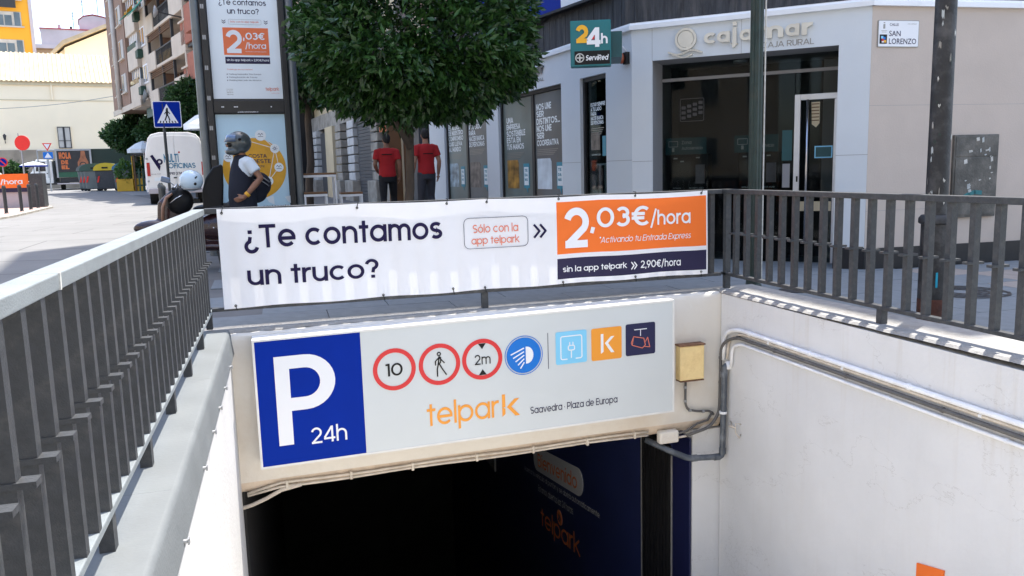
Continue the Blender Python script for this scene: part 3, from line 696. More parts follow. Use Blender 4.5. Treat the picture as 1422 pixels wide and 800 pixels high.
# left railing (runs along y)
T = thing('railing', 'grey steel railing on the left ramp edge with a sunlit handrail and slotted bars', 'railing', (-.66, 1, .05))
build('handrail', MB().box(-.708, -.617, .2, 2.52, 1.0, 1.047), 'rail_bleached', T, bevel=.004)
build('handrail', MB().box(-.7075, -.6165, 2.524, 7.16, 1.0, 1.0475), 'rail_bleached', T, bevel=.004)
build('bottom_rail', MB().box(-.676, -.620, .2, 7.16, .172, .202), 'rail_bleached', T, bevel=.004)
build('weld_seam', MB().obox((-.616, 2.522, 1.024), (0, 1, 0), (1, 0, 0), (0, .15, 1), .006, .003, .024), 'paper', T)
y = 7.0
while y > .3:
    shared('bar', 'barL', lambda: MB().box(-.024, .024, -.02, .02, .2, 1.002), 'steel', T, (-.645, y, 0))
    shared('clip', 'clip', lambda: MB().box(-.066, .066, -.024, .024, .612, .628), 'steel', T, (-.645, y, 0))
    y -= .1720
for y in (7.1, 6.27, 5.42, 4.58, 3.74, 2.9, 2.06, 1.2): build('leg', MB().box(-.672, -.622, y-.027, y+.027, .045, .175), 'steel', T)
# right railing
T = thing('railing', 'dark steel railing on the right ramp edge in front of the bank', 'railing', (4.27, 3, .05))
handrail('handrail', MB().box(4.235, 4.322, -.2, 7.26, 1.008, 1.052), T)
handrail('bottom_rail', MB().box(4.25, 4.306, -.2, 7.26, .188, .218), T)
y = 7.19-.172
while y > -.1:
    shared('bar', 'barR', lambda: MB().box(-.024, .024, -.0225, .0225, .215, 1.01), 'steel', T, (4.278, y, 0))
    shared('clip', 'clip', None, 'steel', T, (4.278, y, .002))
    y -= .1895
for y in (7.19, 4.98, 2.8, .6): build('leg', MB().box(4.25, 4.305, y-.028, y+.028, .05, 1.01 if y > 7 else .19), 'steel', T)
# front railing, mostly behind the banner
T = thing('railing', 'steel railing across the ramp end that carries the long banner', 'railing', (2.4, .04, .03), FRONT)
handrail('handrail', MB().box(-.004, 4.83, -.012, .082, 1.008, 1.052), T)
handrail('bottom_rail', MB().box(-.002, 4.83, -.011, .062, .188, .218), T)
u = .19
while u < 4.8:
    shared('bar', 'barF', lambda: MB().box(-.0225, .0225, -.024, .024, .215, 1.01), 'steel', T, (u, .036, 0))
    shared('clip', 'clipF', lambda: MB().box(-.024, .024, -.066, .030, .612, .628) if False else MB().box(-.024, .024, -.03, .066, .612, .628), 'steel', T, (u, .036, .002))
    u += .1895
for u in (2.37,): build('leg', MB().box(u-.028, u+.028, .01, .062, .03, .19), 'steel', T)

# ================================================================ banner
BY = -.026
def wav(x, z): return .0045*math.sin(x*5.2+z*2.1)+.003*math.sin(x*13.1+1.3)*(.6-abs(z-.6))+.006*math.sin(z*3.2+x*.8)-.006
bn = thing('banner', 'long white, orange and black advertising banner tied to the railing above the garage entrance', 'banner', (2.37, BY, .2), FRONT)
xs = [.097]+list(np.linspace(.2, 3.0, 57))+[3.066]+list(np.linspace(3.15, 4.55, 29))+[4.64, 4.655]
zs = [0, .012, .03, .046]+list(np.linspace(.08, .22, 4))+[.2475, .2900]+list(np.linspace(.33, .75, 9))+[.795, .82, .842]
mb = MB()
def btop(x): return 1.046+.002*math.sin(x*1.38)-.009*abs(math.sin((x-.13)*math.pi/1.13))
def bbot(x): return .207+.014*(x-.1)/4.56+.010*math.sin((x-.13)*math.pi/.9)**2
for z in zs:
    for x in xs:
        t = z/.842; zz = bbot(x)*(1-t)+btop(x)*t; mb.v.append((x, BY+wav(x, zz), zz))
nb = len(xs)
for j in range(len(zs)-1):
    for i in range(nb-1):
        zc_ = (zs[j]+zs[j+1])/2; xc = (xs[i]+xs[i+1])/2; m_ = 0
        if xc > 3.066 and xc < 4.645:
            if .046 < zc_ < .2475: m_ = 2
            elif .29 < zc_ < .795: m_ = 1
        mb.f.append((j*nb+i, j*nb+i+1, (j+1)*nb+i+1, (j+1)*nb+i)); mb.mi.append(m_)
build('cloth', mb, ['banner_white', 'banner_orange', 'banner_navy'], bn, smooth=True)
def bt(s, x0, x1, z0, z1, mt, w=.10, italic=0):
    gtxt(s, x0, x1, z0, z1, BY-.005, mt, bn, w=w, warp=wav, italic=italic)
bt('¿Te contamos', .294, 1.979, .665, .905, 'ink', .108)
bt('un truco?', .300, 1.40, .395, .562, 'ink', .108)
bt('Sólo con la', 2.262, 2.690, .742, .822, 'salmon', .09)
bt('app telpark', 2.245, 2.700, .620, .712, 'salmon', .09)
def bwarp(mb): mb.v = [(x, y+wav(x, z), z) for x, y, z in mb.v]; return mb
mb = MB().rring(2.177, 2.785, .600, .880, .05, .004, BY-.006, BY-.004)
for k in range(1): build('text_frame', bwarp(mb), 'ink', bn)
for x in (2.845, 2.905):
    mb = MB().stroke([(x, .79), (x+.05, .732), (x, .676)], .020, BY-.006, BY-.004); build('chevron', bwarp(mb), 'ink', bn)
bt('2', 3.142, 3.390, .558, .935, 'white', .13)
bt(',', 3.398, 3.452, .682, .748, 'white', .13)
bt('03€', 3.470, 4.010, .735, .925, 'white', .115)
bt('/', 4.025, 4.095, .705, .895, 'white', .09)
bt('hora', 4.100, 4.462, .735, .880, 'white', .105)
bt('*Activando tu Entrada Express', 3.497, 4.465, .572, .650, 'white', .075, italic=.22)
bt('sin la app telpark', 3.118, 3.780, .318, .392, 'white', .105)
for x in (3.828, 3.858):
    mb = MB().stroke([(x, .385), (x+.026, .352), (x, .318)], .011, BY-.006, BY-.004); build('chevron', bwarp(mb), 'white', bn)
bt('2,90€/hora', 3.925, 4.352, .312, .402, 'white', .105)
for x, z in ((.135, 1.012), (1.24, 1.012), (2.03, 1.018), (2.40, 1.018), (3.09, 1.02), (3.87, 1.022), (4.585, 1.022), (.19, .232), (1.43, .235), (2.06, .25), (2.36, .24), (3.12, .24), (3.87, .243), (4.58, .248)):
    e = build('eyelet', MB().disc((x, z), .011, BY+wav(x, z)-.006, BY+wav(x, z)-.002, 12, .005), 'iron', bn)
    zr = 1.058 if z > .6 else .195
    build('tie', MB().tube([(x, BY-.008, z), (x+.004, BY-.014, (z+zr)/2), (x+.012, BY-.004, zr), (x+.012, .03, zr+.002)], .0035, 6), 'black', bn)

# ================================================================ parking sign box on the beam
SF = Frame(FRONT.M @ Vector((0, 0, 0)), FA)
sg = thing('parking_sign', 'large white and blue lightbox sign with P, 24h and restriction symbols over the entrance', 'sign', (2.2, -.33, -.6), FRONT)
def st(mb): mb.v = [(x, y, z-.017+.0152*(x-.301)) for x, y, z in mb.v]; return mb
W_, Hh = 4.132, -1.10
mb = MB().box(.301, W_, -.322, -.121, Hh, 0); build('box_body', st(mb), 'sign_frame', sg, bevel=.006)
mb = MB(); w = .018
for a in ((.301, W_, -.332, -.323, -w, -.001), (.301, W_, -.332, -.323, Hh, Hh+w), (.301, .301+w, -.332, -.323, Hh+w, -w), (W_-w, W_, -.332, -.323, Hh+w, -w)): mb.box(*a)
build('edge_trim', st(mb), 'sign_frame', sg)
build('face_panel', st(MB().box(1.176, W_-w, -.3285, -.323, Hh+w, -w)), 'sign_white', sg)
build('blue_panel', st(MB().box(.301+w, 1.175, -.329, -.323, Hh+w, -w)), 'blue', sg)
Y0, Y1 = -.3325, -.3292
def sx(z, x): return z+.017-.0152*(x-.301)          # photo heights to the sign's own level frame
def stx(s, x0, x1, z0, z1, mt, w=.09):
    o = gtxt(s, x0, x1, sx(z0, x0), sx(z1, x0), -.3315, mt, sg, w=w)
    for v in o.data.vertices: v.co.z += -.017+.0152*(v.co.x+OFF[sg.name].x-.301)
def sp(name, mb, mt): return build(name, st(mb), mt, sg)
# the P: a stem and a bowl
P = MB(); xl, xr, zb_, zt_ = .462, .955, -.935, -.175
P.box(xl, xl+.118, Y0, Y1, zb_+.017, zt_+.017)
cz = -.175-.235+.017; ro, ri = .235, .125; pts_o = []; pts_i = []
for k in range(17):
    a = R(90-180*k/16); pts_o.append((.705+ro*1.04*math.cos(a), cz+ro*math.sin(a))); pts_i.append((.700+ri*math.cos(a), cz+ri*math.sin(a)))
o_ = [(xl+.118, cz+ro)]+pts_o+[(xl+.118, cz-ro)]; i_ = [(xl+.118, cz+ri)]+pts_i+[(xl+.118, cz-ri)]
for k in range(len(o_)-1): P.prism([o_[k], o_[k+1], i_[k+1], i_[k]][::-1], Y0, Y1)
sp('letter', P, 'white')
stx('24h', .724, 1.020, -.948, -.800, 'white', .085)
def symbol_ring(cx, cz, r=.185):
    cz = sx(cz, cx)
    sp('ring', MB().disc((cx, cz), r, Y0, Y1, 40, r*.80), 'red')
    return cz
c = symbol_ring(1.452, -.372); stx('10', 1.375, 1.523, -.430, -.318, 'black', .10)
c = symbol_ring(1.848, -.366)
mb = MB().disc((1.845, c+.093), .019, Y0, Y1, 16, .010)
mb.stroke([(1.845, c+.068), (1.838, c+.01)], .011, Y0, Y1); mb.stroke([(1.845, c+.062), (1.812, c+.03), (1.812, c-.004)], .010, Y0, Y1)
mb.stroke([(1.848, c+.06), (1.872, c+.03), (1.890, c+.01)], .010, Y0, Y1)
mb.stroke([(1.838, c+.01), (1.826, c-.045), (1.826, c-.105)], .011, Y0, Y1); mb.stroke([(1.842, c+.01), (1.872, c-.045), (1.905, c-.098)], .011, Y0, Y1)
mb.stroke([(1.845, c+.068), (1.86, c+.062), (1.856, c+.012), (1.838, c+.01)], .008, Y0, Y1)
sp('walking_figure', mb, 'black')
c = symbol_ring(2.235, -.357); stx('2m', 2.165, 2.310, -.405, -.315, 'black', .085)
mb = MB().prism([(2.20, c+.142), (2.27, c+.142), (2.235, c+.092)], Y0, Y1-.0005); mb.prism([(2.20, c-.142), (2.235, c-.092), (2.27, c-.142)], Y0, Y1-.0005)
sp('triangle_marks', mb, 'black')
c = sx(-.358, 2.622)
sp('blue_ring', MB().disc((2.622, c), .180, Y0, Y1, 40, .174), 'sky_blue'); sp('blue_disc', MB().disc((2.622, c), .163, Y0, Y1, 40), 'sky_blue')
mb = MB(); Y2 = Y0-.0016
hd_ = [(2.640, c+.078)]+[(2.650+.062*math.cos(R(90-180*k/12)), c+.078*math.sin(R(90-180*k/12))) for k in range(13)]+[(2.640, c-.078)]
mb.prism(hd_[::-1], Y2, Y0-.0002)
for k in range(5):
    z0 = c+.066-.033*k; mb.stroke([(2.622, z0), (2.500+.022*k, z0-.05)], .011, Y2, Y0-.0002)
sp('headlamp_symbol', mb, 'white')
c = sx(-.337, 2.854); sp('divider_line', MB().box(2.8525, 2.8565, Y0, Y1, c-.17, c+.165), 'navy')
def square(cx, cz, mt, h=.152):
    c = sx(cz, cx); sp('rounded_panel', MB().rrect(cx-h, cx+h, c-h, c+h, .018, Y0, Y1), mt); return c
c = square(3.080, -.325, 'pale_blue')
mb = MB().rring(2.972, 3.188, c-.112, c+.112, .022, .010, Y2, Y0-.0002); mb.rrect(3.045, 3.115, c-.03, c+.022, .018, Y2-.001, Y0-.0002)
sp('plug_symbol', mb, 'white')
mb = MB().rrect(3.055, 3.105, c-.02, c+.013, .010, Y2-.002, Y2-.0012); mb.box(3.04, 3.12, Y2-.0008, Y2-.0002, c-.115, c-.099); sp('plug_inside', mb, 'pale_blue')
mb = MB().box(3.060, 3.068, Y2, Y0-.0002, c+.02, c+.05); mb.box(3.092, 3.100, Y2, Y0-.0002, c+.02, c+.05); mb.box(3.074, 3.083, Y2, Y0-.0002, c-.1, c-.03); mb.box(3.05, 3.083, Y2, Y0-.0002, c-.112, c-.102)
sp('plug_pins', mb, 'white')
c = square(3.431, -.322, 'orange_sign')
mb = MB().box(3.372, 3.398, Y2, Y0-.0002, c-.010, c+.095)
mb.prism([(3.372, c-.09), (3.398, c-.075), (3.398, c-.010), (3.372, c-.010)][::-1], Y2, Y0-.0002)
mb.prism([(3.412, c+.006), (3.475, c+.066), (3.508, c+.066), (3.445, c+.004), (3.508, c-.088), (3.474, c-.088)], Y2, Y0-.0002)
sp('letter', mb, 'white')
c = square(3.777, -.309, 'navy')
mb = MB().box(3.712, 3.842, Y2, Y0-.0002, c+.090, c+.098); mb.box(3.773, 3.780, Y2, Y0-.0002, c+.03, c+.09); sp('camera_bracket', mb, 'white')
mb = MB(); q = [(3.705, c+.03), (3.810, c+.005), (3.826, c-.060), (3.795, c-.088), (3.690, c-.052), (3.705, c+.03)]; mb.stroke(q, .007, Y2, Y0-.0002)
mb.stroke([(3.826, c-.030), (3.850, c+.01), (3.872, c-.085), (3.812, c-.074)], .007, Y2, Y0-.0002); mb.stroke([(3.690, c-.052), (3.68, c-.03), (3.705, c+.03)], .006, Y2, Y0-.0002)
sp('camera_symbol', mb, 'salmon')
stx('telpar', 1.716, 2.375, -.972, -.700, 'orange_sign', .085)
zc_ = sx(-.905, 2.46); mb = MB().box(2.405, 2.434, Y0, Y1, zc_+.085, zc_+.205); mb.prism([(2.405, zc_+.0), (2.434, zc_+.022), (2.434, zc_+.072), (2.405, zc_+.085)][::-1], Y0, Y1)
mb.prism([(2.448, zc_+.085), (2.523, zc_+.155), (2.566, zc_+.155), (2.490, zc_+.085), (2.570, zc_-.004), (2.528, zc_-.004)], Y0, Y1); sp('letter', mb, 'orange_sign')
stx('Saavedra · Plaza de Europa', 2.672, 3.535, -.930, -.842, 'ink', .085)

# ================================================================ electrics and pipes at the corner
yb = thing('junction_box', 'yellowed electrical box on the front wall beside the parking sign', 'electrical box', (4.39, -.12, -.62), FRONT)
build('box_body', MB().box(4.257, 4.525, -.215, -.121, -.800, -.452), 'box_yellow', yb, bevel=.012)
build('rusty_lid_edge', MB().box(4.250, 4.532, -.224, -.121, -.455, -.440), 'rust_trim', yb, bevel=.002)
build('bottom_lip', MB().box(4.262, 4.520, -.218, -.121, -.812, -.801), 'rust_trim', yb)
def bend(pts, r, n=5):
    """polyline with rounded corners"""
    pts = [Vector(p) for p in pts]; out = [pts[0]]
    for a, b, c in zip(pts[:-2], pts[1:-1], pts[2:]):
        u = (a-b); v = (c-b); k = min(r, u.length*.45, v.length*.45); p0 = b+u.normalized()*k; p1 = b+v.normalized()*k
        for i in range(n+1): t = i/n; out.append(p0*(1-t)**2+b*2*t*(1-t)+p1*t*t)
    out.append(pts[-1]); return out
def clips(T, pts, r, mt='galv'):
    for p, d in pts:
        p = Vector(p); build('pipe_clip', MB().tube([p-Vector(d)*.012, p+Vector(d)*.012], r*1.28, 10), mt, T)
cb = thing('cable', 'black cable hanging from the yellow box and looping to the corner', 'cable', (4.34, -.15, -.81), FRONT)
build('cable_run', MB().tube(bend([(4.345, -.165, -.80), (4.345, -.16, -1.05), (4.375, -.155, -1.115), (4.50, -.15, -1.15), (4.62, -.15, -1.155), (4.67, -.15, -1.20)], .05), .0125, 8), 'conduit_dark', cb, smooth=True)
clips(cb, [((4.345, -.16, -.88), (0, 0, 1)), ((4.40, -.155, -1.125), (1, 0, -.2)), ((4.55, -.15, -1.155), (1, 0, 0)), ((4.345, -.16, -1.02), (0, 0, 1))], .0125)
X = 4.14
def cond(label, name, pts, r, mt, cl, clm='galv', b=.12):
    t = thing(name, label, 'pipe', pts[0]); build('pipe_run', MB().tube(bend(pts, b, 7), r, 10), mt, t, smooth=True); clips(t, cl, r, clm); return t
zt = -.272
cond('white pipe, uppermost of those along the right ramp wall', 'conduit', [(X-.022, 1.5, zt), (X-.022, 6.72, zt), (X-.03, 6.93, zt-.07), (X-.03, 6.95, -.62)], .019, 'conduit_white', [((X-.022, y, zt), (0, 1, 0)) for y in (2.4, 3.4, 4.5, 5.6, 6.5)], 'conduit_white')
cond('white pipe touching the uppermost pipe on the right ramp wall', 'conduit', [(X-.015, 1.5, zt-.034), (X-.015, 6.66, zt-.034), (X-.02, 6.86, zt-.11), (X-.02, 6.90, -.60)], .012, 'conduit_beige', [((X-.015, y, zt-.034), (0, 1, 0)) for y in (2.9, 3.9, 5.2, 6.2)], 'conduit_white')
cond('dark grey conduit between the white pipes on the right ramp wall', 'conduit', [(X-.024, 1.5, -.350), (X-.024, 6.74, -.350), (X-.05, 6.965, -.46), (X-.055, 6.965, -.95), (X-.06, 6.965, -1.16), (X-.16, 6.965, -1.30), (X-.42, 6.965, -1.36)], .0155, 'conduit_dark',
     [((X-.024, y, -.350), (0, 1, 0)) for y in (2.3, 3.25, 4.2, 5.15, 6.1, 6.7)]+[((X-.052, 6.965, z), (0, 0, 1)) for z in (-.60, -.85)], 'conduit_dark', b=.16)
cond('white pipe, lowest of those along the right ramp wall', 'conduit', [(X-.018, 1.5, -.405), (X-.018, 6.66, -.405), (X-.022, 6.80, -.46), (X-.022, 6.82, -.66)], .014, 'conduit_white', [((X-.018, y, -.405), (0, 1, 0)) for y in (2.6, 3.7, 4.7, 5.7, 6.5)], 'conduit_white')
gp_ = thing('drain_pipe', 'thick grey plastic pipe dropping down the corner beside the yellow box', 'pipe', (X-.05, 6.9, -.7))
build('pipe_run', MB().tube(bend([(X-.002, 6.87, -.66), (X-.055, 6.88, -.665), (X-.062, 6.90, -1.60), (X-.42, 6.93, -1.585), (X-.62, 6.97, -1.49), (X-.78, 7.15, -1.42)], .045, 7), .030, 14), 'pipe_grey', gp_, smooth=True)
build('pipe_collar', MB().tube([(X-.001, 6.87, -.66), (X-.045, 6.88, -.664)], .042, 16), 'conduit_white', gp_, smooth=True, auto=40)
for p, d, r in (((X-.06, 6.885, -.75), (0, 0, 1), .034), ((X-.061, 6.898, -1.54), (0, 0, 1), .035), ((X-.12, 6.905, -1.598), (1, 0, 0), .035), ((X-.36, 6.925, -1.588), (1, 0, 0), .035)):
    p = Vector(p); d = Vector(d); build('pipe_socket', MB().tube([p-d*.03, p+d*.03], r, 14), 'pipe_grey', gp_, smooth=True, auto=40)
clips(gp_, [((X-.061, 6.892, -1.14), (0, 0, 1))], .030, 'conduit_white')
# beige cables along the beam
cc = thing('cable', 'two beige cables clipped along the lower edge of the entrance beam', 'cable', (2, -.13, -1.38), FRONT)
def be(u): return tz(u)-1.33
for q, dz in ((0, 0), (1, -.033)):
    pts = [(.17, -.128, be(.17)-.055-.02*q)]+[(u, -.137+.004*q, be(u)+dz+.006*math.sin(u*4.1+q)) for u in np.linspace(.45, 3.95, 18)]
    build('cable_run', MB().tube(pts, .0115, 8), 'conduit_beige', cc, smooth=True)
for u in (.5, 1.05, 1.6, 2.2, 2.75, 3.3, 3.8): build('cable_clip', MB().box(u-.012, u+.012, -.156, -.118, be(u)-.05, be(u)+.018), 'conduit_beige', cc, bevel=.004)
lp = thing('cable', 'beige cable drooping from the left end of the beam into the dark opening', 'cable', (.4, -.13, -1.38), FRONT)
build('cable_run', MB().tube([(.62, -.135, be(.6)-.035), (.45, -.137, be(.45)-.06), (.32, -.13, be(.3)-.12), (.20, -.12, be(.2)-.165), (.09, -.11, be(.1)-.19)], .017, 10), 'conduit_beige', lp, smooth=True)
jb = thing('junction_box', 'small cream junction box under the right end of the beam', 'electrical box', (4.15, -.13, -1.36), FRONT)
build('box_body', MB().box(4.045, 4.255, -.205, -.121, -1.425, -1.300), 'beam_paint', jb, bevel=.018)
for u in (4.085, 4.15, 4.21): build('knockout', MB().tube([(u, -.204, -1.36), (u, -.210, -1.36)], .018, 12), 'beam_paint', jb)
build('cable_tail', MB().tube([(4.25, -.17, -1.345), (4.36, -.165, -1.33), (4.48, -.16, -1.27), (4.60, -.155, -1.25), (4.66, -.15, -1.17)], .012, 8), 'conduit_dark', jb, smooth=True)
build('cable_tail', MB().tube([(4.25, -.17, -1.385), (4.40, -.165, -1.38), (4.55, -.16, -1.31), (4.70, -.15, -1.29)], .012, 8), 'conduit_beige', jb, smooth=True)
hk = thing('wire_loop', 'loop of beige wire sticking out of the corner wall below the pipes', 'wire', (X-.01, 6.75, -1.28))
build('wire', MB().tube([(X-.0, 6.66, -1.20), (X-.05, 6.68, -1.19), (X-.06, 6.66, -1.28), (X-.03, 6.64, -1.33), (X-.005, 6.66, -1.30)], .006, 6), 'conduit_beige', hk, smooth=True)
build('wire', MB().tube([(X-.0, 6.85, -1.23), (X-.05, 6.78, -1.25), (X-.04, 6.70, -1.24)], .012, 6), 'conduit_beige', hk, smooth=True)
op = thing('orange_plate', 'orange plate low on the right ramp wall, cut by the frame edge', 'sign', (X-.004, 4.24, -1.5))
build('plate', MB().add([(X-.012, 4.37, -1.515), (X-.012, 4.13, -1.455), (X-.012, 4.15, -1.90), (X-.012, 4.37, -1.95), (X-.001, 4.37, -1.515), (X-.001, 4.13, -1.455), (X-.001, 4.15, -1.90), (X-.001, 4.37, -1.95)],
      [(0, 1, 2, 3), (7, 6, 5, 4), (0, 4, 5, 1), (1, 5, 6, 2), (2, 6, 7, 3), (3, 7, 4, 0)]), 'banner_orange', op)

# ================================================================ bank building
C0 = Vector((6.61, 8.03)); D0 = Vector((4.476, 9.9)); E0 = Vector((3.37, 18.646))
MID = Frame((D0.x, D0.y, 0), math.atan2(C0.y-D0.y, C0.x-D0.x))      # x runs from the left corner to the right corner
LEFT = Frame((E0.x, E0.y, 0), math.atan2(D0.y-E0.y, D0.x-E0.x))     # x runs from the far end towards the camera
RIGHT = Frame((C0.x, C0.y, 0), math.atan2(7.921-8.03, 8.605-6.61))
LM, LL = (C0-D0).length, (D0-E0).length      # 2.84, 8.82
bk = thing('bank_building', 'white corner bank with dark recessed entrance and black plinth', 'building', (C0.x, C0.y, 0))
def part(name, mb, mt, fr, T=None, **k):
    """part of a world-frame thing from vertices given in a facade frame"""
    mb.v = [tuple(fr.M @ Vector(v)) for v in mb.v]; return build(name, mb, mt, T or bk, **k)
CH = 3.03
# middle facade: opening x .27-2.49, z 0-2.63
part('wall', MB().box(0, .27, 0, .30, .27, CH), 'bank_white', MID); part('wall', MB().box(2.49, LM-.002, 0, .30, .27, CH), 'bank_white', MID)
part('wall', MB().box(.27, 2.49, 0, .30, 2.63, CH), 'bank_white', MID)
for a, b in ((0, .27), (2.49, LM)): part('plinth', MB().box(a, b, -.015, .28, -.02, .27), 'plinth_black', MID)
for z in (1.36, ): 
    for a, b in ((0, .27), (2.49, LM)): part('panel_joint', MB().box(a, b, -.0015, .001, z, z+.005), 'reveal_grey', MID)
part('panel_joint', MB().box(.268, .272, -.0015, .001, 2.63, CH), 'reveal_grey', MID); part('panel_joint', MB().box(1.38, 1.384, -.0015, .001, 2.63, CH), 'reveal_grey', MID)
part('reveal', MB().box(.20, .272, .02, 1.3, 0, 2.7), 'reveal_grey', MID); part('reveal', MB().box(2.488, 2.56, .02, 1.3, 0, 2.7), 'reveal_grey', MID)
part('soffit', MB().box(.2, 2.56, .02, 1.3, 2.628, 2.72), 'reveal_grey', MID)
part('ceiling_lamp', MB().tube([(1.25, .7, 2.60), (1.25, .7, 2.63)], .09, 20), 'alu', MID)
# cornice: one band along each facade, mitred by overlap steps
def cornice(fr, x0, x1, mt='bank_trim'):
    part('cornice', MB().prism_x([(-.045, CH), (-.045, CH+.055), (-.030, CH+.075), (-.03, CH+.085), (.25, CH+.085), (.25, CH)], x0, x1), mt, fr)
cornice(MID, -.012, LM+.018); cornice(LEFT, 0, LL+.02); cornice(RIGHT, -.022, 9)
# right facade
part('wall', MB().box(0, 9, 0, .30, .26, CH), 'bank_beige', RIGHT); part('plinth', MB().box(-.01, 9, -.02, .28, -.02, .26), 'plinth_black', RIGHT)
for z in (.70, 1.92): part('panel_joint', MB().box(0, 9, -.0012, .001, z, z+.003), 'reveal_grey', RIGHT)
# left facade with three glazed openings
ops = [(LL-7.75, LL-5.22), (LL-4.62, LL-2.05), (LL-1.44, LL-.68)]
edges = [0]+[e for o_ in ops for e in o_]+[LL-.002]
for a, b in zip(edges[0::2], edges[1::2]): part('wall', MB().box(a, b, 0, .28, G(12)+.1, CH), 'bank_white', LEFT); part('plinth', MB().box(a, b, -.012, .27, -.1, G(14)+.1), 'plinth_black', LEFT)
for a, b in ops: part('wall', MB().box(a, b, 0, .28, 2.585, CH), 'bank_white', LEFT); part('window_sill', MB().box(a, b, -.02, .2, -.05, G(14)+.14), 'plinth_black', LEFT)
part('panel_joint', MB().box(LL-.68, LL, -.0015, .001, 1.38, 1.385), 'reveal_grey', LEFT); part('panel_joint', MB().box(LL-2.05, LL-1.44, -.0015, .001, 1.38, 1.385), 'reveal_grey', LEFT)
for k, (a, b) in enumerate(ops):
    w_ = part('window', MB().box(a, a+.05, .05, .12, .2, 2.585).box(b-.05, b, .05, .12, .2, 2.585).box(a, b, .052, .118, 2.53, 2.584), 'shop_dark', LEFT)
    part('pane', MB().box(a+.05, b-.05, .085, .095, .2, 2.53), 'glass_shop', LEFT, T=w_)
    if k < 2: part('window_film', MB().box(a+.06, (a+b)/2, 0.081, .084, .2, 2.52), 'window_film_green', LEFT, T=w_); part('window_film', MB().box((a+b)/2+.01, b-.06, 0.081, .084, .2, 2.52), 'window_film', LEFT, T=w_)
    if k < 2:
        m_ = (a+b)/2-.05 if k == 0 else LL-3.30; part('mullion', MB().box(m_, m_+.10, .06, .13, .2, 2.53), 'shop_dark', LEFT, T=w_)
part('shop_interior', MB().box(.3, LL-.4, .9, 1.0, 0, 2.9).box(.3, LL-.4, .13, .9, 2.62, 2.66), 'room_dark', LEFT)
for a, b, z0, z1 in ((1.4, 2.2, .3, 1.5), (5.9, 6.6, .5, 1.9), (7.5, 8.0, .2, 1.25)): part('interior_unit', MB().box(a, b, .6, .85, z0, z1), 'film', LEFT)
# dark slate band and timber hoarding above the cornice
up = [('slate', MID, -.1, LM+.1), ('slate', LEFT, 0, LL), ('slate', RIGHT, 0, 9)]
for m_, f_, a, b in up: part('fascia', MB().box(a, b, .05, .35, CH+.08, 4.35), m_, f_)
x = LL-3.2
while x < LL-.2:
    part('board', MB().box(x, x+.10, .02+.004*(int(x*10) % 2), .05, CH+.085, 3.56), 'slate', LEFT); x += .108
part('roof_slab', MB().prism_z([(C0.x+.03, C0.y+.1), (15.5, 7.7), (15.5, 12.2), (E0.x+.3, 18.6), (D0.x+.06, D0.y+.05)][::-1][::-1], 4.35, 4.5), 'slate', WORLD)
part('shading_storeys', MB().prism_z([(4.15, 12.3), (16, 12.3), (16, 19), (3.35, 19)], 4.5, 26), 'brick_brown', WORLD)  # unseen mass above the frame, shaped for its shadow on the street
part('shading_storeys', MB().prism_z([(10, 8.2), (16, 8.0), (16, 12.28), (10, 12.28)], 4.5, 20), 'brick_brown', WORLD)  # second unseen mass, added to shade the paving on the right
part('power_cable', MB().tube([(x, -.0-.01, 3.62+.05*math.sin(x*3)) for x in np.linspace(LL-4, LL-.1, 16)], .012, 6), 'black', LEFT)
# upper windows (seen from other positions only)
for fl_ in range(6):
    for k in range(4): part('upper_window', MB().box(5.2+2.6*k, 6.5+2.6*k, 12.24, 12.31, 6+3*fl_, 7.5+3*fl_), 'pane_far', WORLD)
# blue and white board over the shop
bb = thing('advertising_board', 'blue and white board above the bank windows behind the tree', 'sign', (LL-2.2, -.2, 3.6), LEFT)
zb0 = 3.60
build('board', MB().prism([(LL-5.2, 3.74), (LL-1.80, 3.635), (LL-1.85, 4.6), (LL-5.2, 4.6)], -.10, -.02), 'blue', bb)
build('white_half', MB().prism([(LL-1.798, 3.635), (LL-.50, 3.60), (LL-.5, 4.6), (LL-1.85, 4.6)], -.102, -.02), 'white', bb)
build('edge_trim', MB().prism([(LL-5.2, 3.70), (LL-.50, 3.56), (LL-.50, 3.598), (LL-5.2, 3.738)], -.12, -.0), 'black', bb)

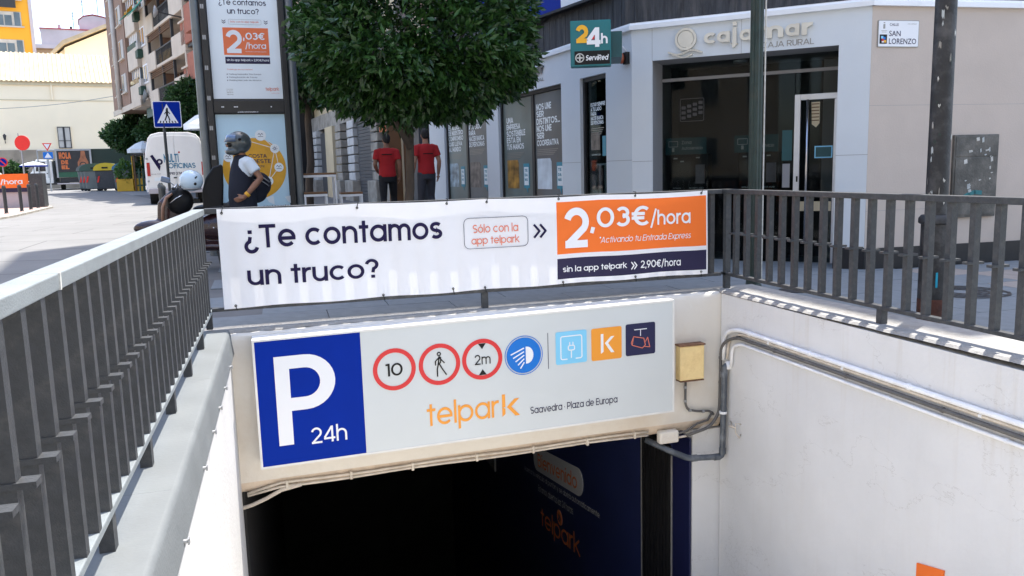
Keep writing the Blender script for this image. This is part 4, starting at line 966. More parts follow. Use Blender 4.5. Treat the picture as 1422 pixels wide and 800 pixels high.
# entrance: glass front, machines, door
def ms(s): return LM-s
ef = thing('glass_front', 'dark glass front of the bank entrance behind the machines', 'glazing', (1.3, .5, 0), MID)
build('pane', MB().box(.272, 1.96, .50, .51, .03, 2.40), 'glass', ef)
build('transom', MB().box(.272, 2.488, .48, .53, 2.40, 2.44), 'reveal_grey', ef)
build('pane', MB().box(.272, 2.488, .50, .51, 2.44, 2.63), 'glass', ef)
build('pane', MB().box(1.97, 2.488, .50, .51, 2.14, 2.40), 'glass', ef)
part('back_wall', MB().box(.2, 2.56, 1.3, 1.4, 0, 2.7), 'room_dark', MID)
part('inner_column', MB().box(2.25, 2.42, 1.05, 1.298, 0, 2.6), 'reveal_grey', MID)
part('entrance_floor', MB().box(.2, 2.56, 0, 1.3, -.01, .02), 'paving', MID)
def atm(x0, lab):
    a = thing('cash_machine', lab, 'cash machine', (x0+.24, .55, 0), MID)
    build('cabinet', MB().box(x0, x0+.52, .53, .78, .02, 1.44), 'black', a, bevel=.01)
    build('header_panel', MB().box(x0-.05, x0+.50, .515, .53, 1.44, 1.66), 'teal_dark', a)
    gtxt('Zona', x0+.17, x0+.30, 1.575, 1.62, .512, 'film', a, w=.1); gtxt('Autoservicio', x0+.17, x0+.45, 1.50, 1.545, .512, 'film', a, w=.1)
    build('header_symbol', MB().rring(x0-.01, x0+.12, 1.54, 1.62, .01, .008, .511, .514).box(x0+.04, x0+.07, .511, .514, 1.48, 1.53), 'film', a)
    build('screen', MB().box(x0+.05, x0+.30, .522, .53, 1.08, 1.34), 'van_glass', a)
    build('keypad', MB().box(x0+.36, x0+.48, .50, .53, 1.05, 1.30), 'steel_dark', a)
    for x, z in ((x0+.06, 1.38), (x0+.36, 1.385), (x0+.40, 1.18), (x0+.15, 1.34)): build('light_label', MB().box(x, x+.05, .518, .522, z, z+.016), 'film', a)
    gtxt('ENTRADA', x0+.05, x0+.16, .98, 1.0, .526, 'film', a, w=.12); gtxt('RECIBOS AQUI', x0+.27, x0+.46, .98, 1.0, .526, 'film', a, w=.12)
atm(.36, 'black cash machine at the left side of the bank entrance'); atm(1.27, 'black cash machine behind the green lamp post in the bank entrance')
kp = thing('window_sticker', 'faint grey keypad drawing stuck inside the dark bank glass', 'sticker', (.62, .49, 2), MID)
mb = MB()
for i in range(4):
    for j in range(3): mb.rrect(.53+.075*i, .585+.075*i, 1.90+.065*j+.02*i, 1.94+.065*j+.02*i, .008, .492, .496)
build('keypad_keys', mb, 'shop_sticker', kp); build('keypad_outline', MB().rring(.51, .83, 1.87, 2.17, .02, .008, .492, .496), 'shop_sticker', kp)
dr = thing('glass_door', 'aluminium framed glass door of the bank with a long steel pull bar', 'door', (2.2, .5, 0), MID)
build('door_frame', MB().box(1.965, 2.035, .465, .53, .02, 2.13).box(2.035, 2.486, .467, .528, 2.06, 2.13).box(2.43, 2.486, .469, .526, .02, 2.058), 'alu', dr, bevel=.003)
build('pane', MB().box(2.035, 2.43, .50, .508, .03, 2.06), 'glass', dr)
build('pull_bar', MB().tube([(2.125, .42, .3), (2.125, .42, 2.06)], .016, 10), 'chrome', dr, smooth=True)
for z in (.5, 1.9): build('bar_bracket', MB().tube([(2.125, .42, z), (2.125, .50, z)], .01, 8), 'chrome', dr)
build('door_sticker', MB().box(2.21, 2.42, .494, .499, 1.34, 1.49), 'pale_blue', dr); build('sticker_panel', MB().box(2.225, 2.405, .490, .494, 1.355, 1.475), 'teal_dark', dr)
build('slatted_sticker', MB().prism([(2.16, 2.03), (2.26, 2.03), (2.26, 1.77), (2.22, 1.72), (2.17, 1.76)], .494, .498), 'cream', dr)
for k in range(6): build('sticker_stripe', MB().box(2.165, 2.255, .490, .494, 1.80+.04*k, 1.812+.04*k), 'wood', dr)
build('lock', MB().box(2.0, 2.02, .458, .465, 1.05, 1.12), 'black', dr)
build('strip_reflection', MB().box(2.05, 2.42, .494, .499, .68, .80), 'cream', dr)  # reflection of an orange strip, laid on the door glass as a sheet
ps = thing('notice', 'grey notices taped inside the glass left of the bank door', 'notice', (1.88, .49, 1.5), MID)
build('sheet', MB().box(1.82, 1.94, .492, .497, 1.32, 1.70), 'teal_dark', ps); build('sheet', MB().box(1.83, 1.92, .492, .497, .98, 1.28), 'reveal_grey', ps)
# lettering over the entrance
lg = thing('bank_lettering', 'raised metallic letters reading cajamar with a round wave emblem over the bank entrance', 'lettering', (1.5, -.02, 2.8), MID)
def raised(fn, d0=-.035, steps=2):
    fn(d0, 'letter_metal')
    fn(-.012, 'letter_side')
def cj(y, m_):
    o = [gtxt('c', ms(1.905), ms(1.765), 2.775, 2.905, y, m_, lg, w=.15)]
    for ch, a, b, z0, z1 in (('a', 1.745, 1.59, 2.775, 2.905), ('j', 1.575, 1.49, 2.70, 3.005), ('a', 1.475, 1.32, 2.775, 2.905), ('m', 1.285, .965, 2.775, 2.915), ('a', .945, .785, 2.775, 2.915), ('r', .76, .635, 2.775, 2.915)): o.append(gtxt(ch, ms(a), ms(b), z0, z1, y, m_, lg, w=.15))
    return o
def solid(objs, d):
    for o in objs: s_ = o.modifiers.new('solid', 'SOLIDIFY'); s_.thickness = d; s_.offset = -1
solid(cj(-.038, 'letter_metal'), .03)
gtxt('CAJA RURAL', ms(1.22), ms(.62), 2.665, 2.735, -.006, 'letter_side', lg, w=.08)
cx, cz = ms(2.13), 2.855
build('emblem_ring', MB().disc((cx, cz), .135, -.045, -.008, 36, .105), 'letter_metal', lg)
build('emblem_disc', MB().disc((cx, cz), .100, -.040, -.010, 30), 'letter_metal', lg)
mb = MB().stroke([(cx-.22+.03*k, 2.695+.022*math.sin(k*.55+2.4)) for k in range(15)], .022, -.04, -.01); build('emblem_wave', mb, 'letter_metal', lg)
mb = MB().stroke([(cx-.16+.03*k, 2.655+.022*math.sin(k*.6+2.0)) for k in range(9)], .018, -.04, -.01); build('emblem_wave', mb, 'letter_metal', lg)
mb = MB().stroke([(cx+.07, 2.77), (cx+.0, 2.735), (cx-.06, 2.73)], .026, -.04, -.01); build('emblem_tail', mb, 'letter_metal', lg)
l2 = thing('bank_lettering', 'grey cajamar letters on the side wall half hidden by the tree', 'lettering', (LL-3.2, -.02, 2.8), LEFT)
solid([gtxt('cajamar', LL-4.3, LL-2.62, 2.76, 2.97, -.03, 'letter_side', l2, w=.15)], .02)
gtxt('CAJA RURAL', LL-3.7, LL-2.62, 2.69, 2.745, -.006, 'letter_side', l2, w=.08)
# posters on the shop glass
def poster(x0, x1, lines, ztop, zbot, pic, tagx=None, px=None, label='', px1=None, pz=(.97, 1.47)):
    t = thing('window_poster', label, 'poster', (x0, .04, 1), LEFT); t.location = LEFT.M @ Vector((x0, .078, 1))
    n = len(lines); hgt = (ztop-zbot)/n; mx = max(len(l) for l in lines)
    for i, l in enumerate(lines):
        gtxt(l, x0, x0+(x1-x0)*(len(l)/mx)**.8, ztop-hgt*(i+1)+hgt*.10, ztop-hgt*i, .040, 'poster_white', t, w=.15, sp=.04)
    for k in range(4): build('small_print', MB().box(x0, x0+(x1-x0)*(.9-.06*k), .040, .043, zbot-.05-.028*k, zbot-.04-.028*k), 'letter_side', t)
    px = px if px is not None else x0; px1 = px1 if px1 is not None else px+(x1-x0)*.62
    build('picture', MB().prism([(px, pz[0]), (px1, pz[0]), (px1, pz[1]-.06), (px1-.05, pz[1]), (px, pz[1])], .040, .044), pic, t)
    if tagx is not None:
        build('speech_tag', MB().prism([(tagx, .98), (tagx+.10, .98), (tagx+.16, .90), (tagx+.16, .98), (tagx+.24, .98), (tagx+.24, 1.40), (tagx, 1.40)], .036, .040), 'tag_blue', t)
        build('tag_sheet', MB().box(tagx+.03, tagx+.21, .032, .036, 1.03, 1.34), 'poster_white', t)
        for i, l in enumerate(('TE', 'DA', 'MAS')): gtxt(l, tagx+.06, tagx+.18, 1.26-.08*i, 1.31-.08*i, .030, 'tag_blue', t, w=.16)
poster(LL-3.13, LL-2.26, ['NOS UNE', 'SER', 'DISTINTOS...', 'NOS UNE', 'SER', 'COOPERATIVA'], 2.36, 1.66, 'photo_b', LL-2.40, label='window poster reading NOS UNE SER DISTINTOS with a pale horse picture')
poster(LL-4.42, LL-3.60, ['UNA', 'EMPRESA', 'SOSTENIBLE', 'ESTA EN', 'TUS MANOS'], 2.22, 1.64, 'photo_a', LL-3.70, label='window poster with an orange sunset picture of a wheel')
poster(LL-6.40, LL-5.42, ['ESTAR SIEMPRE', 'A TU LADO', 'PARA', 'HACER BANCA', 'DE PERSONAS'], 2.33, 1.76, 'photo_c', LL-5.62, label='window poster with a dark picture of two people on bicycles')
poster(LL-7.68, LL-6.75, ['ESTO', 'ES ALGO', 'DE NUESTRO', 'COMPROMISO', 'QUE LLEVA', 'AL MUNDO'], 2.38, 1.70, 'photo_d', LL-6.95, label='window poster with a grey blue town picture, farthest along the bank')
poster(LL-1.26, LL-.84, ['ESTAR SIEMPRE', 'A TU LADO', 'PARA', 'HACER BANCA', 'DE PERSONAS'], 2.22, 1.90, 'photo_c', None, label='narrow window poster beside the bank corner', pz=(1.55, 1.80))
build('speech_tag', MB().box(LL-.92, LL-.82, .036, .040, 1.46, 1.74), 'tag_blue', bpy.data.objects['window_poster.004'])
tb = thing('console_table', 'white console table seen through the narrow bank window', 'table', (LL-1.05, .3, .2), LEFT)
build('table_top', MB().box(LL-1.30, LL-.86, .20, .5, 1.33, 1.36), 'white', tb)
for x in (LL-1.29, LL-1.12, LL-.88): build('leg', MB().box(x, x+.02, .22, .24, .1, 1.33), 'white', tb)
# 24h sign: a lit box facing the corner, with its bracket
d = Vector((3.53, 8.95)); fx = Vector((math.cos(-.36), math.sin(-.36)))
S24 = Frame((3.31, 9.01, 0), math.atan2(8.84-9.01, 3.74-3.31))
w24 = math.hypot(.17, .43)
s24 = thing('projecting_sign', 'teal projecting box sign reading 24h on the bank corner', 'sign', (.23, 0, 2.45), S24)
build('box_body', MB().box(0, w24, 0, .17, 2.455, 2.965), 'teal', s24, bevel=.006)
build('black_panel', MB().box(.045, w24-.012, -.006, -.001, 2.475, 2.625), 'black', s24)
gtxt('2', .065, .205, 2.715, 2.915, -.008, 'yellow_ink', s24, w=.17)
gtxt('4', .185, .345, 2.665, 2.88, -.012, 'white', s24, w=.15); gtxt('h', .350, .425, 2.70, 2.815, -.012, 'white', s24, w=.14)
build('red_wedge', MB().prism([(.245, 2.75), (.275, 2.75), (.275, 2.80)], -.0135, -.0125), 'red', s24)
build('round_emblem', MB().disc((.105, 2.55), .052, -.009, -.006, 24, .040).box(.097, .113, -.009, -.006, 2.515, 2.585).box(.07, .14, -.0094, -.006, 2.542, 2.558), 'paper', s24)
gtxt('ServiRed', .175, .435, 2.515, 2.580, -.009, 'white', s24, w=.12, italic=.2)
part('sign_bracket', MB().box(LL-.62, LL-.16, -.24, -.002, 2.62, 2.92), 'teal_dark', LEFT, T=None) if False else build('bracket', MB().box(w24-.02, w24+.13, .12, .75, 2.56, 2.85), 'teal_dark', s24)
si = thing('alarm_siren', 'brown alarm siren with a looping white cable on the bank corner', 'siren', (LL-.12, -.05, 2.7), LEFT)
build('back_box', MB().box(LL-.14, LL-.05, -.05, -.002, 2.62, 2.77), 'black', si); build('dome', MB().ell((LL-.16, -.06, 2.70), .055, .05, .07, 14, 10), 'siren', si, smooth=True)
build('wire', MB().tube([(LL-.10, -.02, 2.78), (LL-.15, -.04, 2.85), (LL-.30, -.06, 2.88), (LL-.36, -.06, 2.92), (LL-.30, -.04, 3.0), (LL-.28, -.02, 3.05)], .008, 6), 'white', si, smooth=True)
# street name plate
pq = thing('street_sign', 'white enamel street plate reading CALLE SAN LORENZO', 'street sign', (.34, -.01, 2.6), RIGHT)
build('edge', MB().rrect(.07, .61, 2.575, 2.875, .012, -.010, -.001), 'letter_side', pq); build('plate', MB().rrect(.078, .602, 2.583, 2.867, .010, -.013, -.0102), 'white', pq)
txt('SAN', .215, .365, 2.697, 2.757, -.0145, 'ink', pq, bold=.004); txt('LORENZO', .215, .575, 2.610, 2.672, -.0145, 'ink', pq, bold=.004); txt('CALLE', .217, .335, 2.812, 2.840, -.0145, 'ink', pq, bold=.004)
txt('SAN LORENZO', .455, .575, 2.829, 2.840, -.0145, 'letter_side', pq)
build('crest', MB().box(.135, .160, -.0145, -.013, 2.78, 2.83).box(.138, .157, -.0145, -.013, 2.84, 2.85).box(.110, .185, -.0145, -.013, 2.755, 2.759).box(.118, .178, -.0145, -.013, 2.74, 2.744), 'letter_side', pq)
build('tile_emblem', MB().box(.092, .188, -.0145, -.013, 2.612, 2.715), 'black', pq)
for x, z, m_ in ((.11, 2.67, 'pale_blue'), (.14, 2.66, 'sky_blue'), (.15, 2.625, 'yellow_ink'), (.118, 2.64, 'red'), (.12, 2.625, 'white')): build('emblem_patch', MB().box(x, x+.028, -.0152, -.0146, z, z+.028), m_, pq)
mb_ = thing('meter_cabinet', 'scratched dark metal cabinet with torn stickers on the beige bank wall', 'cabinet', (1.46, 0, 1), RIGHT)
build('cabinet_frame', MB().box(1.145, 1.775, -.035, -.001, .58, 1.565), 'box_metal', mb_, bevel=.005)
build('upper_panel', MB().box(1.17, 1.75, -.040, -.0352, 1.31, 1.545), 'box_metal', mb_, bevel=.003); build('lower_panel', MB().box(1.17, 1.75, -.042, -.0352, .605, 1.29), 'box_metal', mb_, bevel=.003)
for k in range(22):
    x = random.uniform(1.19, 1.68); z = random.uniform(.75, 1.5); w_ = random.uniform(.01, .05); h_ = random.uniform(.01, .07)
    build('torn_sticker', MB().prism([(x, z), (x+w_, z+.01), (x+w_*.8, z+h_), (x-.005, z+h_*.8)], -.0445, -.0422), 'paper' if random.random() < .6 else 'film', mb_)
build('spray_mark', MB().stroke([(1.30, .82), (1.38, .86), (1.46, .88), (1.55, .87)], .05, -.0440, -.0422), 'teal', mb_)

# ================================================================ poles in front of the bank
def lathe(mb, c, prof_, n=20):
    vs = []; fs = []
    for z, r in prof_: vs += [(c[0]+r*math.cos(2*math.pi*j/n), c[1]+r*math.sin(2*math.pi*j/n), z) for j in range(n)]
    for i in range(len(prof_)-1):
        for j in range(n): fs.append((i*n+j, i*n+(j+1) % n, (i+1)*n+(j+1) % n, (i+1)*n+j))
    fs.append(tuple(range(n))[::-1]); fs.append(tuple((len(prof_)-1)*n+j for j in range(n))); return mb.add(vs, fs)
gpz = thing('lamp_post', 'slim dark green lamp post in front of the cash machines', 'lamp post', (4.66, 7.31, 0))
n = 24; mb = MB(); vs = []; fs = []
for z in (0, 6.5):
    for j in range(n): rr = .066 if j % 2 else .058; vs.append((4.66+rr*math.cos(2*math.pi*j/n), 7.31+rr*math.sin(2*math.pi*j/n), z))
for j in range(n): fs.append((j, (j+1) % n, n+(j+1) % n, n+j))
build('shaft', mb.add(vs, fs), 'pole_green', gpz)
build('base', lathe(MB(), (4.66, 7.31), [(0, .085), (.05, .085), (.06, .075), (.14, .07), (.15, .062)]), 'pole_green', gpz, smooth=True, auto=40)
build('cable', MB().tube([(4.725, 7.262, .1), (4.727, 7.262, 2.0), (4.725, 7.262, 4.5)], .008, 6), 'paper', gpz)
build('lamp_arm', MB().tube([(4.66, 7.31, 6.5), (4.4, 7.1, 6.9), (3.9, 6.8, 7.0)], .03, 8), 'pole_green', gpz); build('lamp_head', MB().ell((3.7, 6.7, 6.98), .28, .12, .07), 'pole_green', gpz, smooth=True)
bp = thing('lamp_post', 'thick black lamp post covered in torn stickers, cyan spray on its base', 'lamp post', (4.93, 5.185, 0))
c = (4.925, 5.185)
build('shaft', lathe(MB(), c, [(.83, .082), (1.6, .079), (3.2, .074), (7, .06)], 28), 'pole_black', bp, smooth=True, auto=40)
build('base', lathe(MB(), c, [(.20, .108), (.80, .104)], 28), 'pole_black', bp, smooth=True, auto=40)
build('rusty_foot', lathe(MB(), c, [(-.05, .110), (.198, .109)], 28), 'pole_rust', bp, smooth=True, auto=40)
build('base_cap', lathe(MB(), c, [(.79, .112), (.80, .125), (.835, .125), (.86, .105), (.862, .08)], 28), 'pole_black', bp, smooth=True, auto=40)
def on_pole(a0, a1, z0, z1, r, mt, name, jag=0):
    mb = MB(); k = 6; vs = []
    for i in range(k+1):
        a = R(a0+(a1-a0)*i/k); vs += [(c[0]+r*math.cos(a), c[1]+r*math.sin(a), z0+random.uniform(-jag, jag)), (c[0]+r*math.cos(a), c[1]+r*math.sin(a), z1+random.uniform(-jag, jag))]
    for i in range(k): mb.f.append((2*i, 2*i+2, 2*i+3, 2*i+1)); mb.mi.append(0)
    mb.v = vs; return build(name, mb, mt, bp)
for k in range(24):
    a = random.uniform(165, 300); z = random.choice((random.uniform(.9, 1.5), random.uniform(1.4, 2.6))); w_ = random.uniform(4, 14)
    on_pole(a, a+w_, z, z+random.uniform(.01, .055), .0835, random.choice(('paper', 'letter_side', 'pole_green', 'film')), 'torn_sticker', .014)
for a, w_, z, h_ in ((188, 26, .62, .05), (192, 10, .50, .14), (190, 24, .46, .05), (205, 12, .34, .16), (188, 22, .30, .05), (190, 12, .14, .14), (188, 26, .10, .05), (236, 8, .3, .12)):
    on_pole(a, a+w_, z, z+h_, .1115, 'spray_cyan', 'spray_letter', .008)
grate = thing('tree_grate', 'round cast iron grate set into the paving right of the black post', 'grate', (6.28, 6.22, .02))
mb = MB()
for rr in (.12, .20, .28, .36):
    vs = []; n = 32
    for r_ in (rr, rr+.035): vs += [(6.28+r_*math.cos(2*math.pi*j/n), 6.22+r_*math.sin(2*math.pi*j/n), .017) for j in range(n)]
    mb.add(vs, [(j, (j+1) % n, n+(j+1) % n, n+j) for j in range(n)])
build('ring', mb, 'iron', grate)
for k in range(12): a = R(30*k); build('spoke', MB().obox((6.28+.26*math.cos(a), 6.22+.26*math.sin(a), .0175), (math.cos(a), math.sin(a), 0), (-math.sin(a), math.cos(a), 0), (0, 0, 1), .14, .012, .001), 'iron', grate)
mh = build('manhole_cover', MB().disc((0, 0), .1, 0, .01) if False else lathe(MB(), (4.95, 6.98), [(.008, .17), (.018, .17)], 24), 'iron', cat='manhole cover', label='small dark iron cover in the paving behind the corner of the railings', base=(4.95, 6.98, .01))

# ================================================================ foliage
def leaf_mesh(pts, nrm, L_, wd, mode=0):
    """numpy leaf cloud: every leaf is a folded lozenge of four triangles; pts (n,3), nrm = growth direction (n,3)"""
    n = len(pts); d = nrm/np.linalg.norm(nrm, axis=1, keepdims=True)
    r = rng.normal(size=(n, 3)); s = np.cross(d, r); s /= np.linalg.norm(s, axis=1, keepdims=True); u = np.cross(s, d)
    Ls = (L_*rng.uniform(.7, 1.25, n))[:, None]; ws = (wd*rng.uniform(.75, 1.2, n))[:, None]
    base = pts; tip = pts+d*Ls+u*Ls*-.12; mid = pts+d*Ls*.48+u*Ls*.03
    a = mid+s*ws*.5-u*ws*.16; b = mid-s*ws*.5-u*ws*.16
    V = np.stack([base, a, tip, b, mid], 1).reshape(-1, 3)
    o = (np.arange(n)*5)[:, None]
    F = np.concatenate([o+np.array([[0, 1, 4]]), o+np.array([[1, 2, 4]]), o+np.array([[2, 3, 4]]), o+np.array([[3, 0, 4]])], 1).reshape(-1, 3)
    return V, F
def mesh_np(name, V, F, mt, parent, off, smooth=False):
    me = bpy.data.meshes.new(name); me.vertices.add(len(V)); me.vertices.foreach_set('co', (V-np.array(off)).ravel())
    me.loops.add(len(F)*3); me.loops.foreach_set('vertex_index', F.ravel().astype(np.int32))
    me.polygons.add(len(F)); me.polygons.foreach_set('loop_start', np.arange(0, len(F)*3, 3, dtype=np.int32)); me.polygons.foreach_set('loop_total', np.full(len(F), 3, dtype=np.int32))
    me.materials.append(M[mt]); me.update(calc_edges=True); me.validate()
    o = bpy.data.objects.new(name, me); COL.objects.link(o); o.parent = parent; return o
def crown(c, rad, nros, L_, wd, mt, parent, flat=.55, inner=.55, droop=.35, per=6, fn=None, name='crown'):
    """rosettes of leaves spread through the outer part of an uneven ellipsoid"""
    c = np.array(c); rad = np.array(rad)
    d = rng.normal(size=(nros, 3)); d /= np.linalg.norm(d, axis=1, keepdims=True)
    bump_ = 1+.07*np.sin(d[:, 0]*5+1)*np.sin(d[:, 1]*4+2)+.06*np.sin(d[:, 2]*9+d[:, 0]*6)+.035*np.sin(d[:, 0]*17+d[:, 2]*13)*np.sin(d[:, 1]*15)
    rr = (inner**3+(1-inner**3)*rng.random(nros)**.55)**(1/3)
    q = d.copy(); q[:, 2] = np.where(q[:, 2] < 0, q[:, 2]*flat, q[:, 2])
    P = c+q*rad*(bump_*rr)[:, None]
    if fn is not None: k = fn(P); P = P[k]; d = d[k]
    n = len(P); P = np.repeat(P, per, 0); dd = np.repeat(d, per, 0)
    out = dd+rng.normal(size=dd.shape)*.75; out[:, 2] -= droop
    P = P+rng.normal(size=P.shape)*L_*.22
    V, F = leaf_mesh(P, out, L_, wd)
    return mesh_np(name, V, F, mt, parent, OFF[parent.name])
def limbs(parent, base, top, r0, kids, mt='bark', seed=1):
    rg = random.Random(seed); b = Vector(base); t = Vector(top)
    pts = [b+(t-b)*k/6+Vector((rg.uniform(-.03, .03), rg.uniform(-.03, .03), 0))*(1 if 0 < k < 6 else 0)*(r0*9) for k in range(7)]
    build('trunk', MB().tube([pts[0]+Vector((0, 0, -.1))]+pts, [r0*1.5, r0*1.25]+[r0*(1-.055*k) for k in range(1, 7)], 12), mt, parent, smooth=True)
    for k in range(kids):
        a = 2*math.pi*k/kids+rg.uniform(-.3, .3); L_ = rg.uniform(.8, 1.15)*r0*9
        p1 = t+Vector((math.cos(a), math.sin(a), .75))*L_*.5; p2 = t+Vector((math.cos(a), math.sin(a), 1.0))*L_*1.2+Vector((0, 0, L_*.3))
        build('branch', MB().tube([t-Vector((0, 0, .06)), p1, p2], [r0*.6, r0*.42, r0*.16], 8), mt, parent, smooth=True)
ot = thing('orange_tree', 'big clipped orange tree with dense glossy crown in front of the bank windows', 'tree', (1.56, 10.2, G(10.2)))
limbs(ot, (1.50, 10.2, G(10.2)), (1.62, 10.25, 2.15), .068, 6, seed=4)
build('branch', MB().tube([(1.60, 10.2, 1.6), (1.40, 10.15, 2.0), (1.15, 10.1, 2.6)], [.05, .04, .02], 8), 'bark', ot, smooth=True)
crown((1.80, 10.35, 2.74), (1.42, 1.45, 1.80), 6600, .12, .047, 'leaf', ot, flat=.42, inner=.62, droop=.45)
crown((1.82, 10.35, 2.74), (1.50, 1.52, 1.9), 420, .125, .048, 'leaf', ot, flat=.46, inner=.9, droop=.3, name='outer_leaves')
t2 = thing('orange_tree', 'slim orange tree farther back by the white bar table', 'tree', (.55, 16, G(16)), group=None)
limbs(t2, (.52, 16, G(16)), (.62, 16, 2.7), .085, 5, seed=9)
crown((.60, 16.2, 3.35), (1.3, 1.3, 1.3), 1800, .15, .06, 'leaf', t2, flat=.55, inner=.5, droop=.4)
t2b = thing('orange_tree', 'farthest orange tree, its crown between the totem and the big tree', 'tree', (-.2, 22, G(22)))
limbs(t2b, (-.1, 22, G(22)), (0, 22, 3.0), .09, 5, seed=5)
crown((0.2, 22.3, 3.9), (1.5, 1.5, 1.5), 1500, .18, .08, 'leaf_far', t2b, flat=.5, inner=.5)

# ================================================================ old shop fronts beyond the bank
OLD = Frame((.60, 40.5, 0), math.atan2(E0.y-40.5, E0.x-.60)); OL = 22.0
ob_ = thing('old_building', 'old shop building with stone block pilasters and roller shutters beyond the bank', 'building', (2, 30, .4))
def opart(name, mb, mt, **k):
    mb.v = [tuple(OLD.M @ Vector(v)) for v in mb.v]; return build(name, mb, mt, ob_, **k)
def oz(s): return OL-s
opart('wall', MB().box(0, OL-.05, .35, .8, -.3, 13), 'cream')
opart('fascia', MB().box(0, OL-.05, .12, .35, 3.05, 3.6), 'stone'); opart('shop_opening', MB().box(0, OL-.06, .30, .349, 0, 3.05), 'shop_dark')
stn_me = {}
def pilaster(s0, s1, mt, blocks=7):
    z = G(28)-.1; 
    opart('pilaster_base', MB().box(oz(s1)-.15, oz(s0)+.12, -.16, .30, -.1, z+.75), 'stone', bevel=.03)
    hgt = (3.05-z-.75)/blocks
    for k in range(blocks): opart('stone_block', MB().box(oz(s1)+.004*(k % 2), oz(s0)-.006*(k % 2), -.03-.012*(k % 2), .30, z+.756+hgt*k, z+.75+hgt*(k+1)-.03), mt, bevel=.02)
pilaster(3.0, 3.6, 'stone_pale'); pilaster(4.8, 5.6, 'stone'); pilaster(7.95, 8.9, 'stone_pale'); pilaster(10.0, 10.9, 'stone'); pilaster(14.8, 16.6, 'stone_pale'); pilaster(18.4, 19.2, 'stone'); pilaster(20.6, 21.4, 'stone')
opart('cream_pier', MB().box(oz(12.9), oz(11.5), -.02, .3, .3, 3.04), 'cream', bevel=.01)
for k in range(24): opart('shutter_slat', MB().box(oz(7.9), oz(5.7), .10+.004*(k % 2), .14, .45+.105*k, .45+.105*k+.098), 'shutter', bevel=.004)
opart('shutter_box', MB().box(oz(7.92), oz(5.68), .05, .3, 2.93, 3.049), 'shutter')
opart('red_sign', MB().box(oz(4.7), oz(3.7), .02, .06, 2.45, 2.62), 'poster_orange'); opart('red_sign', MB().box(oz(4.0), oz(3.65), .05, .08, 1.75, 2.2), 'poster_orange')
opart('grey_door', MB().box(oz(14.5), oz(13.2), .1, .2, .3, 2.9), 'shutter')
opart('door_frame', MB().box(oz(1.35), oz(.75), -.02, .2, .3, 2.8), 'shutter')
for k in range(6):
    x = 1.5+3.4*k
    w_ = opart('window', MB().box(x, x+1.1, .29, .345, 4.6, 6.8), 'shop_dark'); 
    b_ = opart('balcony', MB().box(x-.3, x+1.4, -.45, .345, 4.32, 4.44), 'stone')
    mb = MB().box(x-.3, x+1.4, -.45, -.42, 5.35, 5.39)
    for j in range(12): mb.box(x-.3+.152*j, x-.28+.152*j, -.445, -.425, 4.44, 5.35)
    opart('balcony_railing', mb, 'iron', kind='stuff')
wb = thing('wooden_board', 'brown wooden board standing upright behind the man on the right', 'board', (2.62, 16.9, G(17)))
build('board', MB().box(2.50, 2.62, 16.9, 16.96, G(17), 2.45), 'wood', wb); build('board', MB().box(2.18, 2.49, 16.93, 16.97, G(17), 2.3), 'wood', wb); build('pale_edge', MB().box(2.46, 2.498, 16.88, 16.96, G(17), 2.5), 'cream', wb)

# ================================================================ bar table and stools
def bartable(x, y, w, d, h, name, label, cat):
    z = G(y); t = thing(name, label, cat, (x, y, z))
    build('top', MB().box(x-w/2, x+w/2, y-d/2, y+d/2, z+h-.03, z+h), 'wood', t, bevel=.004)
    for sx_ in (-1, 1):
        for sy in (-1, 1): build('leg', MB().box(x+sx_*(w/2-.015)-.013, x+sx_*(w/2-.015)+.013, y+sy*(d/2-.02)-.013, y+sy*(d/2-.02)+.013, z, z+h-.065), 'white', t)
    build('frame', MB().box(x-w/2, x+w/2, y-d/2, y-d/2+.025, z+h-.065, z+h-.031).box(x-w/2, x+w/2, y+d/2-.025, y+d/2, z+h-.065, z+h-.031).box(x-w/2, x-w/2+.025, y-d/2+.0251, y+d/2-.0251, z+h-.064, z+h-.032).box(x+w/2-.025, x+w/2, y-d/2+.0251, y+d/2-.0251, z+h-.064, z+h-.032), 'white', t)
    build('foot_rest', MB().box(x-w/2+.03, x+w/2-.03, y-d/2, y-d/2+.02, z+.25, z+.275), 'white', t)
bartable(.52, 13, .62, .62, 1.13, 'bar_table', 'white metal bar table with wooden top beside the totem', 'table')
bartable(.50, 12.6, .34, .34, .87, 'bar_stool', 'white metal bar stool under the bar table', 'stool')
bartable(1.06, 13.0, .34, .34, .82, 'bar_stool', 'white metal bar stool standing alone right of the bar table', 'stool')

# ================================================================ advertising totem
TF = Frame((-1.02, 12.57, 0), math.atan2(.03, 1.3))
tt = thing('advertising_totem', 'tall black totem with two lit poster cases between grey poles', 'totem', (.63, 0, .15), TF)
for x in (.02, 1.30): build('pole', MB().tube([(x, 0, .1), (x, 0, 4.6)], .062, 18), 'totem_pole', tt, smooth=True, auto=40)
build('frame_post', MB().box(.085, .175, -.07, .12, .1, 4.55), 'totem_frame', tt, bevel=.01); build('frame_post', MB().box(1.155, 1.235, -.07, .12, .1, 4.55), 'totem_frame', tt, bevel=.01)
build('cross_beam', MB().box(.175, 1.155, -.06, .11, 2.22, 2.40), 'totem_frame', tt, bevel=.006)
build('lower_case', MB().box(.176, 1.154, .0, .11, .62, 2.22), 'totem_frame', tt); build('upper_case', MB().box(.176, 1.154, .0, .11, 2.40, 4.4), 'totem_frame', tt)
for x in (.10, .125): 
    for z in np.arange(.3, 4.4, .42): build('case_hinge', MB().box(x, x+.02, -.078, -.071, z, z+.06), 'galv', tt)
up_ = build('upper_poster', MB().box(.185, 1.145, -.012, -.001, 2.425, 4.36), 'poster_white', tt)
lo_ = build('lower_poster', MB().box(.185, 1.145, -.012, -.001, .66, 2.205), 'poster_pale', tt)
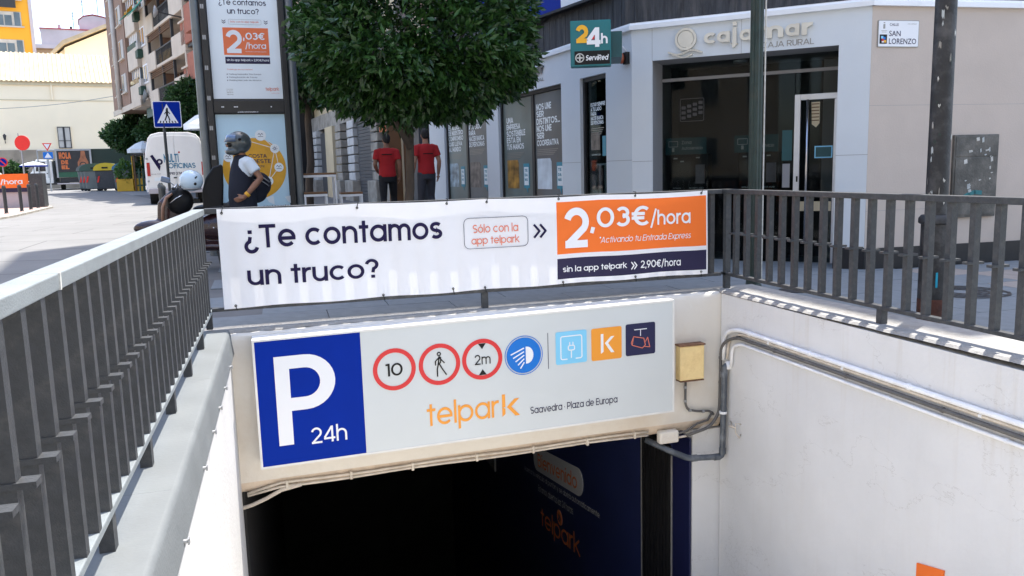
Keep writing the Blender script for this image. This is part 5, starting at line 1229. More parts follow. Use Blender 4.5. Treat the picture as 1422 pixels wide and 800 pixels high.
def tp(s, x0, x1, z0, z1, mt='ink', w=.10): return gtxt(s, x0, x1, z0, z1, -.014, mt, tt, w=w)
# upper poster: 0..1 coordinates measured from its visible part
def ux(u): return .185+.96*u
def uz(v): return 2.425+1.337*(1-v)      # v = 0 at the photo's top edge, 1 at the poster's bottom
tp('¿Te contamos', ux(.17), ux(.84), uz(.035), uz(-.035), 'ink', .095); tp('un truco?', ux(.28), ux(.73), uz(.112), uz(.055), 'ink', .1)
build('text_frame', MB().rring(ux(.285), ux(.755), uz(.222), uz(.168), .02, .004, -.0145, -.0125), 'film', tt); tp('Sólo con la app telpark', ux(.31), ux(.72), uz(.208), uz(.183), 'salmon', .09)
for u in (.22, .82):
    for k in range(2): build('chevron', MB().stroke([(ux(u-.025), uz(.178+.02*k)), (ux(u), uz(.192+.02*k)), (ux(u+.025), uz(.178+.02*k))], .008, -.0145, -.0125), 'ink', tt)
build('orange_panel', MB().box(ux(.195), ux(.845), -.0145, -.0125, uz(.54), uz(.255)), 'poster_orange', tt)
def tw(s, a, b, c_, d_, w): return gtxt(s, ux(a), ux(b), uz(c_), uz(d_), -.016, 'white', tt, w=w)
tw('2', .235, .46, .52, .28, .135); tw(',', .475, .50, .395, .355, .13); tw('03€', .515, .79, .378, .305, .12); tw('/hora', .50, .80, .48, .405, .1); tw('Activando tu Entrada Express', .50, .80, .51, .497, .08)
build('navy_panel', MB().box(ux(.205), ux(.845), -.0145, -.0125, uz(.63), uz(.56)), 'banner_navy', tt); tw('sin la app telpark » 2,90€/hora', .225, .83, .61, .578, .11)
tp('Parkings en tu ciudad', ux(.22), ux(.58), uz(.70), uz(.683), 'salmon', .08)
for k, s_ in enumerate(('Parking Saavedra - Pza. Europa', 'Parking Estación de Tranvía', 'Parking Mercado de Abastos')):
    build('list_dot', MB().disc((ux(.215), uz(.741+.032*k)), .007, -.0145, -.0125, 10), 'ink', tt); tp(s_, ux(.24), ux((.70, .64, .70)[k]), uz(.75+.032*k), uz(.733+.032*k), 'navy', .09)
for k in range(4): tp(('Descarga', 'la app y', 'aparca', 'ahora')[k], ux(.19), ux(.28), uz(.905+.018*k), uz(.893+.018*k), 'letter_side', .09)
tp('telpark', ux(.75), ux(.95), uz(.925), uz(.875), 'salmon', .09); tp('Tu app de movilidad', ux(.83), ux(.95), uz(.945), uz(.935), 'salmon', .08)
# lower poster: gold disc with linked round symbols
gx, gz_ = .675, 1.42
build('gold_disc', MB().disc((gx, gz_), .445, -.0145, -.0125, 56), 'poster_gold', tt)
def lpx(px): return .185+(px-96)/(628-96)*.96*1.0       # from the enlarged photo's lower poster
def lpz(py): return 2.205-(py-92)/(768-92)*(2.205-.86)
nod = [(430, 245), (535, 342), (558, 480), (470, 580), (285, 270), (170, 400)]
for a, b in ((4, 0), (4, 1), (0, 1), (1, 2), (1, 3), (2, 3), (5, 4)):
    build('link_line', MB().stroke([(lpx(nod[a][0]), lpz(nod[a][1])), (lpx(nod[b][0]), lpz(nod[b][1]))], .008, -.0165, -.0148), 'poster_white', tt)
for k, (a, b) in enumerate(nod):
    r_ = .078 if k in (0, 4) else .066
    build('round_symbol', MB().disc((lpx(a), lpz(b)), r_, -.0185, -.0168, 28), 'poster_white', tt)
    if k != 1: build('symbol_drawing', MB().stroke([(lpx(a)-.035, lpz(b)+.01), (lpx(a)-.018, lpz(b)+.03), (lpx(a), lpz(b)), (lpx(a)+.018, lpz(b)+.03), (lpx(a)+.035, lpz(b)+.01)], .006, -.0195, -.0186).box(lpx(a)-.036, lpx(a)+.036, -.0195, -.0186, lpz(b)-.02, lpz(b)-.014), 'ink', tt)
    else:
        mb = MB().disc((lpx(a), lpz(b)), .018, -.0195, -.0186, 14, .010)
        for q in range(8): an = R(45*q); mb.stroke([(lpx(a)+.024*math.cos(an), lpz(b)+.024*math.sin(an)), (lpx(a)+.038*math.cos(an), lpz(b)+.038*math.sin(an))], .005, -.0195, -.0186)
        build('symbol_drawing', mb, 'ink', tt)
gtxt('COSTA', lpx(325), lpx(468), lpz(408), lpz(380), -.0165, 'navy', tt, w=.11); gtxt('OESTE', lpx(345), lpx(497), lpz(447), lpz(418), -.0165, 'navy', tt, w=.11); gtxt('tu estate', lpx(340), lpx(445), lpz(478), lpz(458), -.0165, 'navy', tt, w=.08)
tp('@costa_oeste', lpx(412), lpx(620), lpz(772), lpz(758), 'ink', .09)
for a, b in ((440, 500), (590, 640)): build('white_flash', MB().prism([(lpx(a), lpz(700)), (lpx(b), lpz(690)), (lpx(b+5), lpz(755)), (lpx(a+20), lpz(735))][::-1], -.0145, -.0125), 'poster_white', tt)
gtxt('publicidad pública', .50, .78, 2.222, 2.246, -.0615, 'white', tt, w=.1)
for x in (.28, .30, .45, .47, .49, .96): build('case_mark', MB().box(x, x+.016, -.0625, -.0605, 2.30, 2.315), 'white', tt)

# ================================================================ people
def remesh(name, mb, mt, parent, vox=.011, sm=2, label=None, mats=None, zmat=None):
    """fuse the overlapping limb shapes of an MB into one continuous surface"""
    o = build('tmp', mb, mt, parent)
    r = o.modifiers.new('r', 'REMESH'); r.mode = 'VOXEL'; r.voxel_size = vox; r.use_smooth_shade = True
    s_ = o.modifiers.new('s', 'SMOOTH'); s_.factor = .5; s_.iterations = sm*2
    dg = bpy.context.evaluated_depsgraph_get(); me = bpy.data.meshes.new_from_object(o.evaluated_get(dg)); me.name = name
    bpy.data.objects.remove(o); q = bpy.data.objects.new(name, me); COL.objects.link(q); q.parent = parent
    if label: q['label'] = label
    return q
def hand(mb, w, dirv, palm, curl=.5, s=1.0):
    """palm and five separate fingers: w wrist, dirv pointing direction, palm the palm's normal"""
    w = Vector(w); d = Vector(dirv).normalized(); p = Vector(palm); p = (p-d*p.dot(d)).normalized(); a = d.cross(p)
    c_ = w+d*.045*s; mb.obox(c_, d, a, p, .042*s, .034*s, .011*s); mb.ell(c_, .043*s, .036*s, .018*s, 10, 6)
    for k, L_ in enumerate((.068, .076, .071, .056)):
        b0 = w+d*.08*s+a*(-.030+.020*k)*s; m1 = b0+(d+p*curl*.4).normalized()*L_*.5*s; e1 = m1+(d+p*curl*1.5).normalized()*L_*.5*s
        mb.tube([b0-d*.02*s, m1, e1], [.0095*s, .009*s, .007*s], 8)
    t0 = w+d*.025*s-a*.03*s; t1 = t0+(d-a*.9+p*.3).normalized()*.035*s; t2 = t1+(d-a*.35+p*.4).normalized()*.03*s
    mb.tube([t0, t1, t2], [.012*s, .0105*s, .008*s], 8)
def person(x, y, rz, label, skin, shirt, legsm, sex_h=1.73, arms=None, head_yaw=0, helmet=False, stance=None):
    z0 = G(y); P = Frame((x, y, z0), rz); t = thing('person', label, 'person', (0, 0, 0), P); k = sex_h/1.75
    S = lambda v: (v[0]*k, v[1]*k, v[2]*k)
    arms = arms or {}
    body = MB(); st_ = stance or {-1: ((-.09, 0, .90), (-.11, -.02, .49), (-.115, .03, .09)), 1: ((.09, 0, .90), (.11, -.03, .49), (.12, 0, .09))}
    # torso and neck
    body.loft([(S((0, 0, .86)), .150*k, .105*k), (S((0, .0, .97)), .158*k, .112*k), (S((0, -.005, 1.10)), .140*k, .100*k), (S((0, 0, 1.25)), .160*k, .112*k), (S((0, .01, 1.37)), .172*k, .108*k), (S((0, .012, 1.44)), .135*k, .085*k), (S((0, .01, 1.475)), .07*k, .06*k)], 20)
    body.tube([S((0, .012, 1.42)), S((0, -.002, 1.56))], [.062*k, .055*k], 14)
    # head: skull, face, nose, ears
    hy = Matrix.Rotation(head_yaw, 3, 'Z'); hc = Vector(S((0, -.012, 1.645)))
    body.ell(hc, .074*k, .092*k, .108*k, 18, 14, hy); body.ell(hc+hy @ Vector((0, -.022, -.052))*k, .056*k, .062*k, .062*k, 14, 10, hy)
    body.ell(hc+hy @ Vector((0, -.098, -.018))*k, .013*k, .020*k, .022*k, 8, 6, hy); body.ell(hc+hy @ Vector((0, -.082, -.062))*k, .024*k, .014*k, .009*k, 8, 6, hy)
    for s_ in (-1, 1): body.ell(hc+hy @ Vector((s_*.076, .008, -.012))*k, .010*k, .020*k, .031*k, 8, 8, hy)
    sh = MB(); tr = MB()
    sh.loft([(S((0, 0, .90)), .172*k, .128*k), (S((0, 0, .97)), .172*k, .126*k), (S((0, -.005, 1.12)), .160*k, .118*k), (S((0, 0, 1.25)), .175*k, .124*k), (S((0, .01, 1.37)), .186*k, .120*k), (S((0, .012, 1.445)), .142*k, .096*k), (S((0, .01, 1.478)), .078*k, .070*k)], 20)
    for s_ in (-1, 1):
        sho = Vector(S((s_*.185, .01, 1.405))); el, wr, hd = arms.get(s_, (((s_*.235), .04, 1.13), ((s_*.245), -.02, .88), (0, 0, -1)))
        el = Vector(S(el)); wr = Vector(S(wr))
        body.tube([Vector(S((s_*.12, .01, 1.40))), sho, sho.lerp(el, .5), el, el.lerp(wr, .35), wr], [.062*k, .056*k, .050*k, .041*k, .042*k, .027*k], 12)
        hand(body, wr, hd, (-s_, 0, 0) if abs(hd[0]) < .8 else (0, 1, 0), .5, k)
        sh.tube([Vector(S((s_*.11, .01, 1.41))), sho, sho.lerp(el, .62)], [.074*k, .072*k, .071*k], 14)
        hp, kn, an = [Vector(S(v)) for v in st_[s_]]
        body.tube([hp, hp.lerp(kn, .5), kn, kn.lerp(an, .35), an], [.082*k, .072*k, .054*k, .054*k, .036*k], 12)
        tr.tube([hp+Vector((0, 0, .03)), hp.lerp(kn, .5), kn, kn.lerp(an, .5), an+Vector((0, 0, -.01))], [.096*k, .086*k, .068*k, .064*k, .058*k], 14)
        shoe = MB(); a = an; shoe.loft([((a.x, a.y-.05, .005), .045, .135), ((a.x, a.y-.05, .035), .046, .138), ((a.x, a.y-.035, .065), .040, .11), ((a.x, a.y, .10), .036, .05)], 16)
        build('shoe', shoe, 'black', t, smooth=True)
    tr.loft([(S((0, 0, .80)), .155*k, .115*k), (S((0, 0, .88)), .165*k, .122*k), (S((0, 0, .96)), .163*k, .120*k)], 18)
    b = remesh('body', body, skin, t, .010)
    remesh('trousers', tr, legsm, t, .013); remesh('shirt', sh, shirt, t, .013)
    if not helmet:
        hr = MB().ell(hc+hy @ Vector((0, .012, .020))*k, .082*k, .092*k, .102*k, 18, 14, hy); hr.ell(hc+hy @ Vector((0, .045, -.030))*k, .068*k, .055*k, .055*k, 12, 10, hy)
        remesh('hair', hr, 'hair', t, .010, 1)
    for s_ in (-1, 1):
        if not helmet: build('eye', MB().ell(hc+hy @ Vector((s_*.030, -.084, .0))*k, .010, .006, .006, 8, 6), 'black', t)
    return t, hc, hy, k
A = {-1: ((-.245, .05, 1.14), (-.235, -.02, .90), (.1, 0, -1)), 1: ((.24, .03, 1.15), (.20, -.16, 1.02), (-.3, -1, -.2))}
p1 = person(2.02, 15.9, R(180-6), 'man in red t-shirt and black trousers seen from behind, left of the tree trunk', 'skin_dark', 'tshirt_red', 'trouser_black', 1.70, A, R(20),
            stance={-1: ((-.09, 0, .90), (-.11, -.16, .50), (-.11, -.12, .09)), 1: ((.09, 0, .90), (.10, .05, .49), (.10, .26, .12))})[0]
A = {-1: ((-.25, .05, 1.14), (-.25, -.03, .89), (.05, -.2, -1)), 1: ((.25, .05, 1.14), (.26, -.05, .90), (0, -.2, -1))}
p2 = person(2.76, 15.75, R(180+10), 'man in red t-shirt and grey trousers seen from behind, right of the tree trunk', 'skin', 'tshirt_red', 'trouser_grey', 1.78, A, R(-8),
            stance={-1: ((-.09, 0, .90), (-.10, -.06, .49), (-.10, .05, .09)), 1: ((.09, 0, .90), (.12, -.02, .49), (.14, -.06, .09))})[0]
for p_ in (p1, p2): gtxt('PUERTA MURCIA', -.11, .11, 1.30, 1.322, 0, 'black', p_, w=.1) if False else build('back_print', MB().prism([(-.10, 1.300), (.10, 1.300), (.098, 1.318), (-.098, 1.318)], .130, .134), 'black', p_)
# rider with full-face helmet, turned to the left, hand on the hip
A = {-1: ((-.24, .03, 1.14), (-.20, -.03, .90), (.1, -.2, -1)), 1: ((.30, .10, 1.20), (.235, -.10, .97), (-.55, -.75, -.35))}
rt, hc, hy, k = person(-.46, 11.0, R(-62), 'motorcyclist in grey full-face helmet and dark vest with a hand on the hip', 'skin_dark', 'cloth_white', 'cloth_navy', 1.74, A, R(-12), helmet=True)
ve = MB(); S = lambda v: (v[0]*k, v[1]*k, v[2]*k)
ve.loft([(S((0, -.01, .80)), .195*k, .165*k), (S((0, -.02, .97)), .192*k, .172*k), (S((0, -.02, 1.12)), .180*k, .158*k), (S((0, -.01, 1.27)), .170*k, .142*k), (S((0, .0, 1.37)), .142*k, .128*k), (S((0, .005, 1.455)), .108*k, .10*k), (S((0, .0, 1.50)), .082*k, .08*k)], 22)
remesh('vest', ve, 'cloth_navy', rt, .013)
he = MB().ell(hc+Vector((0, 0, .012)), .132, .155, .145, 22, 16, hy); he.ell(hc+hy @ Vector((0, -.085, -.098)), .098, .098, .050, 16, 12, hy)
hm = remesh('helmet', he, 'helmet_grey', rt, .010, 2)
build('helmet_opening', MB().ell(hc+hy @ Vector((0, -.118, -.015)), .092, .042, .040, 18, 10, hy), 'black', hm, smooth=True)
build('face', MB().ell(hc+hy @ Vector((0, -.128, -.022)), .058, .040, .026, 16, 10, hy), 'skin_dark', hm, smooth=True)
build('glasses', MB().ell(hc+hy @ Vector((.030, -.160, -.006)), .020, .006, .013, 12, 8, hy).ell(hc+hy @ Vector((-.030, -.160, -.006)), .020, .006, .013, 12, 8, hy), 'van_glass', hm)
vs = []; n = 14
for r_, z in ((.170, .022), (.138, .108)):
    for j in range(n+1):
        a = R(-90-68+136*j/n); vs.append(hc+hy @ Vector((math.cos(a)*(r_-.022), math.sin(a)*r_-.012, z)))
for r_, z in ((.165, .022), (.133, .108)):
    for j in range(n+1):
        a = R(-90-68+136*j/n); vs.append(hc+hy @ Vector((math.cos(a)*(r_-.022), math.sin(a)*r_-.012, z)))
m1 = n+1; fs = [(j, j+1, m1+j+1, m1+j) for j in range(n)]+[(2*m1+j+1, 2*m1+j, 3*m1+j, 3*m1+j+1) for j in range(n)]+[(j+1, j, 2*m1+j, 2*m1+j+1) for j in range(n)]+[(m1+j, m1+j+1, 3*m1+j+1, 3*m1+j) for j in range(n)]
build('visor', MB().add(vs, fs), 'visor', hm, smooth=True)
for s_ in (-1, 1): build('visor_hinge', MB().ell(hc+hy @ Vector((s_*.130, -.02, .05)), .012, .02, .02, 10, 8, hy), 'moto_black', hm, smooth=True)
wp = Vector(S((.245, -.07, 1.0))); build('watch', MB().tube([wp+Vector((.004, .015, .015)), wp+Vector((-.008, -.012, -.012))], .038, 14), 'poster_gold', rt, smooth=True)
bgp = thing('waist_bag', 'black backpack with a grey stripe hanging behind the motorcyclist', 'bag', (-.16, 11.06, 1.05))
bm_ = MB().ell((-.27, 11.12, 1.20), .16, .15, .165, 18, 12); bm_.ell((-.32, 11.12, 1.08), .15, .15, .12, 16, 10); remesh('bag_body', bm_, 'cloth_navy', bgp, .014, 2)
build('stripe', MB().tube([(-.33, 10.985, 1.32), (-.22, 10.975, 1.30), (-.135, 11.01, 1.23)], [(.020, .008)]*3, 8), 'galv', bgp, smooth=True); build('stripe', MB().tube([(-.34, 10.965, 1.27), (-.23, 10.96, 1.25), (-.14, 10.985, 1.18)], [(.011, .006)]*3, 8), 'galv', bgp, smooth=True)
build('shoulder_strap', MB().tube([(-.30, 11.05, 1.33), (-.37, 10.94, 1.46), (-.44, 10.91, 1.38)], [(.022, .006)]*3, 8), 'black', bgp, smooth=True)

# ================================================================ motor scooter, seen from behind-left
mo = thing('motor_scooter', 'dark maroon and black motor scooter with a tall raised seat parked behind the banner', 'scooter', (-1.05, 11.35, G(11.3)))
z = G(11.3)
def wheel(cx, cy):
    w_ = build('wheel', lathe(MB(), (0, 0), [(-.055, .20), (-.06, .235), (-.035, .262), (.035, .262), (.06, .235), (.055, .20)], 28), 'tyre', mo, smooth=True, auto=50)
    for v in w_.data.vertices:
        a, b, c_ = v.co+OFF[mo.name]; v.co = Vector((cx+a, cy+c_, z+.262+b))-OFF[mo.name]
    rm = build('rim', MB().tube([(cx, cy-.045, z+.262), (cx, cy+.045, z+.262)], .19, 24), 'galv', w_)
    return w_
wheel(-1.62, 11.32); wheel(-.42, 11.34)
bd = MB(); bd.tube([(-1.42, 11.33, z+.45), (-1.35, 11.33, z+.85), (-1.28, 11.33, z+1.0)], [(.06, .17), (.08, .20), (.05, .12)], 16)
bd.ell((-1.60, 11.32, z+.58), .26, .10, .10, 16, 10); bd.ell((-.72, 11.34, z+.55), .42, .17, .20, 18, 12); bd.tube([(-1.35, 11.33, z+.33), (-.8, 11.33, z+.30)], [(.18, .07)]*2, 14); bd.ell((-.45, 11.34, z+.70), .26, .12, .10, 14, 10)
remesh('body', bd, 'maroon', mo, .016, 2)
se = MB().ell((-.80, 11.34, z+.80), .33, .16, .07, 18, 10); se.ell((-.52, 11.34, z+.86), .17, .14, .07, 14, 10); remesh('seat', se, 'moto_black', mo, .014, 2)
build('raised_lid', MB().add([(-.985, 11.20, .86), (-.745, 11.20, .86), (-.715, 11.24, 1.20), (-.705, 11.26, 1.46), (-.735, 11.27, 1.475), (-.83, 11.25, 1.44), (-.93, 11.22, 1.30), (-.975, 11.20, 1.15),
      (-.985, 11.27, .86), (-.745, 11.27, .86), (-.715, 11.31, 1.20), (-.705, 11.33, 1.46), (-.735, 11.34, 1.475), (-.83, 11.32, 1.44), (-.93, 11.29, 1.30), (-.975, 11.27, 1.15)],
      [tuple(range(8)), tuple(range(15, 7, -1))]+[(j, j+8, (j+1) % 8+8, (j+1) % 8) for j in range(8)]), 'moto_black', mo, bevel=.02)
build('handlebar', MB().tube([(-1.30, 11.05, z+1.08), (-1.27, 11.2, z+1.12), (-1.25, 11.33, z+1.08), (-1.27, 11.46, z+1.12), (-1.30, 11.62, z+1.08)], .014, 8), 'chrome', mo, smooth=True)
for yy_ in (11.03, 11.58): build('grip', MB().tube([(-1.305, yy_, z+1.075), (-1.297, yy_+.11, z+1.085)], .019, 10), 'rubber', mo, smooth=True)
build('mirror_stem', MB().tube([(-1.28, 11.12, z+1.10), (-1.36, 11.06, z+1.18)], .006, 6), 'chrome', mo); build('mirror', MB().obox((-1.385, 11.04, z+1.19), (1, 0, -.3), (0, 1, 0), (.3, 0, 1), .055, .02, .035), 'visor', mo, bevel=.012)
build('tan_leg_shield', MB().tube([(-1.47, 11.12, .75), (-1.45, 11.10, .95), (-1.40, 11.10, 1.07), (-1.33, 11.12, 1.12)], [(.035, .02), (.04, .022), (.045, .022), (.02, .014)], 10), 'moto_tan', mo, smooth=True)
build('front_cowl', MB().ell((-1.26, 11.22, 1.02), .17, .12, .17, 16, 12), 'moto_black', mo, smooth=True)
build('chrome_trim', MB().tube([(-1.36, 11.06, 1.0), (-1.28, 11.05, 1.06), (-1.20, 11.06, 1.10)], .008, 6), 'chrome', mo, smooth=True)
build('side_bolt', MB().ell((-.87, 11.17, .66), .012, .008, .012, 8, 6), 'chrome', mo)
build('tail_light', MB().ell((-.20, 11.34, z+.68), .03, .07, .03, 10, 8), 'tail_red', mo, smooth=True)
build('stand', MB().tube([(-.85, 11.2, z+.25), (-.80, 11.1, z+.0)], .012, 6), 'iron', mo)
hl = thing('helmet', 'white open-face helmet resting on the scooter handlebar', 'helmet', (-1.09, 11.1, 1.28))
hb_ = MB().ell((-1.09, 11.12, 1.275), .145, .13, .135, 24, 16); hm2 = remesh('shell', hb_, 'helmet_white', hl, .010, 1)
build('side_button', MB().ell((-1.035, 11.005, 1.235), .018, .012, .018, 12, 8), 'moto_black', hl, smooth=True); build('badge', MB().obox((-1.02, 11.005, 1.315), (1, .2, 1), (0, 1, 0), (-1, 0, 1), .018, .006, .008), 'moto_black', hl)
build('lower_rim', lathe(MB(), (-1.085, 11.12), [(1.160, .098), (1.172, .112), (1.185, .108)], 26), 'galv', hl, smooth=True)

# ================================================================ left background: apartment block on the right side of the street
BLK = Frame((-10.52, 59.07, 0), math.atan2(33.93-59.07, -2.15+10.52)); BL_ = 26.5
ab = thing('apartment_block', 'brown brick apartment block with cream balconies and green awnings along the street', 'building', (-6, 46, .6))
def bpart(name, mb, mt, T=None, **k):
    off_fix = [tuple(BLK.M @ Vector((v[0], v[1]+BDY, v[2]))) for v in mb.v]; mb.v = off_fix; return build(name, mb, mt, T or ab, **k)
def bx(s): return BL_-s
TOP = 14.2; BDY = 0
bpart('wall', MB().box(bx(24.0), bx(18.2), 0, 12, 5.45, TOP), 'brick_brown'); bpart('wall', MB().box(bx(18.19), bx(12.61), .85, 12, 5.45, TOP), 'brick_brown'); bpart('wall', MB().box(bx(12.6), bx(.4), 1.5, 12, 5.0, TOP), 'balcony_cream'); bpart('ground_floor', MB().box(bx(23.0), bx(.4), 2.0, 12, 0, 5.44), 'shop_dark')
bpart('overhang_edge', MB().box(bx(24.05), bx(14.9), -.06, 0-.001, 5.30, 5.6), 'balcony_cream')
bpart('downpipe', MB().tube([(bx(20.9), -.12, 5.5), (bx(20.9), -.12, TOP)], .14, 8), 'blind', smooth=True)
FL = (6.4, 8.28, 10.15, 12.05, 13.95)
for z in FL:
    for s0, s1 in ((22.45, 21.95), (20.1, 18.75)):
        w_ = bpart('window', MB().box(bx(s0), bx(s1), -.05, -.002, z-.05, z+1.0), 'blind'); bpart('pane', MB().box(bx(s0)+.08, bx(s0)+(s0-s1)*.5, -.07, -.051, z+.05, z+.92), 'pane_far', T=w_)
        bpart('sill', MB().box(bx(s0)-.05, bx(s1)+.05, -.14, -.002, z-.12, z-.052), 'balcony_cream', T=w_)
# cream bay balconies
BDY = .85
for k, z in enumerate(FL):
    b = bpart('bay_balcony', MB().box(bx(17.9), bx(15.2), -.85, -.002, z-.95 if k else z-1.15, z+.12), 'balcony_cream', bevel=.03)
    bpart('glazed_bay', MB().box(bx(17.75), bx(15.4), -.70, -.003, z+.12, z+1.0), 'blind' if k % 2 else 'pane_far', T=b)
    bpart('rail', MB().box(bx(17.8), bx(15.25), -.84, -.80, z+.13, z+.40), 'cabinet_green' if k % 2 else 'glass_shop', T=b)
    for q in range(5): bpart('window_bar', MB().box(bx(17.7-.55*q), bx(17.7-.55*q)+.06, -.72, -.701, z+.12, z+1.0), 'white', T=b)
    col = bpart('bay_column', MB().box(bx(14.4), bx(12.7), -.75, -.002, z-.9, z+.98), 'balcony_cream', bevel=.02)
    w_ = bpart('window', MB().box(bx(14.1), bx(13.0), -.80, -.751, z-.1, z+.85), 'white', T=col)
    bpart('pane', MB().box(bx(14.0), bx(13.1), -.82, -.801, z-.02, z+.77), 'pane_far', T=col)
    bpart('green_cabinet', MB().box(bx(14.6), bx(13.9), -1.02, -.76, z-.62, z-.22), 'cabinet_green', bevel=.02); bpart('air_conditioner', MB().box(bx(14.5), bx(14.0), -.98, -.76, z-.18, z+.18), 'blind', bevel=.02)
    bpart('window_bar', MB().box(bx(13.6), bx(13.54), -.84, -.821, z-.05, z+.8), 'white', T=col); bpart('column_groove', MB().box(bx(14.4), bx(12.7), -.76, -.751, z-.14, z-.11), 'blind', T=col)
# deep balconies near the camera
BDY = 1.5
for k, z in enumerate((5.05, 6.85, 8.65, 10.5, 12.4)):
    rec = bpart('balcony_recess', MB().box(bx(12.3), bx(4.9), -.03, -.004, z+.05, z+1.75), 'shop_dark')
    for s0, s1, m_ in ((11.9, 11.2, 'white'), (9.9, 9.1, 'blind'), (8.3, 7.7, 'pane_far'), (6.7, 5.9, 'blind')): bpart('balcony_door', MB().box(bx(s0), bx(s1), -.09, -.031, z+.1, z+1.5), m_, T=rec)
    bpart('balcony_floor', MB().box(bx(12.6), bx(4.5), -1.45, -.001, z-.12, z+.02), 'balcony_cream', bevel=.02)
    bpart('solid_parapet', MB().box(bx(12.6), bx(10.6), -1.5, -1.36, z-.15, z+.72), 'balcony_cream', bevel=.02); bpart('solid_parapet', MB().box(bx(6.9), bx(4.5), -1.5, -1.36, z-.18, z+.78), 'balcony_cream', bevel=.02)
    bpart('rail', MB().box(bx(10.6), bx(6.9), -1.46, -1.40, z+.66, z+.72), 'iron')
    for q in range(14): bpart('rail_bar', MB().box(bx(10.55-.27*q), bx(10.55-.27*q)+.05, -1.45, -1.41, z+.02, z+.66), 'iron')
    bpart('ochre_panel', MB().box(bx(10.3), bx(8.0), -1.34, -1.30, z+.05, z+.5), 'planter_yellow' if k == 1 else 'blind')
    for s_ in (12.4, 9.6, 7.2): bpart('frame_post', MB().box(bx(s_), bx(s_)+.10, -1.42, -1.30, z+.02, z+1.75), 'iron')
    for q in range(4): bpart('louvre_slat', MB().box(bx(12.4), bx(7.2), -1.44+.02*q, -1.34+.02*q, z+1.34+.1*q, z+1.37+.1*q), 'wood')
    bpart('side_wall', MB().box(bx(4.5), bx(4.3), -1.5, -.001, z-.12, z+1.66), 'balcony_cream')
BDY = 2.3
for k, z in enumerate((5.1, 7.0, 8.9, 10.8)):
    bpart('brick_balcony', MB().box(bx(5.0), bx(3.1), -2.3, -1.51, z, z+.92), 'brick_red', bevel=.02); bpart('balcony_cap', MB().box(bx(5.1), bx(3.0), -2.36, -1.50, z+.921, z+1.0), 'balcony_cream')
    bpart('balcony_base', MB().box(bx(5.0), bx(3.1), -2.2, -1.51, z-.14, z-.001), 'iron')
    for q in range(3): bpart('white_slat', MB().box(bx(4.6), bx(3.2), -2.1, -2.05, z+1.1+.13*q, z+1.17+.13*q), 'white')
    bpart('brick_balcony', MB().box(bx(2.9), bx(.5), -2.6, -1.51, z+.2, z+1.3), 'brick_red', bevel=.02)
bpart('brick_wall', MB().box(bx(4.28), bx(.4), -1.2, -.81, 5.0, TOP), 'brick_red'); BDY = 1.5
for s0, s1, z, dz in ((12.2, 10.2, 9.75, .62), (9.9, 8.6, 10.0, .55), (14.6, 12.9, 9.9, .35)): 
    bpart('awning', MB().add([(bx(s0), -1.5, z+dz), (bx(s1), -1.5, z+dz), (bx(s1), -2.3, z-.35), (bx(s0), -2.3, z-.35), (bx(s0), -1.5, z+dz-.04), (bx(s1), -1.5, z+dz-.04), (bx(s1), -2.3, z-.39), (bx(s0), -2.3, z-.39)],
        [(0, 1, 2, 3), (7, 6, 5, 4), (0, 4, 5, 1), (1, 5, 6, 2), (2, 6, 7, 3), (3, 7, 4, 0)]), 'awning_green')
for s_, z, yy_, r_ in ((13.5, 5.65, -1.6, .34), (4.9, 8.35, -2.5, .26)):
    dp = bpart('dish', MB().tube([(bx(s_), yy_, z), (bx(s_)+.05, yy_+.12, z-.02)], [r_, r_*.3], 20), 'film', smooth=True); bpart('dish_arm', MB().tube([(bx(s_), yy_+.1, z), (bx(s_), -.5, z-.3)], .03, 6), 'iron', T=dp)
bpart('shop_sign', MB().box(bx(16.5), bx(13.6), -1.0, -.9, 4.72, 5.22), 'teal_dark'); bpart('street_lamp_arm', MB().tube([(bx(21.5), -.1, 6.5), (bx(20.5), -1.6, 6.62)], .04, 6), 'galv')

# ================================================================ convent wall and buildings behind
CV = Frame((-25.0, 74.1, 0), math.atan2(76.89-74.95, -13.14+21.6))
cb_ = thing('convent', 'long cream building with a tan ribbed roof closing the end of the street', 'building', (6, 0, .8), CV)
build('wall', MB().box(-25, 22, 0, 14, .3, 9.45), 'convent', cb_); build('stone_base', MB().box(-25, 22, -.12, 0-.001, .3, 4.0), 'convent_stone', cb_)
build('ledge', MB().box(-25, 22, -.15, -.001, 9.2, 9.45), 'cream', cb_); build('upper_wall', MB().box(-25, 22, .0, .5, 9.45, 9.5), 'convent', cb_); build('string_course', MB().box(-25, 22, -.05, -.001, 7.98, 8.05), 'cream', cb_)
build('drainpipe', MB().tube([(7.6, -.08, 8.05), (7.6, -.08, 9.2)], .07, 8), 'convent', cb_)
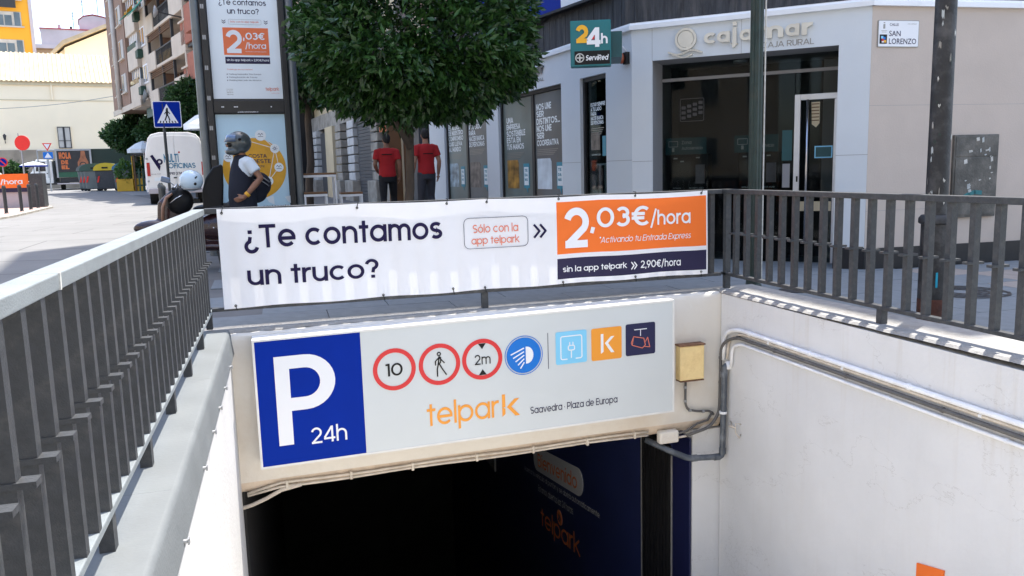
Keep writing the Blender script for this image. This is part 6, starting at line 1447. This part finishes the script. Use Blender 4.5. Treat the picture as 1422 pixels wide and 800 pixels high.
# roof as one sloped slab with a rib per tile row
rf = build('roof', MB().add([(-25, -.35, 9.46), (22, -.35, 9.46), (22, 4.2, 12.3), (-25, 4.2, 12.3), (-25, 8.5, 9.46), (22, 8.5, 9.46)], [(0, 1, 2, 3), (3, 2, 5, 4), (0, 3, 4), (1, 5, 2)]), 'roof_tile', cb_)
x = -6.0; rb = None
while x < 14:
    mb = MB().obox((x, 1.92, 10.90), (1, 0, 0), (0, 4.55, 2.84), (0, -2.84, 4.55), .07, 2.68, .05)
    build('tile_rib', mb, 'roof_tile', cb_); x += .34
wn = build('window', MB().box(7.62, 8.72, -.10, -.001, 4.05, 5.95), 'convent', cb_); build('pane', MB().box(7.72, 8.12, -.13, -.101, 4.15, 5.82), 'blind', wn); build('pane', MB().box(8.22, 8.62, -.13, -.101, 4.15, 5.82), 'blind', wn)
build('window_bars', MB().box(7.70, 7.74, -.16, -.131, 4.1, 5.86).box(8.10, 8.24, -.16, -.131, 4.1, 5.86).box(8.60, 8.66, -.16, -.131, 4.1, 5.86).box(7.70, 8.66, -.165, -.132, 4.1, 4.16).box(7.70, 8.66, -.165, -.132, 5.8, 5.86).box(7.70, 8.66, -.165, -.132, 4.7, 4.74), 'shop_dark', wn)
for x, z, lab in ((3.95, 4.9, 'small black wall lantern on the convent, left of its window'), (12.55, 4.9, 'small black wall lantern on the convent, right of its window')):
    L_ = thing('wall_lantern', lab, 'lantern', (x, -.1, z), CV)
    build('arm', MB().tube([(x, -.0, z-.3), (x, -.25, z-.35), (x, -.35, z-.1)], .03, 6), 'iron', L_); build('lantern_body', MB().loft([((x, -.35, z-.1), .07, .07), ((x, -.35, z+.25), .13, .13), ((x, -.35, z+.38), .03, .03)], 6), 'iron', L_)
wr_ = thing('overhead_cable', 'thin cable sagging across the cream convent wall', 'cable', (-17, 70, 7.4))
build('cable_run', MB().tube([(-24+1.25*k, 73.4-.9*k*.6, 7.05+.012*(k-3)**2) for k in range(14)], .025, 5), 'letter_side', wr_)
def flatblock(name, label, fr, wins): pass
YB = Frame((-26.8, 91.2, 0), math.atan2(.68, 2.65))
yb_ = thing('yellow_building', 'yellow apartment building with orange panels rising behind the convent', 'building', (2, 0, .9), YB)
build('wall', MB().box(-12, 4.25, .0, 12, .5, 26), 'yellow_wall', yb_); build('corner_strip', MB().box(4.25, 4.55, -.1, 12, .5, 26), 'far_grey', yb_)
for k, z in enumerate((13.9, 16.55, 19.1, 21.8)):
    r = build('window_band', MB().box(-2.0, 3.55, -.06, -.001, z, z+1.35), 'blind', yb_)
    build('orange_panel', MB().box(-.2, 1.25, -.10, -.061, z, z+1.35), 'orange_panel', r); build('pane', MB().box(1.35, 2.05, -.10, -.061, z+.05, z+1.0), 'pane_far', r); build('pane', MB().box(2.15, 2.75, -.10, -.061, z+.05, z+1.0), 'pane_far', r); build('pane', MB().box(2.95, 3.45, -.10, -.061, z+.05, z+1.3), 'pane_far', r)
    build('sill', MB().box(-2.0, 3.75, -.2, -.061, z-.14, z-.001), 'blind', r)
build('balcony_rail', MB().box(-1, 3.2, -.5, -.45, 18.2, 19.05), 'iron', yb_)
GB = Frame((-31.5, 126.0, 0), math.atan2(1.85, 9.02))
gb = thing('grey_building', 'grey and brown flats with a rooftop hut and aerials on the skyline', 'building', (5, 0, 1), GB)
build('wall', MB().box(-4, 14, .0, 12, .5, 19.4), 'far_brown', gb); build('ledge', MB().box(-4, 14, -.4, 12, 19.4, 19.9), 'far_grey', gb)
build('penthouse_wall', MB().box(1.6, 13, .6, 10, 19.9, 22.1), 'far_grey', gb); build('red_coping', MB().box(1.5, 13.1, .5, 10, 22.1, 22.25), 'far_red', gb); build('penthouse_wall', MB().box(-3, .6, .6, 9, 19.9, 22.0), 'far_grey', gb)
build('hut', MB().prism([(6.4, 22.25), (10.5, 22.25), (10.5, 23.6), (9.6, 24.1), (8.2, 24.35), (7.0, 24.1), (6.4, 23.6)], 1.5, 6), 'far_grey', gb); build('hut_roof', MB().prism([(6.3, 23.6), (7.0, 24.15), (8.2, 24.42), (9.6, 24.17), (10.6, 23.62), (10.6, 23.72), (9.6, 24.28), (8.2, 24.53), (7.0, 24.26), (6.3, 23.7)], 1.4, 6.1), 'far_red', gb)
build('red_hut', MB().box(10.55, 11.4, 1.4, 4, 22.25, 23.5), 'far_red', gb); build('chimney', MB().box(3.7, 4.1, 2, 2.5, 22.2, 23.0), 'far_grey', gb); build('chimney', MB().box(5.2, 5.5, 2, 2.5, 22.2, 22.8), 'iron', gb)
for x in (-1.2, 5.2, 9.4): build('white_column', MB().box(x, x+.5, -.3, -.001, 17.2, 19.4), 'white', gb)
for x0, x1 in ((-2.5, -1.3), (-.6, 5.1), (5.8, 9.3), (10, 13)): w_ = build('terrace', MB().box(x0, x1, -.10, -.001, 17.3, 19.2), 'far_brown', gb); build('door', MB().box(x0+(x1-x0)*.4, x0+(x1-x0)*.62, -.16, -.101, 17.35, 18.6), 'blind', w_)
build('pink_wall', MB().box(-2, .2, -.3, -.001, 14.5, 15.8), 'far_red', gb); build('pale_band', MB().box(-2, 4, -.35, -.301, 15.8, 16.4), 'white', gb); build('white_awning', MB().box(.6, 3.3, -.9, -.36, 15.0, 15.7), 'white', gb)
for x, h_ in ((7.0, 3.6), (8.9, 4.6), (11.3, 3.0), (5.7, 1.6)):
    a = thing('roof_aerial', {7.0: 'left aerial rising from the rooftop hut on the grey flats', 8.9: 'tallest aerial on the grey flats, above the rounded hut', 11.3: 'thin aerial right of the red hut on the grey flats', 5.7: 'short aerial left of the rounded hut on the grey flats'}[x], 'aerial', (x, 2, 23), GB)
    build('mast', MB().tube([(x, 2, 22.2), (x, 2, 23.2+h_)], .05, 6), 'iron', a)
    for q in range(3): build('cross_rod', MB().tube([(x-.6+.1*q, 2, 23+h_-.4*q), (x+.6-.1*q, 2, 23+h_-.4*q)], .03, 5), 'iron', a)
GA = Frame((-20.5, 87.6, 0), math.atan2(.96, 5.0))
ga = thing('gabled_building', 'cream gable with sloping tiled verge behind the convent roof', 'building', (3, 0, 1), GA)
build('gable_wall', MB().prism([(1.6, .5), (9, .5), (9, 17.5), (1.6, 14.0)], .2, 8), 'convent', ga); build('verge', MB().prism([(.3, 13.0), (1.6, 14.25), (9, 17.7), (9, 17.95), (1.5, 14.6), (0, 13.0)][::-1], -.4, 8), 'roof_tile', ga); build('side_return', MB().prism([(.4, .5), (1.6, .5), (1.6, 13.9), (.4, 12.9)], .3, 8), 'cream', ga)

# ================================================================ street furniture and vehicles on the left
def pole(T, x, y, z1, r=.03, mt='galv'): return build('pole', MB().tube([(x, y, G(y)-.05), (x, y, z1)], r, 12), mt, T, smooth=True, auto=40)
px_, py_ = -2.38, 19.87
pd = thing('pedestrian_sign', 'blue square pedestrian crossing sign on a dark pole behind the scooter', 'traffic sign', (px_, py_, G(20)))
pole(pd, px_-.04, py_, 2.98, .032, 'steel_dark')
PF = Frame((px_-.24, py_-.05, 0), R(6)); 
def pf(mb, mt, name): mb.v = [tuple(PF.M @ Vector(v)) for v in mb.v]; return build(name, mb, mt, pd)
pf(MB().rrect(0, .58, 2.45, 3.03, .03, .002, .02), 'white', 'sign_plate'); pf(MB().rrect(.015, .565, 2.465, 3.015, .025, -.001, .0015), 'blue', 'blue_field')
pf(MB().prism([(.07, 2.55), (.51, 2.55), (.29, 2.97)], -.004, -.0015), 'white', 'white_triangle')
mb = MB().disc((.295, 2.865), .020, -.007, -.0045, 14); mb.stroke([(.29, 2.84), (.285, 2.73)], .046, -.007, -.0045); mb.stroke([(.285, 2.74), (.26, 2.67), (.235, 2.61)], .026, -.0072, -.0045); mb.stroke([(.288, 2.74), (.315, 2.68), (.335, 2.61)], .026, -.0074, -.0045)
mb.stroke([(.29, 2.82), (.25, 2.77), (.235, 2.75)], .018, -.0076, -.0045); mb.stroke([(.29, 2.82), (.325, 2.78), (.345, 2.755)], .018, -.0078, -.0045); pf(mb, 'black', 'walking_figure')
for k in range(6): pf(MB().prism([(.12+.065*k, 2.555), (.145+.065*k, 2.555), (.155+.058*k, 2.60), (.135+.058*k, 2.60)], -.0068, -.0045), 'black', 'crossing_stripe')
def bollard(x, y, label, grp=None, h_=.82):
    t = thing('bollard', label, 'bollard', (x, y, G(y)), group=grp)
    build('post', lathe(MB(), (x, y), [(G(y)-.03, .06), (G(y)+.04, .06), (G(y)+.05, .048), (G(y)+h_-.10, .048), (G(y)+h_-.09, .056), (G(y)+h_-.04, .056), (G(y)+h_, .03)], 14), 'steel_dark', t, smooth=True, auto=35)
for i, (x, y) in enumerate(((-2.22, 17.2), (-2.42, 18.5), (-2.62, 19.9), (-2.80, 21.4))):
    bollard(x, y, ('nearest bollard of the row by the pedestrian sign', 'second bollard of the row by the pedestrian sign', 'third bollard of the row, behind the pedestrian sign pole', 'farthest bollard of the row by the pedestrian sign')[i], 'dark bollards beside the pedestrian crossing sign')
for i, (x, y) in enumerate(((-7.50, 25.95), (-7.45, 27.2), (-7.52, 28.4), (-7.62, 29.6))):
    bollard(x, y, ('leftmost slim bollard on the pink pavement across the street', 'second slim bollard on the pink pavement, left of the middle', 'third slim bollard on the pink pavement, before the low wall end', 'rightmost slim bollard at the end of the low grey wall')[i], 'slim bollards on the left pavement')
ww = thing('low_wall', 'low grey wall behind the bollards on the left pavement', 'wall', (-9, 30.4, .5))
build('wall', MB().box(-14, -8.0, 30.5, 30.75, .2, 1.35), 'far_grey', ww, bevel=.01); build('wall_end', MB().box(-7.995, -7.6, 30.3, 30.8, .2, 1.62), 'steel', ww, bevel=.01)
ob2 = thing('price_banner', 'small orange banner reading euro per hour hung on the low wall', 'banner', (-8.3, 30.2, 1.2))
build('cloth', MB().box(-9.8, -8.05, 30.44, 30.46, 1.16, 1.62), 'banner_orange', ob2); gtxt('2,03€/hora', -9.55, -8.22, 1.26, 1.46, 30.432, 'white', ob2, w=.12); build('lower_band', MB().box(-9.8, -8.05, 30.435, 30.455, 1.02, 1.155), 'banner_navy', ob2)
pcar = thing('parked_car', 'white car mostly hidden behind the low wall and bollards', 'car', (-11.5, 33, .5))
cx0, cy0, cz0 = -10.4, 33, G(33)
build('body', MB().prism([(cx0-2.1, cz0+.25), (cx0+1.9, cz0+.25), (cx0+2.0, cz0+.6), (cx0+1.9, cz0+.85), (cx0+1.0, cz0+.92), (cx0+.3, cz0+1.4), (cx0-1.2, cz0+1.42), (cx0-1.9, cz0+.95), (cx0-2.15, cz0+.8)], cy0-.85, cy0+.85), 'van_white', pcar, bevel=.06)
build('side_window', MB().prism([(cx0-1.6, cz0+.95), (cx0+.8, cz0+.95), (cx0+.2, cz0+1.34), (cx0-1.15, cz0+1.36)], cy0-.865, cy0-.852), 'van_glass', pcar)
for x in (cx0-1.3, cx0+1.25): w_ = build('wheel', MB().tube([(x, cy0-.88, cz0+.32), (x, cy0-.68, cz0+.32)], .32, 20), 'tyre', pcar); build('rim', MB().tube([(x, cy0-.89, cz0+.32), (x, cy0-.87, cz0+.32)], .19, 16), 'galv', w_)
rd = thing('red_sign', 'round red disc sign on a thin pole, far left', 'sign', (-10.36, 38.65, .6))
pole(rd, -10.34, 38.66, 2.7, .035, 'galv'); build('disc', MB().tube([(-10.28, 38.60, 2.98), (-10.27, 38.64, 2.98)], .31, 28), 'sign_red', rd); build('pole_tip', MB().tube([(-10.40, 38.68, 2.6), (-10.42, 38.68, 3.38)], .02, 6), 'galv', rd)
yl = thing('yield_sign', 'small triangular yield sign over a blue crossing sign beside the truck', 'traffic sign', (-15.08, 62.2, .7))
pole(yl, -15.1, 62.22, 3.9, .05, 'galv'); build('triangle', MB().prism([(-15.36, 3.96), (-15.06, 3.42), (-14.76, 3.96)], 62.13, 62.15), 'sign_red', yl); build('triangle_inside', MB().prism([(-15.25, 3.90), (-15.06, 3.56), (-14.87, 3.90)], 62.11, 62.128), 'white', yl)
build('blue_plate', MB().box(-15.36, -14.76, 62.13, 62.15, 2.92, 3.36), 'sky_blue', yl); build('white_triangle', MB().prism([(-15.28, 2.98), (-14.84, 2.98), (-15.06, 3.32)], 62.11, 62.128), 'white', yl)
npk = thing('no_parking_sign', 'round blue no parking sign with red rim at the far left edge', 'traffic sign', (-13.6, 48.1, .6))
pole(npk, -13.84, 48.16, 2.6, .03); build('rim', MB().disc((-13.80, 2.42), .24, 48.06, 48.08, 28), 'sign_red', npk); build('disc', MB().disc((-13.80, 2.42), .185, 48.04, 48.058, 28), 'blue', npk); build('slash', MB().obox((-13.80, 48.03, 2.42), (1, 0, -1), (0, 1, 0), (1, 0, 1), .185, .006, .03), 'sign_red', npk)
um = thing('beach_umbrella', 'blue and white parasol at the far left beside the stone wall', 'parasol', (-13.4, 52, .6))
pole(um, -13.4, 52, 2.6, .025); build('canopy', MB().loft([((-13.4, 52, 2.30), .72, .72), ((-13.4, 52, 2.42), .4, .4), ((-13.4, 52, 2.50), .05, .05)], 12), 'umbrella', um)
build('canopy_band', MB().loft([((-13.4, 52, 2.22), .74, .74), ((-13.4, 52, 2.299), .73, .73)], 12), 'blue', um)
bu = thing('bush', 'dark potted bush at the far left edge under the parasol', 'bush', (-14.6, 52, .6)); build('pot', MB().loft([((-14.6, 52, .6), .3, .3), ((-14.6, 52, 1.1), .4, .4)], 14), 'stone', bu); crown((-14.6, 52, 1.7), (.8, .6, .7), 260, .3, .14, 'leaf_far', bu)
# white van seen from the back
VF = Frame((-3.36, 29.75, G(30)), math.radians(6)); VZ = 0
vn = thing('van', 'white high-roofed delivery van seen from behind with blue MULTI OFICINAS lettering', 'van', (0, 0, 0), VF)
prof_ = [(-.93, .42), (-.95, 1.15), (-.90, 1.75), (-.80, 2.20), (-.70, 2.33), (-.45, 2.40), (.45, 2.40), (.70, 2.33), (.80, 2.20), (.90, 1.75), (.95, 1.15), (.93, .42)]
mb = MB(); segs = [(0, 1.0, 0), (.06, 1.02, 0), (3.6, 1.02, 0), (4.2, .98, -.15), (4.75, .90, -1.05), (5.35, .84, -1.25), (5.5, .78, -1.45)]
for y, k, dz in segs:
    for x, z in prof_: mb.v.append((x*k, y, min(z, 2.4+dz) if dz else z))
n = len(prof_)
for i in range(len(segs)-1):
    for j in range(n): mb.f.append((i*n+j, i*n+(j+1) % n, (i+1)*n+(j+1) % n, (i+1)*n+j)); mb.mi.append(0)
mb.f.append(tuple(range(n))[::-1]); mb.f.append(tuple((len(segs)-1)*n+j for j in range(n))); mb.mi += [0, 0]
build('body', mb, 'van_white', vn, bevel=.02)
for s_ in (-1, 1):
    build('rear_door', MB().prism([(s_*.012, .52), (s_*.86, .52), (s_*.88, 1.15), (s_*.83, 1.75), (s_*.74, 2.18), (s_*.62, 2.27), (s_*.012, 2.31)][::s_], -.025, -.001), 'van_white', vn, bevel=.012)
    build('tail_light', MB().box(s_*.86-.05, s_*.86+.05, -.05, -.001, .95, 1.40), 'tail_red', vn, bevel=.01)
    w_ = build('wheel', MB().tube([(s_*.90, .75, .36), (s_*.68, .75, .36)], .36, 22), 'tyre', vn, smooth=True, auto=40); build('rim', MB().tube([(s_*.91, .75, .36), (s_*.88, .75, .36)], .2, 16), 'galv', w_)
    w_ = build('wheel', MB().tube([(s_*.90, 4.4, .36), (s_*.68, 4.4, .36)], .36, 22), 'tyre', vn, smooth=True, auto=40)
    build('side_mirror', MB().box(s_*1.0-.07, s_*1.0+.07, 4.2, 4.3, 1.5, 1.85), 'black', vn)
    for z in (.75, 1.5, 2.05): build('door_hinge', MB().box(s_*.89-.03, s_*.89+.03, -.035, -.001, z, z+.06), 'galv', vn)
build('bumper', MB().box(-.92, .92, -.10, .05, .36, .52), 'far_grey', vn, bevel=.02); build('licence_plate', MB().box(-.70, -.36, -.034, -.026, .78, .90), 'poster_white', vn)
gtxt('MULTI', -.36, .10, 1.40, 1.68, -.034, 'letter_blue', vn, w=.12); gtxt('OFICINAS', -.24, .62, 1.19, 1.37, -.036, 'letter_blue', vn, w=.12)
gtxt('910 274 507', -.22, .40, .98, 1.07, -.034, 'ink', vn, w=.12); build('handle', MB().box(-.10, .0, -.045, -.026, .86, .90), 'black', vn); build('logo_strip', MB().prism([(-.78, 1.62), (-.70, 1.66), (-.48, 1.28), (-.52, 1.12)][::-1], -.036, -.026), 'ink', vn); build('logo_mark', MB().disc((-.50, 1.42), .10, -.0385, -.0365, 16, .045), 'ink', vn)
gtxt('desde 1998', -.80, -.50, 1.00, 1.035, -.034, 'letter_side', vn, w=.09); build('red_dot', MB().disc((.13, 1.73), .03, -.034, -.026, 12), 'tail_red', vn)
# trucks
TZ = G(66)
TK = Frame((-15.6, 66.2, TZ), R(9))
tk = thing('box_truck', 'dark green box truck showing its tail door with an orange word and a bottle picture', 'truck', (0, 0, 0), TK)
build('box', MB().box(0, 2.35, 0, 7.5, .95, 2.95), 'truck_green', tk); build('rear_frame', MB().box(0, .12, -.06, -.001, .9, 2.95).box(2.23, 2.35, -.06, -.001, .9, 2.95).box(.12, 2.23, -.059, -.002, 2.83, 2.95), 'galv', tk)
build('rear_door', MB().box(.13, 2.22, -.04, -.002, 1.3, 2.82), 'shop_dark', tk); build('green_tail_board', MB().box(.13, 2.22, -.055, -.003, .92, 1.28), 'truck_rear_green', tk)
gtxt('HOLA', .25, 1.02, 2.22, 2.72, -.05, 'orange_panel', tk, w=.2); gtxt('DE', .35, .80, 1.85, 2.15, -.05, 'orange_panel', tk, w=.2); gtxt('EL', .35, .85, 1.50, 1.78, -.05, 'orange_panel', tk, w=.2)
build('bottle_picture', MB().prism([(1.40, 1.30), (2.10, 1.30), (2.12, 2.0), (1.98, 2.35), (1.93, 2.8), (1.68, 2.8), (1.62, 2.35), (1.42, 2.0)], -.05, -.041), 'bottle_brown', tk); build('bottle_label', MB().disc((1.76, 1.78), .24, -.056, -.051, 20, .17), 'shop_dark', tk)
build('chassis', MB().box(.2, 2.15, .1, 8, .55, .9), 'iron', tk); build('tail_lift', MB().box(.05, 2.5, -1.1, -.1, .42, .50), 'far_grey', tk)
for s_ in (.25, 2.1): build('wheel', MB().tube([(s_-.14, 1.3, .45), (s_+.14, 1.3, .45)], .45, 18), 'tyre', tk)
build('long_side', MB().box(2.36, 5.9, .3, .5, .9, 2.95), 'truck_green', tk)  # dark green long side of the truck box
tc = thing('lorry', 'small white lorry with open cab side facing left behind the signs', 'lorry', (-16.4, 67, TZ))
zt_ = TZ
build('cab', MB().prism([(-17.5, zt_+.5), (-15.95, zt_+.5), (-15.95, zt_+2.2), (-17.0, zt_+2.25), (-17.3, zt_+1.4), (-17.5, zt_+1.2)], 66.6, 68.4), 'van_white', tc, bevel=.05)
build('side_window', MB().prism([(-17.05, zt_+1.4), (-16.4, zt_+1.4), (-16.4, zt_+2.05), (-16.95, zt_+2.05)], 66.57, 66.599), 'van_glass', tc); build('wheel', MB().tube([(-16.9, 66.5, zt_+.42), (-16.9, 66.8, zt_+.42)], .42, 18), 'tyre', tc); build('door_handle', MB().box(-16.35, -16.2, 66.56, 66.59, zt_+1.2, zt_+1.26), 'black', tc)
build('rack', MB().tube([(-16.8, 66.5, zt_+.9), (-16.8, 66.5, zt_+2.9)], .05, 6).tube([(-16.2, 66.5, zt_+.9), (-16.2, 66.5, zt_+2.9)], .05, 6).tube([(-16.8, 66.5, zt_+2.9), (-15.5, 66.5, zt_+2.9)], .05, 6), 'galv', tc, kind=None); build('frame', MB().box(-17.2, -15.3, 66.7, 68.3, zt_+.4, zt_+.6), 'iron', tc); build('grille_light', MB().box(-17.45, -17.3, 66.56, 66.6, zt_+.8, zt_+1.0), 'tail_red', tc)
# recycling containers
names = ['grey green recycling container at the left end of the row', 'green recycling container second in the row', 'dark green recycling container third in the row', 'recycling container with a yellow lid at the right of the row', 'recycling container with a blue lid behind the yellow planter']
cps = [(-12.3, 60.9), (-11.9, 59.9), (-11.5, 58.9), (-10.6, 57.6), (-9.35, 56.6)]
lids = ['container_grey', 'container_green', 'container_green', 'container_yellow', 'container_blue']
cont0 = None
for i, ((x, y), lid) in enumerate(zip(cps, lids)):
    z = G(y); t = thing('recycling_container', names[i], 'container', (x, y, z), group='recycling containers at the kerb')
    build('bin_body', MB().prism([(x-.62, z+.12), (x+.60, z+.12), (x+.66, z+1.30), (x-.70, z+1.30)], y-.55, y+.55), 'steel' if i == 3 else 'container_grey', t, bevel=.05)
    k = 8; pts = [(x-.74, z+1.30)]+[(x-.02-.74*math.cos(math.pi*q/k), z+1.36+.42*math.sin(math.pi*q/k)) for q in range(k+1)]+[(x+.72, z+1.30)]
    build('lid', MB().prism(pts[::-1], y-.60, y+.60), lid, t, smooth=True, auto=30); build('hazard_stripe', MB().prism([(x-.60, z+.55), (x-.5, z+.55), (x-.4, z+.95), (x-.5, z+.95)], y-.575, y-.552), 'sign_red', t)
    build('slot', MB().box(x-.25, x+.1, y-.625, y-.602, z+1.42, z+1.52), 'black', t)
    for s_ in (-.5, .48): build('wheel', MB().tube([(x+s_, y-.5, z+.1), (x+s_, y-.42, z+.1)], .1, 10), 'tyre', t)
yp = thing('planter', 'yellow wooden planter with bamboo at the terrace corner', 'planter', (-8.9, 54.3, .7))
zz = G(54)
build('planter_box', MB().box(-9.55, -8.55, 54.1, 54.6, zz, zz+.75), 'planter_yellow', yp, bevel=.02); build('planter_box', MB().box(-8.45, -8.0, 54.0, 54.5, zz, zz+.75), 'planter_yellow', yp, bevel=.02)
for x in (-8.62, -8.1): build('frame_post', MB().box(x, x+.05, 54.1, 54.2, zz, zz+2.1), 'planter_yellow', yp)
crown((-9.1, 54.35, zz+1.15), (.45, .3, .62), 150, .24, .06, 'leaf_light', yp, flat=1, inner=.1, droop=-.5, name='bamboo_leaves')
tf = thing('terrace_fence', 'dark green slatted fence around the café terrace beside the van', 'fence', (-6.8, 53.5, .6))
for k in range(17): build('slat', MB().box(-8.2+.22*k, -8.2+.22*k+.10, 53.4, 53.44, zz, zz+1.35), 'truck_rear_green' if k % 5 == 0 else 'cabinet_green', tf)
for z in (.3, 1.1): build('fence_rail', MB().box(-8.3, -4.4, 53.445, 53.49, zz+z, zz+z+.08), 'cabinet_green', tf)
tr_ = thing('cafe_terrace', 'dark roofed café terrace behind the green fence', 'kiosk', (-6.5, 55, .6))
build('roof', MB().box(-8.6, -4.2, 53.8, 58, zz+2.15, zz+2.25), 'shop_dark', tr_); build('back_wall', MB().box(-8.3, -4.2, 57.8, 58, zz, zz+2.15), 'truck_green', tr_)
for x in (-8.5, -6.4, -4.4): build('post', MB().box(x, x+.09, 53.9, 53.99, zz, zz+2.15), 'wood', tr_)
hh = thing('hedge_panel', 'leafy dark hedge panel on the café terrace', 'hedge', (-6.9, 54, 1.8)); crown((-7.1, 54.4, zz+1.5), (1.35, .5, .75), 700, .2, .09, 'leaf_far', hh, flat=1, inner=.2)
for i, (x, y, w_, lab) in enumerate(((-7.2, 49.5, .85, 'white café parasol in front of the hedge, left of the van roof'), (-2.6, 33.5, .8, 'white parasol between the van and the totem'))):
    u_ = thing('parasol', lab, 'parasol', (x, y, G(y))); pole(u_, x, y, 3.3 if i == 0 else 3.7, .03, 'white'); zz2 = 3.0 if i == 0 else 3.35
    build('canopy', MB().loft([((x, y, zz2), w_, w_), ((x, y, zz2+.32), w_*.45, w_*.45), ((x, y, zz2+.45), .04, .04)], 8), 'umbrella', u_); build('valance', MB().loft([((x, y, zz2-.2), w_*1.0, w_*1.0), ((x, y, zz2-.001), w_*1.005, w_*1.005)], 8), 'umbrella', u_)
hd = thing('ficus_tree', 'wide clipped dark green tree over the recycling containers', 'tree', (-8.8, 57.5, .7))
limbs(hd, (-8.8, 57.5, G(57)), (-8.8, 57.5, 2.9), .16, 5, seed=2); crown((-8.5, 57.3, 4.15), (2.0, 1.6, 1.15), 2600, .26, .13, 'leaf_far', hd, flat=.9, inner=.4)
hd2 = thing('ficus_tree', 'dark clipped tree left of the blue pedestrian sign, behind the parasol', 'tree', (-6.0, 52, .7))
limbs(hd2, (-6.2, 52.5, G(52)), (-6.2, 52.5, 2.9), .14, 5, seed=12); crown((-6.1, 52, 3.95), (1.7, 1.3, 1.15), 1800, .26, .13, 'leaf_far', hd2, flat=.9, inner=.4)
hd3 = thing('street_tree', 'bright green tree rising behind the pedestrian sign and van', 'tree', (-3.3, 36.2, .5))
limbs(hd3, (-3.3, 36.3, G(36)), (-3.35, 36.3, 3.2), .11, 5, seed=22); crown((-3.35, 36.3, 4.15), (.95, .9, 1.15), 1700, .17, .08, 'leaf_far', hd3, flat=.9, inner=.4)

# ================================================================ buildings across the street, behind and left of the camera
def plain_block(x0, x1, y0, y1, h, label, mt, face):
    t = thing('street_building', label, 'building', ((x0+x1)/2, (y0+y1)/2, 0)); build('wall', MB().box(x0, x1, y0, y1, -.3, h), mt, t)
    k = 0
    for z in np.arange(1.2, h-1.6, 3.1):
        a = (y0 if face in 'x' else x0)+1
        while a < ((y1 if face == 'x' else x1)-1.8):
            if face == 'x': w_ = build('window', MB().box(x1+.001, x1+.05, a, a+1.2, z, z+1.5), 'blind', t); build('pane', MB().box(x1+.051, x1+.07, a+.1, a+1.1, z+.1, z+1.4), 'pane_far', w_)
            else: w_ = build('window', MB().box(a, a+1.2, y1+.001, y1+.05, z, z+1.5), 'blind', t); build('pane', MB().box(a+.1, a+1.1, y1+.051, y1+.07, z+.1, z+1.4), 'pane_far', w_)
            a += 2.9
plain_block(-16, 16, -24, -13, 17, 'cream apartment building across the crossing behind the viewer', 'street_cream', 'y')  # unseen block, its cream colour chosen to bounce warm light
plain_block(-32, -20, -14, 22, 15, 'cream apartment building on the far left side of the street', 'balcony_cream', 'x')
